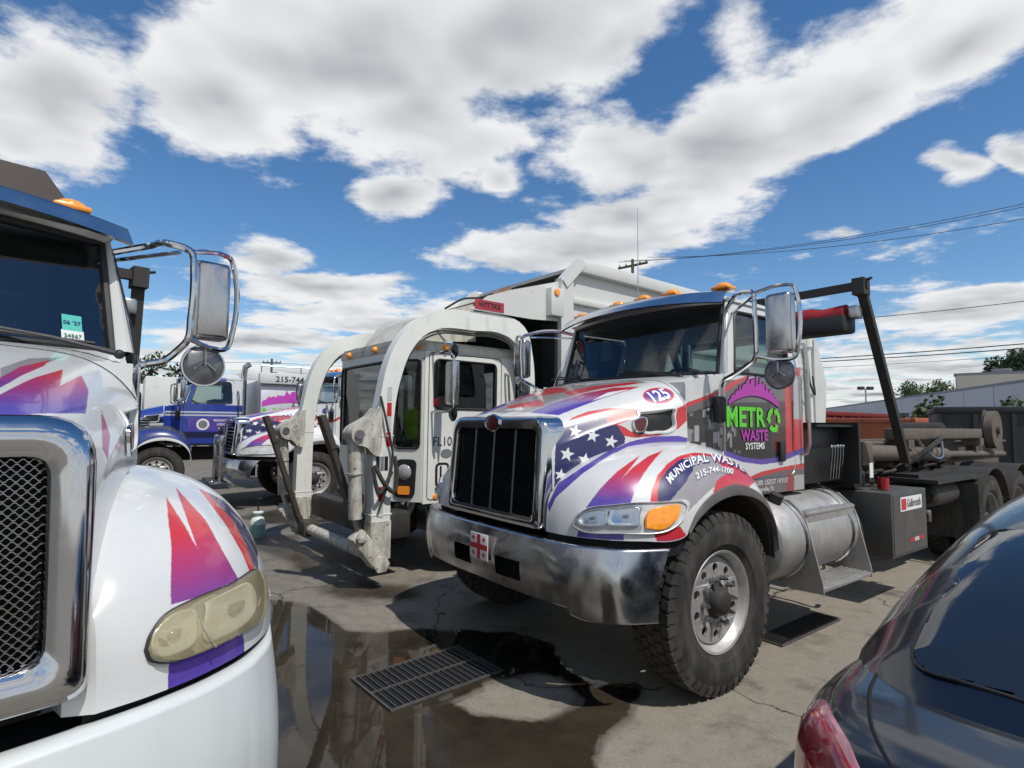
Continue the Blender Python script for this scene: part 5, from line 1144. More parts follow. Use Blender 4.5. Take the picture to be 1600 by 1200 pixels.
m = MB(); m.tube([tuple(p) for p in curve_pts([(-5.2, .55, 1.2), (-5.0, .9, 1.5), (-4.4, 1.0, 1.42), (-4.2, .8, 1.2)], 14)], .03, 8); m.build('hose', 'rubber', TA)
m = MB(); m.tube([(-1.72, -.3, 1.2), (-1.8, -.35, 2.9), (-1.85, -.35, 3.0)], .06, 12); m.build('exhaust_stack', 'chrome_dull', TA)
m = MB(); m.tube([(-.95, -.28, 2.75), (-.95, -.28, 3.75)], [.006, .002], 5); m.build('antenna', 'steel', TA)
rg_c = np.random.default_rng(21)
for k in range(7):
    x0 = -2.6 - k * .42; pts = curve_pts([(x0, .62 + .06 * rg_c.random(), 1.12), (x0 - .25, .80 + .1 * rg_c.random(), 1.16 + .1 * rg_c.random()), (x0 - .6, .70, 1.10 + .12 * rg_c.random()), (x0 - .9, .60, 1.2)], 18)
    part(TA, 'hose', 'rubber', ('tube', [tuple(p) for p in pts], .017, 6))
for k in range(6): part(TA, 'bracket', 'hoist_brown', ('rbox', (-3.05 - k * .55, .58, 1.02 + .03 * (k % 2)), (-2.93 - k * .55, .72, 1.24), .012))
for k in range(8): part(TA, 'bolt', 'steel', ('lathe', [(.02, 0), (.02, .012), (0, .014)], (-2.8 - k * .5, .583, 1.38), (0, 1, 0), 6))
part(TA, 'chain', 'steel', ('tube', [tuple(p) for p in curve_pts([(-4.4, .88, 1.5), (-4.6, .95, 1.32), (-4.95, .95, 1.30), (-5.2, .88, 1.48)], 20)], .014, 5))
part(TA, 'pipe', 'hoist_brown', ('tube', [(-2.7, .66, 1.46), (-5.0, .66, 1.46), (-6.6, .62, 1.47)], .028, 8))
part(TA, 'valve_block', 'frame_black', ('rbox', (-2.85, .62, 1.06), (-2.6, .92, 1.22), .02), ('cyl', (-2.72, .77, 1.22), (-2.72, .77, 1.3), .04, 10))
# ---- the truck at the left edge: gantry and closed container
NOSE[:] = (.03, -.01)
gantry(TB, 1.31, -2.35, 1.1, -2.2, 2.78, 'black_plastic')
for sg in (1, -1):
    for x in (-5.2, -6.5): wheel(TB, x, sg * 1.0, .50, .30, False, nuts=False)
    part(TB, 'exhaust_pipe', 'chrome_dull', ('tube', [(-1.85, sg*.98, 1.2), (-1.85, sg*.98, 2.45), (-1.86, sg*1.0, 2.52), (-1.9, sg*1.06, 2.55)], .05, 12))
m = MB(); m.prism([(-1.2, 1.2), (1.2, 1.2), (1.2, 3.25), (.84, 3.74), (-.84, 3.74), (-1.2, 3.25)], lambda a, b, h: (h, a, b), -3.2, -8.6); ct = m.build('container', 'container_brown', TB)
for k in range(7): part(ct, 'rib', 'container_brown', ('box', (-3.7 - k * .75, 1.2, 1.3), (-3.6 - k * .75, 1.26, 3.2)), ('box', (-3.7 - k * .75, -1.26, 1.3), (-3.6 - k * .75, -1.2, 3.2)))
# inspection stickers inside the windscreen
def ws(y, t, o=.004):
    a, b = np.array(WS_B(y)), np.array(WS_T(y * .8 / .84)); p = a * (1 - t) + b * t; return (p[0] + o, p[1], p[2])
for (y, t, w, h, mm, s, sm) in ((.69, .20, .075, .075, 'ink_teal', "06 '27", 'ink_navy'), (.69, .085, .085, .055, 'ink_white', '24567', 'ink_greenink')):
    m = MB(); m.add([ws(y - w/2, t - h/1.1, .005), ws(y + w/2, t - h/1.1, .005), ws(y + w/2, t + h/1.1, .005), ws(y - w/2, t + h/1.1, .005)], [(0, 1, 2, 3)]); st = m.build('sticker', mm, TB, 0)
    lettering('lettering', s, .026, lambda a, b: ws(y + a, t + b * 1.7, .008), sm, st, .02)

# ------------------------------------------------------------------ front loader refuse truck (origin at the fork pivot)
FLT = empty('front_loader_truck', (-2.04, 6.53, 0), R(219), 'white front-loader garbage truck with raised arms arching over its cab', 'truck', 'trucks in the yard')
def wall_panel(name, m, parent, p, q, outline, holes, th=.04):
    """flat panel standing on the plan segment p-q; outline/holes in (distance along, height)"""
    p, q = Vector((*p, 0)), Vector((*q, 0)); d = (q - p).normalized(); n = Vector((d.y, -d.x, 0))
    v, f = plate2d([outline] + holes, th); b = MB(); b.add([p + d * x + n * z + Vector((0, 0, y)) for x, y, z in v], f); o = b.build(name, m, parent)
    panes = []
    for h in holes:
        b = MB(); b.add([p + d * x + Vector((0, 0, y)) for x, y in h], [tuple(range(len(h)))]); panes.append(b)
        b2 = MB(); pts = [p + d * x + n * (th / 2 + .004) + Vector((0, 0, y)) for x, y in h]; b2.tube(pts + [pts[0]], .012, 5); b2.build('window_seal', 'black_plastic', o)
    return o, panes
def loader():
    T = FLT
    OUT = [(.10,.30),(.10,1.0),(.08,1.65),(.03,1.95),(-.02,2.2),(-.12,2.45),(-.28,2.66),(-.5,2.81),(-.75,2.89),(-1.05,2.91),(-1.5,2.92),(-1.75,2.88),(-1.9,2.76),(-1.97,2.52),(-1.97,1.2)]
    INN = [(-.10,.30),(-.10,1.0),(-.11,1.6),(-.14,1.9),(-.19,2.12),(-.28,2.36),(-.45,2.57),(-.66,2.67),(-.85,2.69),(-1.05,2.69),(-1.48,2.70),(-1.66,2.64),(-1.78,2.5),(-1.82,2.35),(-1.82,1.2)]
    for sg in (1, -1):
        y0, y1 = sorted((sg * 1.06, sg * 1.20)); oc, ic = curve_pts(OUT, 60), curve_pts(INN, 60)
        m = MB(); m.ribbon([tuple(p) for p in oc], [tuple(p) for p in ic], y0, y1); arm = m.build('loader_arm', 'arm_white', T)
        for zj in (.72, 1.5): part(arm, 'weld_band', 'arm_white', ('box', (-.115, y0 - .004, zj), (.112, y1 + .004, zj + .012)))
        part(arm, 'arm_shoe', 'white_chipped', ('box', (-.108, y0 - .006, .29), (.108, y1 + .006, .66)))
        part(T, 'hose', 'rubber', ('tube', [tuple(p) for p in curve_pts([(.05, sg * 1.225, 1.9), (-.02, sg * 1.25, 1.6), (-.09, sg * 1.24, 1.3), (-.03, sg * 1.26, 1.02), (.04, sg * 1.235, .78)], 26)], .013, 6))
        ye = sg * 1.205; ear = [(.03,1.80),(.06,1.78),(.12,1.70),(.25,1.63),(.33,1.58),(.35,1.50),(.30,1.42),(.18,1.40),(.12,1.32),(.05,1.30),(.03,1.4)]
        m = MB(); m.prism(round_poly(ear, .04, 3), lambda a, b, h: (a, h, b), sg * 1.0, sg * 1.235); m.build('cylinder_ear', 'white_chipped', T)
        part(T, 'pin', 'steel', ('cyl', (.27, sg * .99, 1.52), (.27, sg * 1.27, 1.52), .045, 14))
        part(T, 'lift_cylinder', 'white_chipped', ('cyl', (.27, sg * 1.13, 1.50), (.235, sg * 1.13, .70), .068, 18), ('cyl', (.262, sg * 1.13, 1.15), (.26, sg * 1.13, 1.13), .08, 18))
        part(T, 'cylinder_rod', 'steel', ('cyl', (.235, sg * 1.13, .70), (.17, sg * 1.13, .50), .032, 12))
        part(T, 'cylinder_pipe', 'steel', ('tube', [(.20, sg * 1.21, 1.42), (.19, sg * 1.215, 1.3), (.175, sg * 1.215, .85), (.19, sg * 1.2, .76)], .014, 8))
        m = MB(); m.bar((.24, sg * 1.14, .56), (.0, sg * 1.14, .24), .16, .17, (0, 1, 0), .03); m.build('crank', 'white_chipped', T)
        for (x, z, r) in ((.215, .53, .05), (.0, .25, .085)): part(T, 'hex_pin', 'white_chipped', ('lathe', [(r, 0), (r, .03), (r * .6, .034), (0, .036)], (x, sg * 1.22, z), (0, sg, 0), 6))
        m = MB(); m.bar((.03, sg * .95, .27), (.10, sg * .95, .45), .05, .16, (0, 1, 0)); m.bar((.07, sg * .95, .36), (.52, sg * .95, 1.66), .05, .11, (0, 1, 0)); m.bar((.42, sg*.95, 1.38), (.54, sg*.95, 1.70), .055, .13, (0, 1, 0)); m.build('fork', 'fork_brown', T)
        # hydraulic lines following the inside of the arm
        for k, o in ((0, .02), (1, .05)):
            pts = [(x - .0 + (0 if i else 0), sg * (1.10 + .05 * k), z - o) for i, (x, z) in enumerate(ic[18:52])]; part(T, 'hydraulic_line', 'steel', ('tube', pts, .011, 6))
        for z, mm in ((1.86, 'silver_tape'), (1.70, 'red_tape'), (1.56, 'silver_tape'), (1.40, 'red_tape'), (.86, 'red_tape'), (.70, 'silver_tape'), (.48, 'red_tape')):
            part(arm, 'reflective_tape', mm, ('box', (-.085 if z > 1.2 else -.02, sg * 1.2 - .001 if sg > 0 else sg * 1.2 - .0035, z), (-.035 if z > 1.2 else .035, sg * 1.2 + .0035 if sg > 0 else sg * 1.2 + .001, z + .14)))
        for k in range(3): part(arm, 'warning_decal', 'ink_black' if k != 1 else 'ink_grey', ('box', (-.06 + k * .045, sg * 1.2 - .001 if sg > 0 else sg * 1.2 - .003, 1.16), (-.022 + k * .045, sg * 1.2 + .003 if sg > 0 else sg * 1.2 + .001, 1.30)))
    part(T, 'hose', 'rubber', ('tube', [tuple(p) for p in curve_pts([(.10, 1.24, 1.22), (.02, 1.28, 1.05), (-.10, 1.26, .95), (-.14, 1.24, 1.1), (-.12, 1.22, 1.3)], 24)], .022, 8))
    part(T, 'hose', 'rubber', ('tube', [tuple(p) for p in curve_pts([(.12, 1.24, 1.2), (.06, 1.29, .95), (.0, 1.27, 1.02), (-.08, 1.25, 1.15)], 20)], .018, 8))
    part(T, 'fork_tube', 'white_chipped', ('cyl', (.02, -1.06, .30), (.02, 1.06, .30), .062, 18))
    part(T, 'tube_clamp', 'fork_brown', ('rbox', (-.07, -.92, .21), (.11, -.68, .40), .02))
    # ---- cab
    W = 'white_worn'; xf, yf, xs, ys, xb = -.35, .72, -.57, 1.0, -1.85
    o, panes = wall_panel('cab_front', W, T, (xf, -yf), (xf, yf), [(0, .78), (2*yf, .78), (2*yf, 2.46), (0, 2.46)], [round_poly([(.03, 1.36), (2*yf - .03, 1.36), (2*yf - .03, 2.33), (.03, 2.33)], .06)])
    panes[0].build('windshield', 'glass', o, 0)
    for sg in (1, -1):
        p, q = ((xf, sg * yf), (xs, sg * ys)); L = math.hypot(xs - xf, ys - yf)
        if sg < 0: p, q = q, p
        o, panes = wall_panel('cab_corner', W, T, p, q, [(0, .78), (L, .78), (L, 2.46), (0, 2.46)], [round_poly([(.03, 1.36), (L - .03, 1.36), (L - .03, 2.33), (.03, 2.33)], .06)])
        panes[0].build('corner_window', 'glass', o, 0)
        p, q = ((xs, sg * ys), (xb, sg * ys))
        if sg < 0: p, q = q, p
        L = xs - xb; f = (lambda x: x) if sg > 0 else (lambda x: L - x)
        o, panes = wall_panel('cab_side', W, T, p, q, [(0, .76), (L, .76), (L, 2.46), (0, 2.46)], [round_poly([(f(.12), 1.80), (f(.98), 1.80), (f(.98), 2.35), (f(.12), 2.35)], .07)])
        panes[0].build('side_window', 'glass_dark', o, 0)
        dp = round_poly([(xs - .05, .80), (xs - .05, 2.42), (xs - 1.06, 2.42), (xs - 1.06, .80)], .05)
        part(o, 'door_seam', 'black_plastic', ('tube', [(x, sg * (ys + .021), z) for x, z in dp + dp[:1]], .005, 4))
        part(o, 'grab_rail', 'chrome_dull', ('tube', [(xs - 1.12, sg * 1.02, 2.25), (xs - 1.12, sg * 1.08, 2.22), (xs - 1.16, sg * 1.08, 1.7), (xs - 1.16, sg * 1.02, 1.66)], .014, 8))
        # headlamp bezel on the corner
        c = Vector((xf + (xs - xf) * .45, sg * (yf + (ys - yf) * .45), 0)); d = Vector((xs - xf, sg * (ys - yf), 0)).normalized(); n = Vector((-d.y * sg * -1, d.x * -sg * -1, 0)); n = Vector((abs(d.y), sg * abs(d.x), 0)).normalized()
        bz = round_poly([(-.12, .82), (.12, .82), (.14, 1.24), (-.10, 1.24)], .07, 5); m = MB(); m.prism(bz, lambda a, b, h: c + d * a + n * h + Vector((0, 0, b)), .018, .035); hb = m.build('headlight_bezel', 'black_plastic', T)
        m = MB(); m.lathe([(.085, 0), (.075, .012), (.04, .022), (0, .026)], c + n * .034 + Vector((0, 0, 1.10)), n, 20); m.build('headlight', 'lens_grey', hb)
        m = MB(); m.prism(round_poly([(-.07, .86), (.07, .86), (.07, .95), (-.07, .95)], .02, 3), lambda a, b, h: c + d * a + n * h + Vector((0, 0, b)), .034, .044); m.build('turn_signal', 'amber', hb)
        # mirror
        e = bpy.data.objects.new('side_mirror', None); COL.objects.link(e); e.parent = T; my = sg * 1.27
        part(e, 'mirror_bracket', 'chrome', ('tube', [(x, sg * y, z) for x, y, z in ((-.66, 1.02, 2.40), (-.70, 1.3, 2.42), (-.72, 1.36, 2.36), (-.72, 1.36, 1.80), (-.70, 1.3, 1.76), (-.66, 1.02, 1.76))], .012, 8))
        part(e, 'mirror_housing', 'chrome_dull', ('rbox', (-.80, my - .09, 1.84), (-.73, my + .09, 2.31), .015), *[('box', (-.732, my - .08 + k * .02, 1.87), (-.727, my - .072 + k * .02, 2.28)) for k in range(9)])
        part(e, 'convex_mirror', 'black_gloss', ('lathe', [(0, .03), (.06, .02), (.085, 0), (0, -.01)], (-.78, my, 2.42), (1, 0, 0), 20)); part(e, 'convex_mirror', 'black_gloss', ('lathe', [(0, .03), (.06, .02), (.085, 0), (0, -.01)], (-.78, my, 1.74), (1, 0, 0), 20))
    part(T, 'cab_back', W, ('box', (xb - .02, -1.0, .8), (xb + .02, 1.0, 2.46)))
    rf = [(xf + .03, -yf - .02), (xf + .03, yf + .02), (xs + .02, ys + .03), (xb - .03, ys + .03), (xb - .03, -ys - .03), (xs + .02, -ys - .03)]
    m = MB(); m.prism(rf, lambda a, b, h: (a, b, h), 2.44, 2.52); m.prism([(a * .96 - .03, b * .93) for a, b in rf], lambda a, b, h: (a, b, h), 2.52, 2.56); m.build('roof', 'roof_grimy', T)
    part(T, 'cab_floor', 'interior', ('box', (xb, -.98, .9), (xs, .98, .95)), ('box', (xs, -.7, .9), (xf - .03, .7, 1.28)))
    part(T, 'dashboard', 'interior', ('rbox', (-.62, -.7, 1.2), (-.40, .7, 1.42), .04)); part(T, 'seat', 'interior_grey', ('rbox', (-1.35, .2, 1.2), (-.95, .7, 1.34), .05), ('rbox', (-1.42, .2, 1.3), (-1.3, .7, 2.0), .05))
    m = MB(); ct = Vector((-.75, .42, 1.52)); m.tube([ct + Vector((.5 * math.sin(a), math.cos(a), .87 * math.sin(a) * .6)) * .22 for a in np.linspace(0, 2*math.pi, 29)], .016, 6); m.build('steering_wheel', 'interior', T)
    for (x, y) in ((xf + .04, -.45), (xf + .04, .30), (xs + .08, .97), (-.82, 1.035), (xs + .08, -.97)): part(T, 'clearance_light', 'amber', ('ball', (x, y, 2.485), .042, 12))
    m = MB(); m.grid(np.array([[(-.57, -.8, 2.55), (-.57, .8, 2.55)], [(-.85, -.8, 2.93), (-.85, .8, 2.93)], [(-1.35, -.8, 3.10), (-1.35, .8, 3.10)], [(-2.3, -.8, 3.2), (-2.3, .8, 3.2)]]))
    m.grid(np.array([[(-.57, .8, 2.55), (-.85, .8, 2.93), (-1.35, .8, 3.10)], [(-.66, .8, 2.56), (-1.0, .8, 2.60), (-1.4, .8, 2.64)]])); m.build('cab_guard', 'roof_grimy', T, 20)
    part(T, 'cab_sign', 'ink_white', ('box', (-1.05, .6, 2.56), (-.62, .61, 2.70)))
    # lettering on the door
    for s, x, z, sz in (('FL10', -.805, 1.43, .145),): lettering('lettering', s, sz, on_y(x, 1.0245, z, -1), 'ink_black', T, .0, 0, .9)
    lettering('lettering', 'US', .08, on_y(-.985, 1.0245, 1.29, -1), 'ink_black', T, .0)
    for nm, r0, mm, dy in (('number', .0, 'ink_black', 0), ('number', .028, 'ink_white', .002)):
        P = round_poly([(-.72 - r0, 1.20 - r0), (-.90 + r0, 1.20 - r0), (-.90 + r0, .93 + r0), (-.72 - r0, .93 + r0)], .06 - r0, 6); m = MB(); m.add([(x, 1.0245 + dy, z) for x, z in P], [tuple(range(len(P)))]); m.build(nm, mm, T, 0)
    P = round_poly([(-.775, 1.165), (-.80, 1.165), (-.80, .965), (-.775, .965)], .01, 3); m = MB(); m.add([(x, 1.0285, z) for x, z in P], [tuple(range(len(P)))]); m.build('number', 'ink_black', T, 0)
    m = MB(); m.add([(-.86 + .075 * math.cos(a), 1.0245, 1.30 + .05 * math.sin(a)) for a in np.linspace(0, 6.28, 24, endpoint=False)], [tuple(range(24))]); m.build('door_logo', 'ink_grey', T, 0)
    part(T, 'green_sticker', 'ink_greenink', ('box', (-.80, 1.021, .87), (-.72, 1.0245, .93))); part(T, 'marker_light', 'amber', ('lathe', [(.035, 0), (.028, .012), (0, .016)], (-.73, 1.021, .83), (0, 1, 0), 16)); 
    part(T, 'door_decal', 'ink_red', ('box', (-.75, 1.03, 1.83), (-.68, 1.033, 1.91)))
    part(T, 'front_bumper', 'frame_black', ('rbox', (-.45, -1.05, .42), (-.10, 1.0, .70), .03)); part(T, 'step', 'steel', ('box', (-1.2, .85, .48), (-.6, 1.06, .5)), ('box', (-1.2, .85, .48), (-1.19, 1.06, .74)), ('box', (-.61, .85, .48), (-.6, 1.06, .74)))
    part(T, 'chassis', 'frame_black', ('box', (-9.6, -.5, .72), (-.4, .5, 1.0)), ('box', (-1.9, -.98, .95), (-.6, .98, 1.1)))
    for sg in (1, -1):
        wheel(T, -1.25, sg * .98, .53, .30, True, nuts=False)
        for x in (-6.6, -8.0): wheel(T, x, sg * 1.0, .53, .34, False, nuts=False)
    # ---- hopper and packer body
    B = 'white_body'
    for sg in (1, -1):
        y0, y1 = sg * 1.22, sg * 1.19
        m = MB(); m.prism([(-1.03, 2.93), (-1.27, 3.12), (-1.6, 3.24), (-2.40, 3.48), (-2.40, 2.96), (-1.95, 2.93)], lambda a, b, h: (a, h, b), y0, y1); m.build('hopper_side', B, T, 0)
        m = MB(); a, b = sorted((sg * 1.15, sg * 1.27)); m.box((-2.62, a, 1.0), (-2.40, b, 3.52)); m.bar((-2.45, sg * 1.21, 3.45), (-2.80, sg * 1.21, 3.80), .12, .16, (0, 1, 0)); m.build('body_post', B, T, 0)
        m = MB(); m.prism([(-2.6, 1.05), (-2.6, 3.55), (-2.80, 3.80), (-9.4, 3.80), (-9.4, 1.05)], lambda a, b, h: (a, h, b), sg * 1.18, sg * 1.14); m.build('body_side', B, T, 0)
        a, b = sorted((sg * 1.16, sg * 1.28)); part(T, 'body_rail', B, ('rbox', (-9.4, a, 3.66), (-2.74, b, 3.84), .02)); part(T, 'body_rail', B, ('rbox', (-9.4, a, 1.05), (-2.64, b, 1.22), .02))
        for k in range(5): part(T, 'body_rib', B, ('rbox', (-9.38, min(sg*1.17, sg*1.235), 1.55 + k * .42), (-2.66, max(sg*1.17, sg*1.235), 1.64 + k * .42), .015))
        part(T, 'marker_box', B, ('rbox', (-2.40, min(sg*1.2, sg*1.32), 3.0), (-2.18, max(sg*1.2, sg*1.32), 3.36), .015)); part(T, 'marker_light', 'amber', ('lathe', [(.05, 0), (.04, .02), (0, .025)], (-2.27, sg * 1.32, 3.30), (0, sg, 0), 16))
        a, b = sorted((sg * .95, sg * 1.2)); part(T, 'hopper_wall', 'dark_void', ('box', (-2.4, a, 1.2), (-2.35, b, 2.95)))
        part(T, 'tailgate_cylinder', 'white_worn', ('cyl', (-9.7, sg * 1.22, 1.7), (-9.62, sg * 1.22, 3.35), .06, 12), ('cyl', (-9.62, sg*1.22, 3.3), (-9.6, sg*1.22, 3.55), .10, 12))
        part(T, 'hose', 'rubber', ('tube', [tuple(p) for p in curve_pts([(-9.55, sg * 1.26, 2.9), (-9.5, sg * 1.32, 2.5), (-9.75, sg * 1.3, 2.3), (-9.8, sg * 1.24, 2.7)], 16)], .02, 6))
    part(T, 'body_roof', B, ('box', (-9.4, -1.17, 3.74), (-2.82, 1.17, 3.79))); part(T, 'body_front', 'dark_void', ('box', (-2.62, -1.15, 1.05), (-2.58, 1.15, 3.5)))
    part(T, 'body_floor', 'frame_black', ('box', (-9.4, -1.1, 1.02), (-2.0, 1.1, 1.06)))
    part(T, 'hopper_rim', 'rusty', ('bar', (-1.30, 1.15, 3.10), (-1.62, 1.15, 3.28), .10, .05)); part(T, 'hopper_lid', 'rusty', ('bar', (-1.75, 0, 3.26), (-2.60, 0, 3.52), 2.2, .03))
    m = MB(); m.prism([(-9.4, 1.0), (-9.4, 3.78), (-10.3, 3.5), (-10.75, 2.6), (-10.6, 1.5), (-10.0, .95)], lambda a, b, h: (a, h, b), -1.14, 1.14); m.build('tailgate', B, T, 0)
    part(T, 'tailgate_hinge', B, ('rbox', (-9.75, 1.14, 3.3), (-9.3, 1.24, 3.7), .02)); part(T, 'tailgate_rib', B, ('box', (-10.1, 1.14, 1.3), (-10.0, 1.2, 3.5)))
    sp = part(T, 'maker_plate', 'plate_red', ('box', (-1.50, 1.22, 2.945), (-1.08, 1.225, 3.06))); lettering('lettering', 'WITTKE', .085, on_y(-1.29, 1.2275, 3.0, -1), 'ink_black', sp, .03)
    part(T, 'cable', 'rubber', ('tube', [tuple(p) for p in curve_pts([(-.85, .95, 2.95), (-1.0, 1.1, 3.06), (-1.2, 1.15, 3.1), (-1.35, 1.2, 3.16)], 16)], .012, 6))
mat('arm_white', lin(226, 228, 222), 0.45, dirt=0.17, var=0.04, scale=5, rust=0.1, rust_col=(0.10, 0.06, 0.035))
mat('roof_grimy', lin(204, 202, 190), 0.6, dirt=0.55, var=0.08, scale=5, rust=0.2)
mat('rusty', (0.22, 0.13, 0.085), 0.8, dirt=0.4, var=0.3, scale=9)
mat('plate_red', lin(168, 52, 62), 0.45, dirt=0.3, var=0.1, scale=12)
mat('lens_grey', (0.35, 0.36, 0.37), 0.12, coat=0.6, var=0.2, scale=20)
loader()
vest = MB(); vest.ball((0, 0, .12), .15, 14, (.7, 1.1, .9)); vest.ball((.02, .05, -.05), .13, 12, (.6, 1.1, .8)); vest = vest.build('safety_vest', 'hivis')
fx = Matrix.Translation((-2.04, 6.53, 0)) @ Matrix.Rotation(R(219), 4, 'Z'); vest.matrix_world = fx @ Matrix.Translation((-.66, .60, 1.58))
tag(vest, 'fluorescent yellow safety vest seen through the loader cab corner window', 'vest')

# ------------------------------------------------------------------ two more bonneted trucks in the row
mat('visor_blue', lin(58, 96, 150), 0.3, coat=0.4, var=0.05)
mat('blue_paint', lin(34, 62, 150), 0.25, coat=0.8, var=0.05, dirt=0.08, scale=3)
mat('body_tan', lin(172, 152, 128), 0.6, var=0.08, dirt=0.2, scale=2)
mat('body_silver', lin(206, 206, 214), 0.4, metal=0.2, var=0.06, dirt=0.1, scale=2)
ALL = [(-1, -1), (2, -1), (2, 2), (-1, 2)]
def rect(x0, x1, z0, z1): return [(x0, z0), (x1, z0), (x1, z1), (x0, z1)]
XS = [.72, .80, .90, .97, 1.0, 1.02, 1.02, 1.02, 1.0, .97, .90, .80, .72]
HOOD_C = [((224, 226, 224), ALL)] + [p for p in HOOD_A if p[0] != (150, 146, 148)][:-2]
CFG_C = dict(CFG_A, hood=HOOD_C, fender=[p for p in FEND_A if p[0] not in ((150, 146, 148), (40, 42, 92))][:2] + [((224, 226, 224), rect(.5, 1, .05, .6))], cab=[((224, 226, 224), [(-9, -9), (9, -9), (9, 9), (-9, 9)]), ((196, 52, 58), [(-.1, 1.62), (-.45, 1.70), (-.8, 1.88), (-.8, 1.84), (-.45, 1.64), (-.1, 1.57)])],
             cab_res=(90, 90), hood_res=(130, 140), fend_res=(180, 60), mesh='slats', badge='MACK', bars=False, dents=False, holes=False, plate=False, bumper_mat='chrome_dull', bumper_x=XS, bumper_z=(.58, .92), front=(.53, .34, 1.02), tail=-7.0, visor='visor_blue', dark_glass=False, stretch=1.42)
TC = conventional('dump_truck', (-4.51, 11.83, 0), R(217), 'white flag-wrapped truck with slatted grille standing behind the loader arms', 'trucks in the yard', CFG_C)
NOSE[:] = (0, 0)
KX = [1.0]
def kx(p): return (p[0] * (KX[0] if p[0] > 0 else 1), p[1], p[2])
def hood_text(T, s, u0, v0, size, m, tilt=0.0, bold=.02):
    lettering('lettering', s, size, lambda a, b: kx(hood_top(np.clip(u0 + a / .99, 0, 1), np.clip(v0 + tilt * a - b / 1.0, 0, 1)) + hood_n(np.clip(u0 + a / .99, 0, 1), np.clip(v0 + tilt * a - b, 0, 1)) * .004), m, T, bold, .03)
KX[0] = 1.42
hood_text(TC, 'MUNICIPAL WASTE', .60, .56, .085, 'ink_navy', .0); hood_text(TC, '215-744-1700', .62, .645, .06, 'ink_navy')
KX[0] = 1.0
m = MB(); m.add([(-.30 - .11 * math.cos(a), .905, 1.86 + .06 * math.sin(a)) for a in np.linspace(0, 6.28, 24, endpoint=False)], [tuple(range(24))]); m.build('number_oval', 'ink_purple', TC, 0)
lettering('lettering', '128', .09, on_y(-.30, .913, 1.86, -1), 'ink_white', TC, .03)
for sg in (1, -1):
    part(TC, 'bumper_guard', 'chrome_dull', ('rbox', (1.45, sg*.30 - .05, .50), (1.54, sg*.30 + .05, 1.36), .015))
    part(TC, 'chassis_wheel_cover', 'frame_black', ('box', (-3.6, sg*1.0 - .2, .9), (-2.0, sg*1.0 + .2, 1.0)))
    for x in (-4.6, -5.9): wheel(TC, x, sg * 1.0, .53, .34, False, nuts=False)
part(TC, 'guard_beam', 'chrome_dull', ('rbox', (1.47, -.42, 1.16), (1.53, .42, 1.34), .015)); part(TC, 'tow_bar', 'chrome_dull', ('rbox', (1.42, -.60, .46), (1.68, .60, .50), .01))
part(TC, 'hook_step', 'chrome', ('ball', (1.68, .55, .50), .05, 10))
part(TC, 'dump_body', 'body_tan', ('rbox', (-6.8, -1.2, 1.1), (-1.9, 1.2, 2.35), .03)); part(TC, 'exhaust_stack', 'chrome_dull', ('tube', [(-1.8, .85, 1.2), (-1.8, .85, 2.75), (-1.82, .9, 2.85)], .06, 12))
# blue tractor with a printed refuse body
BL = (36, 62, 150); SV = (196, 200, 204); DKB = (22, 28, 66)
CFG_D = dict(CFG_A, hood=[(BL, ALL), (SV, rect(0, 1, .66, .80)), (DKB, rect(0, 1, .86, 1.1)), (SV, rect(0, 1, .955, 1.1))], fender=[((70, 72, 78), ALL), ((46, 60, 120), rect(-1, 2, .42, 2))],
             cab=[(BL, [(-9, -9), (9, -9), (9, 9), (-9, 9)]), (SV, rect(-.1, -1.7, 1.80, 1.84)), (SV, rect(-.1, -1.7, 1.74, 1.78)), ((84, 66, 158), rect(-.55, -1.6, 1.40, 1.70)), (DKB, rect(-.1, -1.7, 1.25, 1.38)), ((196, 200, 204), rect(-1.3, -1.7, 2.0, 2.7))],
             cab_res=(90, 90), hood_res=(110, 120), fend_res=(120, 50), mesh='slats', badge=None, bars=False, dents=False, holes=False, plate=False, bumper_mat='blue_paint', bumper_x=XS, bumper_z=(.42, .86), flare=False, front=(.53, .34, 1.02), tail=-8.5, visor='black_plastic', lamps5=False)
TD = conventional('refuse_truck', (-8.21, 12.93, 0), R(214), 'blue and silver truck with white cab roof parked beyond the yard', 'trucks in the yard', CFG_D)
for k in range(5): part(TD, 'side_vent', 'chrome', ('rbox', (.16, .76, 1.42 + k * .055), (.46, .81, 1.44 + k * .055), .006))
hood_text(TD, 'F-SA 1954', .30, .725, .10, 'ink_black')
m = MB(); m.add([(-.85 - .13 * math.cos(a), .935, 1.55 + .13 * math.sin(a)) for a in np.linspace(0, 6.28, 28, endpoint=False)], [tuple(range(28))]); m.build('door_logo', 'ink_white', TD, 0)
m = MB(); m.add([(-.85 - .09 * math.cos(a), .938, 1.55 + .09 * math.sin(a)) for a in np.linspace(0, 6.28, 28, endpoint=False)], [tuple(range(28))]); m.build('door_logo_centre', 'ink_grey', TD, 0)
for s, z in (('MUNICIPAL', 1.64), ('USDOT', 1.55), ('MC 1', 1.46)): lettering('lettering', s, .07, on_y(-1.25, .936, z, -1), 'ink_white', TD, .02)
m = MB(); m.prism(round_poly([(-1.15, 1.15), (1.15, 1.15), (1.22, 1.9), (1.1, 2.62), (-1.1, 2.62), (-1.22, 1.9)], .2, 4), lambda a, b, h: (h, a, b), -2.0, -8.3); bd = m.build('refuse_body', 'body_silver', TD)
part(TD, 'top_rail', 'white_paint', ('rbox', (-8.3, 1.0, 2.52), (-1.95, 1.24, 2.78), .02)); part(TD, 'hand_rail', 'steel', ('tube', [(-8.2, 1.1, 2.95), (-2.0, 1.1, 2.95)], .02, 6), *[('tube', [(-2.0 - k * .9, 1.1, 2.78), (-2.0 - k * .9, 1.1, 2.95)], .015, 5) for k in range(7)])
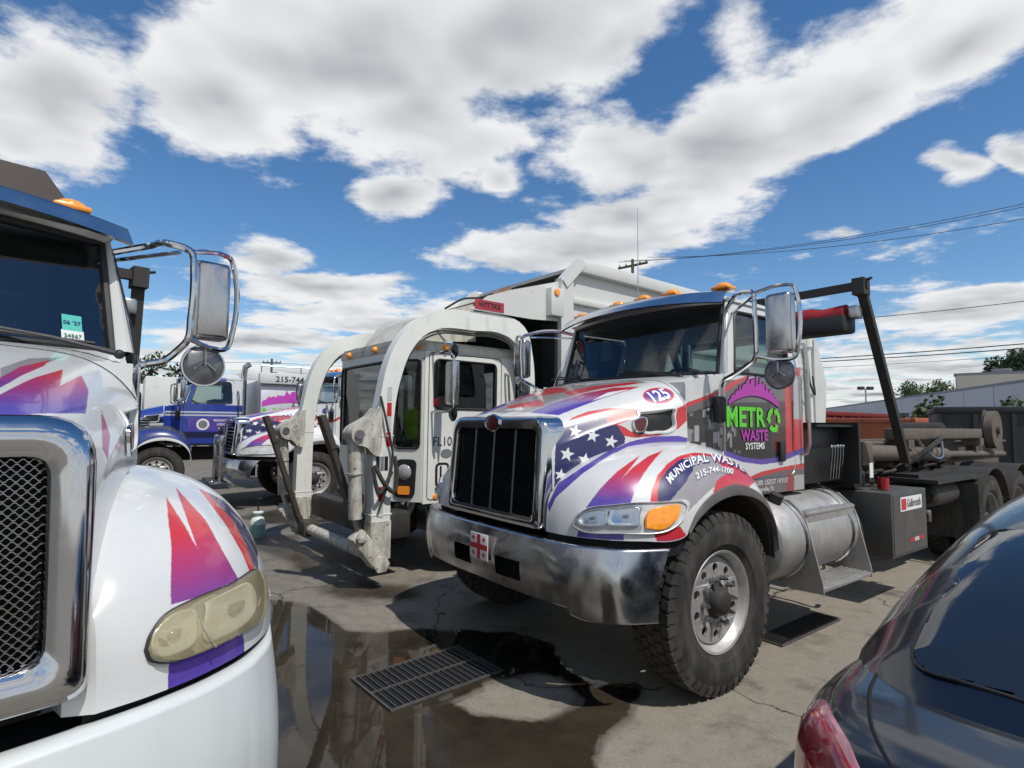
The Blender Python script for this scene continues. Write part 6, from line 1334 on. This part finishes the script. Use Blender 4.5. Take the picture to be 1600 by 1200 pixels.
lettering('lettering', '215-744-1700', .19, on_y(-2.85, 1.2425, 2.63, -1), 'ink_black', TD, .02)
part(TD, 'exhaust_stack', 'chrome_dull', ('tube', [(-1.74, .35, 1.2), (-1.74, .35, 2.80), (-1.76, .37, 2.95), (-1.84, .45, 3.02)], .07, 12))
def slant(y0): return lambda x, z: (x, 1.15 + .07 * (z - 1.15) / .75 + y0 if z < 1.9 else 1.22 - .12 * (z - 1.9) / .72 + y0, z)
sl = slant(.006); rg = np.random.default_rng(8); V = []; F = []
for i, x in enumerate(np.linspace(-2.02, -3.4, 36)):
    e = 1 - ((x + 2.7) / .69)**2; V += [sl(x, 1.98 + .10 * e), sl(x, 2.08 + .14 * e + .22 * max(e, 0) * rg.random())]
for i in range(35): F.append((2*i, 2*i+2, 2*i+3, 2*i+1))
m = MB(); m.add(V, F); m.build('skyline', 'ink_magenta', TD, 0)
lettering('lettering', 'METRO', .66, lambda a, b: sl(-2.75 - a * .66, 1.68 + b), 'ink_green', TD, .02, .2)
part(TD, 'red_panel', 'ink_red', ('box', (-5.2, 1.20, 1.9), (-4.4, 1.235, 2.5)))
for sg in (1, -1):
    for x in (-5.6, -6.9): wheel(TD, x, sg * 1.0, .53, .34, False, nuts=False)

# ------------------------------------------------------------------ drain grates, sprayer
def grate(loc, rz, L, W, n, label, ribs, pit_shade='dark_void'):
    e = empty('drain_grate', loc, rz, label, 'drain grate', 'drain grates in the yard')
    part(e, 'pit_shade', pit_shade, ('add', [(0, 0, .002), (L, 0, .002), (L, W, .002), (0, W, .002)], [(0, 1, 2, 3)]))  # flat dark sheet, painted shade in place of a hollow below the bars
    for a, b in (((-.012, -.012, 0), (L + .012, 0, .012)), ((-.012, W, 0), (L + .012, W + .012, .012)), ((-.012, 0, 0), (0, W, .012)), ((L, 0, 0), (L + .012, W, .012))): part(e, 'frame', 'cast_iron', ('box', a, b))
    bm_ = MB(); bm_.box((-.0028, 0, .003), (.0028, W, .014)); bm_ = bm_.mesh('bar', 0)
    for k in range(n): o = link('bar', bm_, 'cast_iron', e); o.location = ((k + .7) * L / (n + .4), 0, 0)
    for q in ribs: part(e, 'cross_rib', 'cast_iron', ('box', (0, W * q - .004, .003), (L, W * q + .004, .0145)))
mat('cast_iron', (0.13, 0.125, 0.12), 0.45, metal=0.4, var=0.2, dirt=0.3, scale=20)
mat('sprayer_white', lin(214, 226, 222), 0.35, var=0.03)
mat('sprayer_teal', lin(128, 176, 172), 0.3, var=0.08)
grate((-.666, 3.291, .004), math.atan2(.521, .609), .80, .50, 17, 'rectangular iron drain grate half under the puddle before the dented bumper', (.5,))
grate((2.03, 4.28, .004), math.atan2(.60, .80), .95, .20, 22, 'narrow iron drain grate on the dry concrete behind the big front wheel', (), 'frame_black')
sp = empty('pump_sprayer', (-3.61, 8.07, 0), 0, 'small translucent pump sprayer bottle standing on the wet asphalt', 'sprayer')
part(sp, 'tank', 'sprayer_white', ('lathe', [(0, 0), (.095, 0), (.105, .02), (.105, .17), (.10, .215), (.075, .265), (.045, .285), (.045, .30)], (0, 0, 0), (0, 0, 1), 28))
part(sp, 'liquid_band', 'sprayer_teal', ('lathe', [(.1055, .015), (.1068, .03), (.1068, .165), (.1055, .175)], (0, 0, 0), (0, 0, 1), 28))
part(sp, 'collar', 'sprayer_white', ('lathe', [(.05, .30), (.055, .305), (.055, .325), (.075, .33), (.075, .345), (.03, .36)], (0, 0, 0), (0, 0, 1), 20))
part(sp, 'pump_handle', 'black_plastic', ('cyl', (0, 0, .35), (0, 0, .52), .012, 10), ('rbox', (-.05, -.014, .51), (.05, .014, .545), .012))

# ------------------------------------------------------------------ dark sedan (x forward from the rear bumper)
mat('car_paint', (0.004, 0.005, 0.008), 0.24, coat=0.65, var=0.06, scale=5, dirt=0.1, dirt_col=(0.06, 0.06, 0.06), coat_rough=0.07)
mat('tail_red', (0.28, 0.012, 0.022), 0.14, coat=0.8, var=0.25, scale=22)
mat('tail_pink', (0.40, 0.17, 0.19), 0.16, coat=0.8, var=0.2, scale=22)
glass_mat('car_glass', (0.05, 0.055, 0.06), 1.3)
def sedan():
    K = empty('sedan', (1.025, .655, 0), R(39.3), 'black sedan cut off by the lower right corner, seen over its trunk', 'car')
    XS_ = [0, .04, .12, .3, .55, .9, 1.6, 2.4, 3.1, 3.6, 4.1, 4.5, 4.68, 4.72]
    WD = [.63, .70, .775, .85, .885, .895, .90, .90, .90, .895, .88, .83, .74, .66]
    ZT = [.945, .962, .972, .977, .972, .965, .95, .945, .94, .92, .87, .78, .68, .58]
    ZB = [.42, .36, .30, .24, .22, .20, .19, .19, .19, .20, .22, .26, .32, .40]
    kt = np.array([0, .12, .2, .36, .55, .68, .76, .84, 1.0])
    def S(x, t):
        x, t = np.broadcast_arrays(np.asarray(x, float), np.asarray(t, float))
        w = spl(x, XS_, WD)[..., 0]; zt = spl(x, XS_, ZT)[..., 0]; zb = spl(x, XS_, ZB)[..., 0]; h = zt - zb
        A = np.stack([np.stack([0*w, w*.9, w*.985, w, w*.995, w*.965, w*.915, w*.84, 0*w], -1), np.stack([zb, zb, zb + .05*h, zb + .4*h, zb + .74*h, zb + .90*h, zb + .965*h, zt, zt + .035], -1)], -2)
        hh = np.diff(kt); d = np.diff(A, axis=-1) / hh; m = np.concatenate([d[..., :1], (d[..., :-1] * hh[1:] + d[..., 1:] * hh[:-1]) / (hh[1:] + hh[:-1]), d[..., -1:]], -1)
        i = np.clip(np.searchsorted(kt, t, side='right') - 1, 0, 7); g = lambda q, k: np.take_along_axis(q, np.repeat(k[..., None, None], 2, -2), -1)[..., 0]
        s_ = ((t - kt[i]) / hh[i])[..., None]; k_ = hh[i][..., None]
        r = (2*s_**3-3*s_**2+1)*g(A, i) + (s_**3-2*s_**2+s_)*k_*g(m, i) + (-2*s_**3+3*s_**2)*g(A, i+1) + (s_**3-s_**2)*k_*g(m, i+1)
        q = np.clip(r[..., 0] / .9, 0, 1.1)
        return np.stack([x + .20 * q**3 * np.clip(1 - x / .6, 0, 1) - .30 * q**3 * np.clip((x - 4.2) / .5, 0, 1), r[..., 0], r[..., 1]], -1)
    def SN(x, t):
        e = 2e-3; x = np.clip(x, 0, 4.7); t = np.clip(t, 0, 1); n = np.cross(S(np.clip(x + e, 0, 4.72), t) - S(np.clip(x - e, 0, 4.72), t), S(x, np.clip(t + e, 0, 1)) - S(x, np.clip(t - e, 0, 1)))
        n /= np.linalg.norm(n, axis=-1, keepdims=True) + 1e-12; return n * np.where((n * (S(x, t) - np.array([1.5, 0, .5]))).sum(-1, keepdims=True) < 0, -1, 1)
    xs = np.unique(np.concatenate([np.linspace(0, .7, 110), np.linspace(.7, 4.72, 110)])); X_, T_ = np.meshgrid(xs, np.linspace(0, 1, 110), indexing='ij'); P = S(X_, T_)
    # wheel arches cut in the flanks
    arch = lambda X, Z: ((np.hypot(X - .98, Z - .33) < .37) | (np.hypot(X - 3.76, Z - .33) < .37))
    for sg in (1, -1):
        dense('body', P * (1, sg, 1), 'car_paint', K, None, ~(arch(P[..., 0], P[..., 2]) & (P[..., 1] > .6)))
        # rear lamps follow the corner of the body
        for ol, mm, o in (([(.0, .45), (.0, .60), (.003, .80), (.05, .826), (.15, .82), (.27, .76), (.28, .56), (.15, .45)], 'tail_pink', .004), ([(.003, .47), (.003, .60), (.010, .785), (.05, .80), (.13, .79), (.22, .72), (.22, .56), (.12, .47)], 'tail_red', .010)):
            q = uv_patch(ol, [(1.0, .0), (.985, o), (.9, o + .003), (.5, o + .004), (.02, o + .004)], 48, S, SN); q.v = [(a_, sg * b_, c_) for a_, b_, c_ in q.v]; q.build('tail_light', mm, K)
        m = MB(); m.grid(np.array([[(-.010, sg * y, z) for y in np.linspace(.36, .60, 8)] for z in np.linspace(.74, .925, 5)])); m.build('trunk_light', 'tail_red', K)
        part(K, 'wheel_well', 'dark_void', ('box', (.62, min(sg*.4, sg*.84), .2), (1.34, max(sg*.4, sg*.84), .70)), ); part(K, 'wheel_well', 'dark_void', ('box', (3.4, min(sg*.4, sg*.84), .2), (4.12, max(sg*.4, sg*.84), .70)))
        for x in (.98, 3.76): wheel(K, x, sg * .80, .33, .20, True, nuts=False, lugs=False, rr=.21)
    m = MB(); m.grid(np.array([[(-.0 + .055 * 0, y, z) for y in np.linspace(-.63, .63, 9)] for z in (.42, .60, .80, .94)])); m.build('rear_panel', 'car_paint', K)
    part(K, 'floor_pan', 'dark_void', ('box', (.1, -.6, .2), (4.6, .6, .24)))
    # greenhouse as a smooth dome over the belt line
    ZR = lambda x: spl(x, [.30, .45, .65, .9, 1.2, 1.6, 2.1, 2.6, 3.0, 3.3, 3.6], [.96, 1.02, 1.115, 1.225, 1.325, 1.40, 1.43, 1.40, 1.30, 1.13, .95])[..., 0]
    X, Y = np.meshgrid(np.linspace(.30, 3.6, 180), np.linspace(-.86, .86, 131), indexing='ij')
    WB = lambda x: np.interp(x, [.30, .42, .6, .8, 1.0], [.55, .68, .79, .84, .86])
    Y = Y / .86 * WB(X)
    dome = lambda X, Y: .945 + (ZR(X) - .945) * (1 - np.clip(np.abs(Y) / WB(X), 0, 1)**6.0)
    dense('cabin', np.stack([X, Y, dome(X, Y)], -1), 'car_paint', K)
    def glass(nm, poly, o=.006):
        xx, yy = np.meshgrid(np.linspace(.32, 3.6, 430), np.linspace(-.86, .86, 280), indexing='ij'); dense(nm, np.stack([xx, yy, dome(xx, yy) + o], -1), 'black_gloss' if o < .005 else 'car_window', K, None, inpoly(xx, yy, poly))
    def seal(poly): part(K, 'window_seal', 'black_plastic', ('tube', [(x, y, float(dome(np.array(x), np.array(y))) + .006) for x, y in poly + poly[:1]], .005, 5))
    rw_ = round_poly([(.52, -.66), (.45, 0), (.52, .66), (1.22, .60), (1.24, -.60)], [.12, .3, .12, .05, .05], 6); glass('rear_window', rw_); seal(rw_)
    glass('windshield', round_poly([(2.75, -.56), (2.75, .56), (3.45, .64), (3.45, -.64)], .06, 4))
    for sg in (1, -1): glass('side_window', round_poly([(1.35, sg*.775), (1.9, sg*.765), (2.7, sg*.765), (3.05, sg*.82), (1.25, sg*.825)], .03, 3))
    # shut line of the trunk lid
    for sg in (1, -1):
        pts = [tuple(p * (1, sg, 1)) for p in S(np.linspace(.55, .0, 40), np.linspace(.85, .868, 40))]
        part(K, 'trunk_seam', 'dark_void', ('tube', pts, .005, 4))
    part(K, 'plate', 'ink_white', ('box', (-.012, -.15, .66), (-.004, .15, .80)))
mat('car_window', (0.012, 0.014, 0.017), 0.04, coat=1.0, var=0.0, coat_rough=0.01)
sedan()

# ------------------------------------------------------------------ containers, buildings, poles, wires, trees
mat('red_steel', lin(120, 40, 38), 0.6, dirt=0.35, dirt_col=(0.10, 0.06, 0.045), var=0.12, scale=2, rust=0.1)
mat('orange_steel', lin(168, 92, 62), 0.6, dirt=0.3, var=0.12, scale=2)
mat('black_steel', (0.022, 0.022, 0.024), 0.6, dirt=0.3, var=0.12, scale=2)
mat('green_steel', lin(38, 92, 80), 0.6, dirt=0.3, var=0.1, scale=2)
mat('wall_pale', lin(190, 191, 198), 0.7, var=0.05, dirt=0.15, scale=0.4)
mat('wall_beige', lin(188, 182, 168), 0.8, var=0.05, dirt=0.15, scale=0.4)
mat('roof_edge', lin(120, 122, 128), 0.6, var=0.05)
mat('pole_wood', (0.10, 0.085, 0.07), 0.85, var=0.2, scale=4)
mat('wire', (0.02, 0.02, 0.022), 0.6, var=0)
mat('bark', (0.075, 0.058, 0.042), 0.9, var=0.25, scale=6)
mat('leaf_dark', (0.035, 0.062, 0.024), 0.7, var=0.45, scale=0.9)
mat('leaf_mid', (0.06, 0.10, 0.032), 0.7, var=0.45, scale=1.2)
def container(name, x, y, rz, L, W, H, m, label, rail=.12):
    e = empty(name, (x, y, 0), rz, label, 'container', 'open waste containers')
    z0 = .18
    for nm, a, b in (('floor', (0, 0, z0), (L, W, z0 + .06)), ('side_wall', (0, 0, z0), (L, .04, H)), ('side_wall', (0, W - .04, z0), (L, W, H)), ('end_wall', (0, .04, z0), (.04, W - .04, H)), ('end_wall', (L - .04, .04, z0), (L, W - .04, H))): part(e, nm, m, ('box', a, b))
    for yy in (-.05, W - .05): part(e, 'top_rail', m, ('rbox', (-.05, yy, H - .02), (L + .05, yy + .10, H + rail), .02))
    for xx in (-.05, L - .05): part(e, 'top_rail', m, ('rbox', (xx, .05, H - .02), (xx + .10, W - .05, H + rail - .01), .02))
    n = int(L / .6)
    for k in range(n + 1):
        xx = min(k * L / n, L - .08)
        for yy in (-.07, W): part(e, 'rib', m, ('box', (xx, yy, z0), (xx + .08, yy + .07, H - .03)))
    for yy in (.25, W - .35): part(e, 'skid', m, ('box', (0, yy, .0), (L, yy + .10, z0)))
    return e
a17 = R(36.8)
container('waste_container', 9.6, 17.2, a17, 6.0, 2.3, 2.0, 'red_steel', 'dull red open container behind the hoist of the roll-off truck')
container('waste_container', 10.75, 14.9, a17, 5.5, 2.2, 1.78, 'orange_steel', 'faded orange open container next to the dull red one')
container('waste_container', 9.45, 12.4, -.58, 5.0, 2.3, 1.98, 'black_steel', 'black open container behind the rear wheels at the right edge')
container('waste_container', -2.2, 13.6, a17, 3.0, 2.0, 1.2, 'green_steel', 'green container showing between the loader arms')
# long pale warehouse and the beige block behind it
def building(name, p, q, H, D, m, label, ribs, roof):
    p, q = Vector((*p, 0)), Vector((*q, 0)); d = q - p; L = d.length; e = empty(name, p, math.atan2(d.y, d.x), label, 'building')
    part(e, 'wall', m, ('box', (0, -D, 0), (L, 0, H)))
    part(e, 'roof', 'roof_edge', ('box', (-.15, -D - .15, H), (L + .15, .15, H + roof)))
    for k in range(ribs + 1): part(e, 'wall_seam', 'roof_edge', ('box', (k * L / ribs - .03, 0, 0), (k * L / ribs + .03, .03, H)))
    return e
w_ = building('warehouse', (36.0, 65.0), (19.0, 16.5), 3.55, -9.0, 'wall_pale', 'long low pale warehouse wall running behind the containers', 16, .16)
for k in (3, 6, 9, 12): part(w_, 'roll_door', 'roof_edge', ('box', (k * 3.1, .0, 0), (k * 3.1 + 2.4, .05, 2.6)))
for k in (1, 4, 8, 13): part(w_, 'downspout', 'roof_edge', ('box', (k * 3.2 + 2.9, .03, 0), (k * 3.2 + 3.0, .12, 3.5)))
b_ = building('industrial_building', (38.4, 48.0), (58.0, 30.0), 6.1, -14.0, 'wall_beige', 'taller beige flat-roofed block rising behind the pale warehouse', 5, .25)
for k in range(3): part(b_, 'roof_unit', 'roof_edge', ('rbox', (2.2 + k * 7, 4, 6.3), (3.6 + k * 7, 5.5, 6.9), .05))
# trees
def tree(name, x, y, H, Rr, label, m='leaf_dark', seed=0, conifer=False, leaves=5200, trunk=.3, low=.25):
    rg = np.random.default_rng(seed); e = empty(name, (x, y, 0), 0, label, 'tree', 'trees beyond the yard')
    t = MB(); t.tube([(0, 0, 0), (.1, .05, H * .35), (.05, .1, H * .85)], [trunk * H * .06, trunk * H * .045, .03], 8)
    cl = []
    for k in range(26):
        if conifer: z = H * (low + (1 - low) * rg.random()); r = Rr * (1 - z / H) ** .8 * (0.35 + .65 * rg.random()); a = rg.random() * 6.28; c = (r * math.cos(a), r * math.sin(a), z); s = Rr * .26
        else:
            a = rg.random() * 6.28; u = rg.random() ** .5; zz = rg.random(); r = Rr * u * math.sqrt(max(.05, 1 - (2 * zz - 1)**2 * .85)); c = (r * math.cos(a), r * math.sin(a), H * (low + (1 - low) * zz)); s = Rr * (.22 + .18 * rg.random())
        cl.append((c, s)); t.tube([(0, 0, min(c[2] * .8, H * .7)), (c[0] * .6, c[1] * .6, c[2] * .92), c], [.05, .03, .012], 5)
    t.build('trunk', 'bark', e)
    n = leaves; ci = rg.integers(0, len(cl), n); C_ = np.array([cl[i][0] for i in ci]); S = np.array([cl[i][1] for i in ci])
    d = rg.normal(size=(n, 3)); d /= np.linalg.norm(d, axis=1)[:, None]; pos = C_ + d * (S * rg.random(n) ** .4)[:, None]
    u = rg.normal(size=(n, 3)); u /= np.linalg.norm(u, axis=1)[:, None]; v = np.cross(u, rg.normal(size=(n, 3))); v /= np.linalg.norm(v, axis=1)[:, None]
    sz = (.10 + .12 * rg.random(n))[:, None] * (H / 8) ** .5; V = np.stack([pos - u*sz, pos + v*sz*.6, pos + u*sz, pos - v*sz*.6], 1).reshape(-1, 3)
    b = MB(); b.v = [tuple(p) for p in V]; b.n = len(V); b.f = [(4*i, 4*i+1, 4*i+2, 4*i+3) for i in range(n)]
    me = bpy.data.meshes.new('crown'); me.from_pydata(b.v, [], b.f); link('crown', me, m, e)
tree('broadleaf_tree', 54.5, 60.0, 10.0, 3.6, 'dark dense tree above the beige block, leftmost of the pair', seed=1, leaves=9000)
tree('broadleaf_tree', 59.5, 59.0, 10.9, 4.2, 'dark dense tree above the beige block, rightmost of the pair', seed=2, leaves=9000)
tree('broadleaf_tree', 57.5, 76.0, 7.9, 4.2, 'rounded green tree rising over the warehouse roof left of the beige block', 'leaf_mid', seed=3)
tree('broadleaf_tree', 41.0, 88.0, 5.2, 4.0, 'low rounded tree at the far end of the warehouse', 'leaf_mid', seed=4)
tree('broadleaf_tree', -27.5, 42.0, 6.0, 3.4, 'bushy tree behind the white trucks under the near mirror', seed=5, leaves=4200)
tree('broadleaf_tree', -33.0, 44.0, 5.4, 3.0, 'bushy tree farthest left above the white trucks', seed=6)
tree('shrub', 13.9, 18.7, 2.5, 1.0, 'leafy green shrub sticking up behind the black container', 'leaf_mid', seed=7, leaves=1500, low=.35)
tree('shrub', 16.6, 18.0, 2.4, .9, 'smaller green shrub behind the black container', 'leaf_mid', seed=9, leaves=1100, low=.35)
tl = MB(); rg_ = np.random.default_rng(4); V = []
n = 9000; xx = rg_.uniform(-190, 190, n); zz = rg_.random(n) ** 1.3 * (4.2 + 1.6 * np.sin(xx * .11) + 1.1 * np.sin(xx * .37 + 1)); yy = 150 + rg_.normal(size=n) * 3
for x, y, z in zip(xx, yy, zz):
    s = .35 + .5 * rg_.random(); a = rg_.random() * 3.14; V += [(x - s*math.cos(a), y - s*math.sin(a), z), (x, y, z - s*.7), (x + s*math.cos(a), y + s*math.sin(a), z + s*.2), (x, y + .1, z + s*.8)]
me = bpy.data.meshes.new('treeline'); me.from_pydata(V, [], [(4*i, 4*i+1, 4*i+2, 4*i+3) for i in range(n)]); tag(link('treeline', me, 'leaf_dark'), 'distant line of trees along the horizon', 'trees', kind='stuff')
# utility poles and lamp
def pole(x, y, H, arm, rz, label, tr=False):
    e = empty('utility_pole', (x, y, 0), rz, label, 'pole', 'utility poles'); part(e, 'post', 'pole_wood', ('tube', [(0, 0, 0), (0, 0, H)], [.17, .11], 10)); part(e, 'crossarm', 'pole_wood', ('box', (-arm, -.06, H - .55), (arm, .06, H - .40)))
    for k in (-.9, -.45, .5, .92): part(e, 'insulator', 'steel', ('lathe', [(.05, 0), (.07, .06), (.04, .10), (.05, .16), (0, .2)], (k * arm, 0, H - .40), (0, 0, 1), 10))
    if tr: part(e, 'transformer', 'steel', ('cyl', (.35, .1, H - 2.6), (.35, .1, H - 1.5), .28, 14))
pole(-26.9, 62.0, 8.6, 1.0, .1, 'thin utility pole with crossarm above the blue truck body', True)
pole(8.95, 41.0, 14.0, 1.25, -.75, 'utility pole whose crossarm shows over the loader body')
lp = empty('light_pole', (35.0, 55.0, 0), 0, 'twin-headed yard light pole beyond the red container', 'lamp post'); part(lp, 'post', 'steel', ('tube', [(0, 0, 0), (0, 0, 5.4)], [.10, .07], 8))
for s in (-.45, .45): part(lp, 'lamp_head', 'frame_black', ('rbox', (s - .28, -.2, 5.3), (s + .28, .2, 5.62), .05))
def wire(p, q, sag, r, label):
    p, q = np.array(p), np.array(q); t = np.linspace(0, 1, 40)[:, None]; P = p + (q - p) * t; P[:, 2] -= sag * 4 * (t * (1 - t))[:, 0]
    m = MB(); m.tube([tuple(x) for x in P], r, 5); tag(m.build('power_line', 'wire'), label, 'power line', 'overhead power lines')
wire((8.05, 41.9, 14.05), (33.5, 24.5, 14.4), 1.0, .018, 'highest overhead wire rising from the crossarm to the right edge')
wire((8.4, 41.6, 14.05), (33.3, 24.3, 14.15), 1.05, .018, 'second overhead wire hanging just below the highest one')
wire((9.85, 40.1, 13.9), (32.5, 23.2, 12.9), 1.0, .018, 'third overhead wire, sagging lowest of those from the crossarm')
wire((27.8, 60.0, 12.6), (47.0, 34.0, 11.8), .5, .03, 'single dark wire crossing behind the tarp pole')
wire((20.3, 62.0, 8.4), (48.0, 38.0, 8.75), .35, .045, 'thick dark cable low over the warehouse, upper of the two')
wire((20.3, 62.0, 8.15), (48.0, 38.0, 8.35), .35, .045, 'thick dark cable low over the warehouse, lower of the two')
wire((20.3, 62.0, 7.5), (48.0, 38.0, 7.75), .3, .02, 'thin wire just under the thick cables over the warehouse')
wire((-27.8, 62.0, 8.2), (8.0, 70.0, 9.2), .6, .02, 'faint wire running right from the pole above the blue truck')
wire((-27.8, 62.0, 8.2), (-60.0, 50.0, 9.0), .8, .02, 'faint wire running left from the pole above the blue truck')
# white box trucks far on the left
def box_truck(x, y, rz, label, sc=1.0):
    e = empty('box_truck', (x, y, 0), rz, label, 'truck', 'white trucks far behind'); e.scale = (sc,) * 3
    cb = part(e, 'cab', 'white_paint', ('rbox', (0, -1.1, .55), (1.7, 1.1, 1.7), .12), ('rbox', (-.05, -1.08, 1.6), (1.25, 1.08, 2.55), .18))
    part(cb, 'windshield', 'car_window', ('box', (1.252, -.92, 1.72), (1.27, .92, 2.36)))
    for s in (1, -1): part(cb, 'side_window', 'car_window', ('box', (.35, s*1.085 - .008, 1.72), (1.1, s*1.085 + .008, 2.32)))
    part(e, 'cargo_box', 'white_body', ('rbox', (-6.4, -1.25, 1.0), (-.25, 1.25, 3.35), .04)); part(e, 'bumper', 'steel', ('rbox', (1.68, -1.15, .45), (1.85, 1.15, .75), .04)); part(e, 'grille', 'black_plastic', ('box', (1.7, -.5, .85), (1.712, .5, 1.45)))
    part(e, 'chassis', 'frame_black', ('box', (-6.3, -.5, .6), (1.5, .5, .9)))
    for xx in (.8, -4.6):
        for s in (1, -1): wheel(e, xx, s * 1.0, .5, .28, True, nuts=False, lugs=False)
box_truck(-15.2, 22.5, R(215), 'white box truck parked nearest behind the blue truck'); box_truck(-20.5, 26.0, R(215), 'white box truck parked beside another at the far left'); box_truck(-12.5, 27.0, R(212), 'white box truck mostly hidden behind the blue truck body')
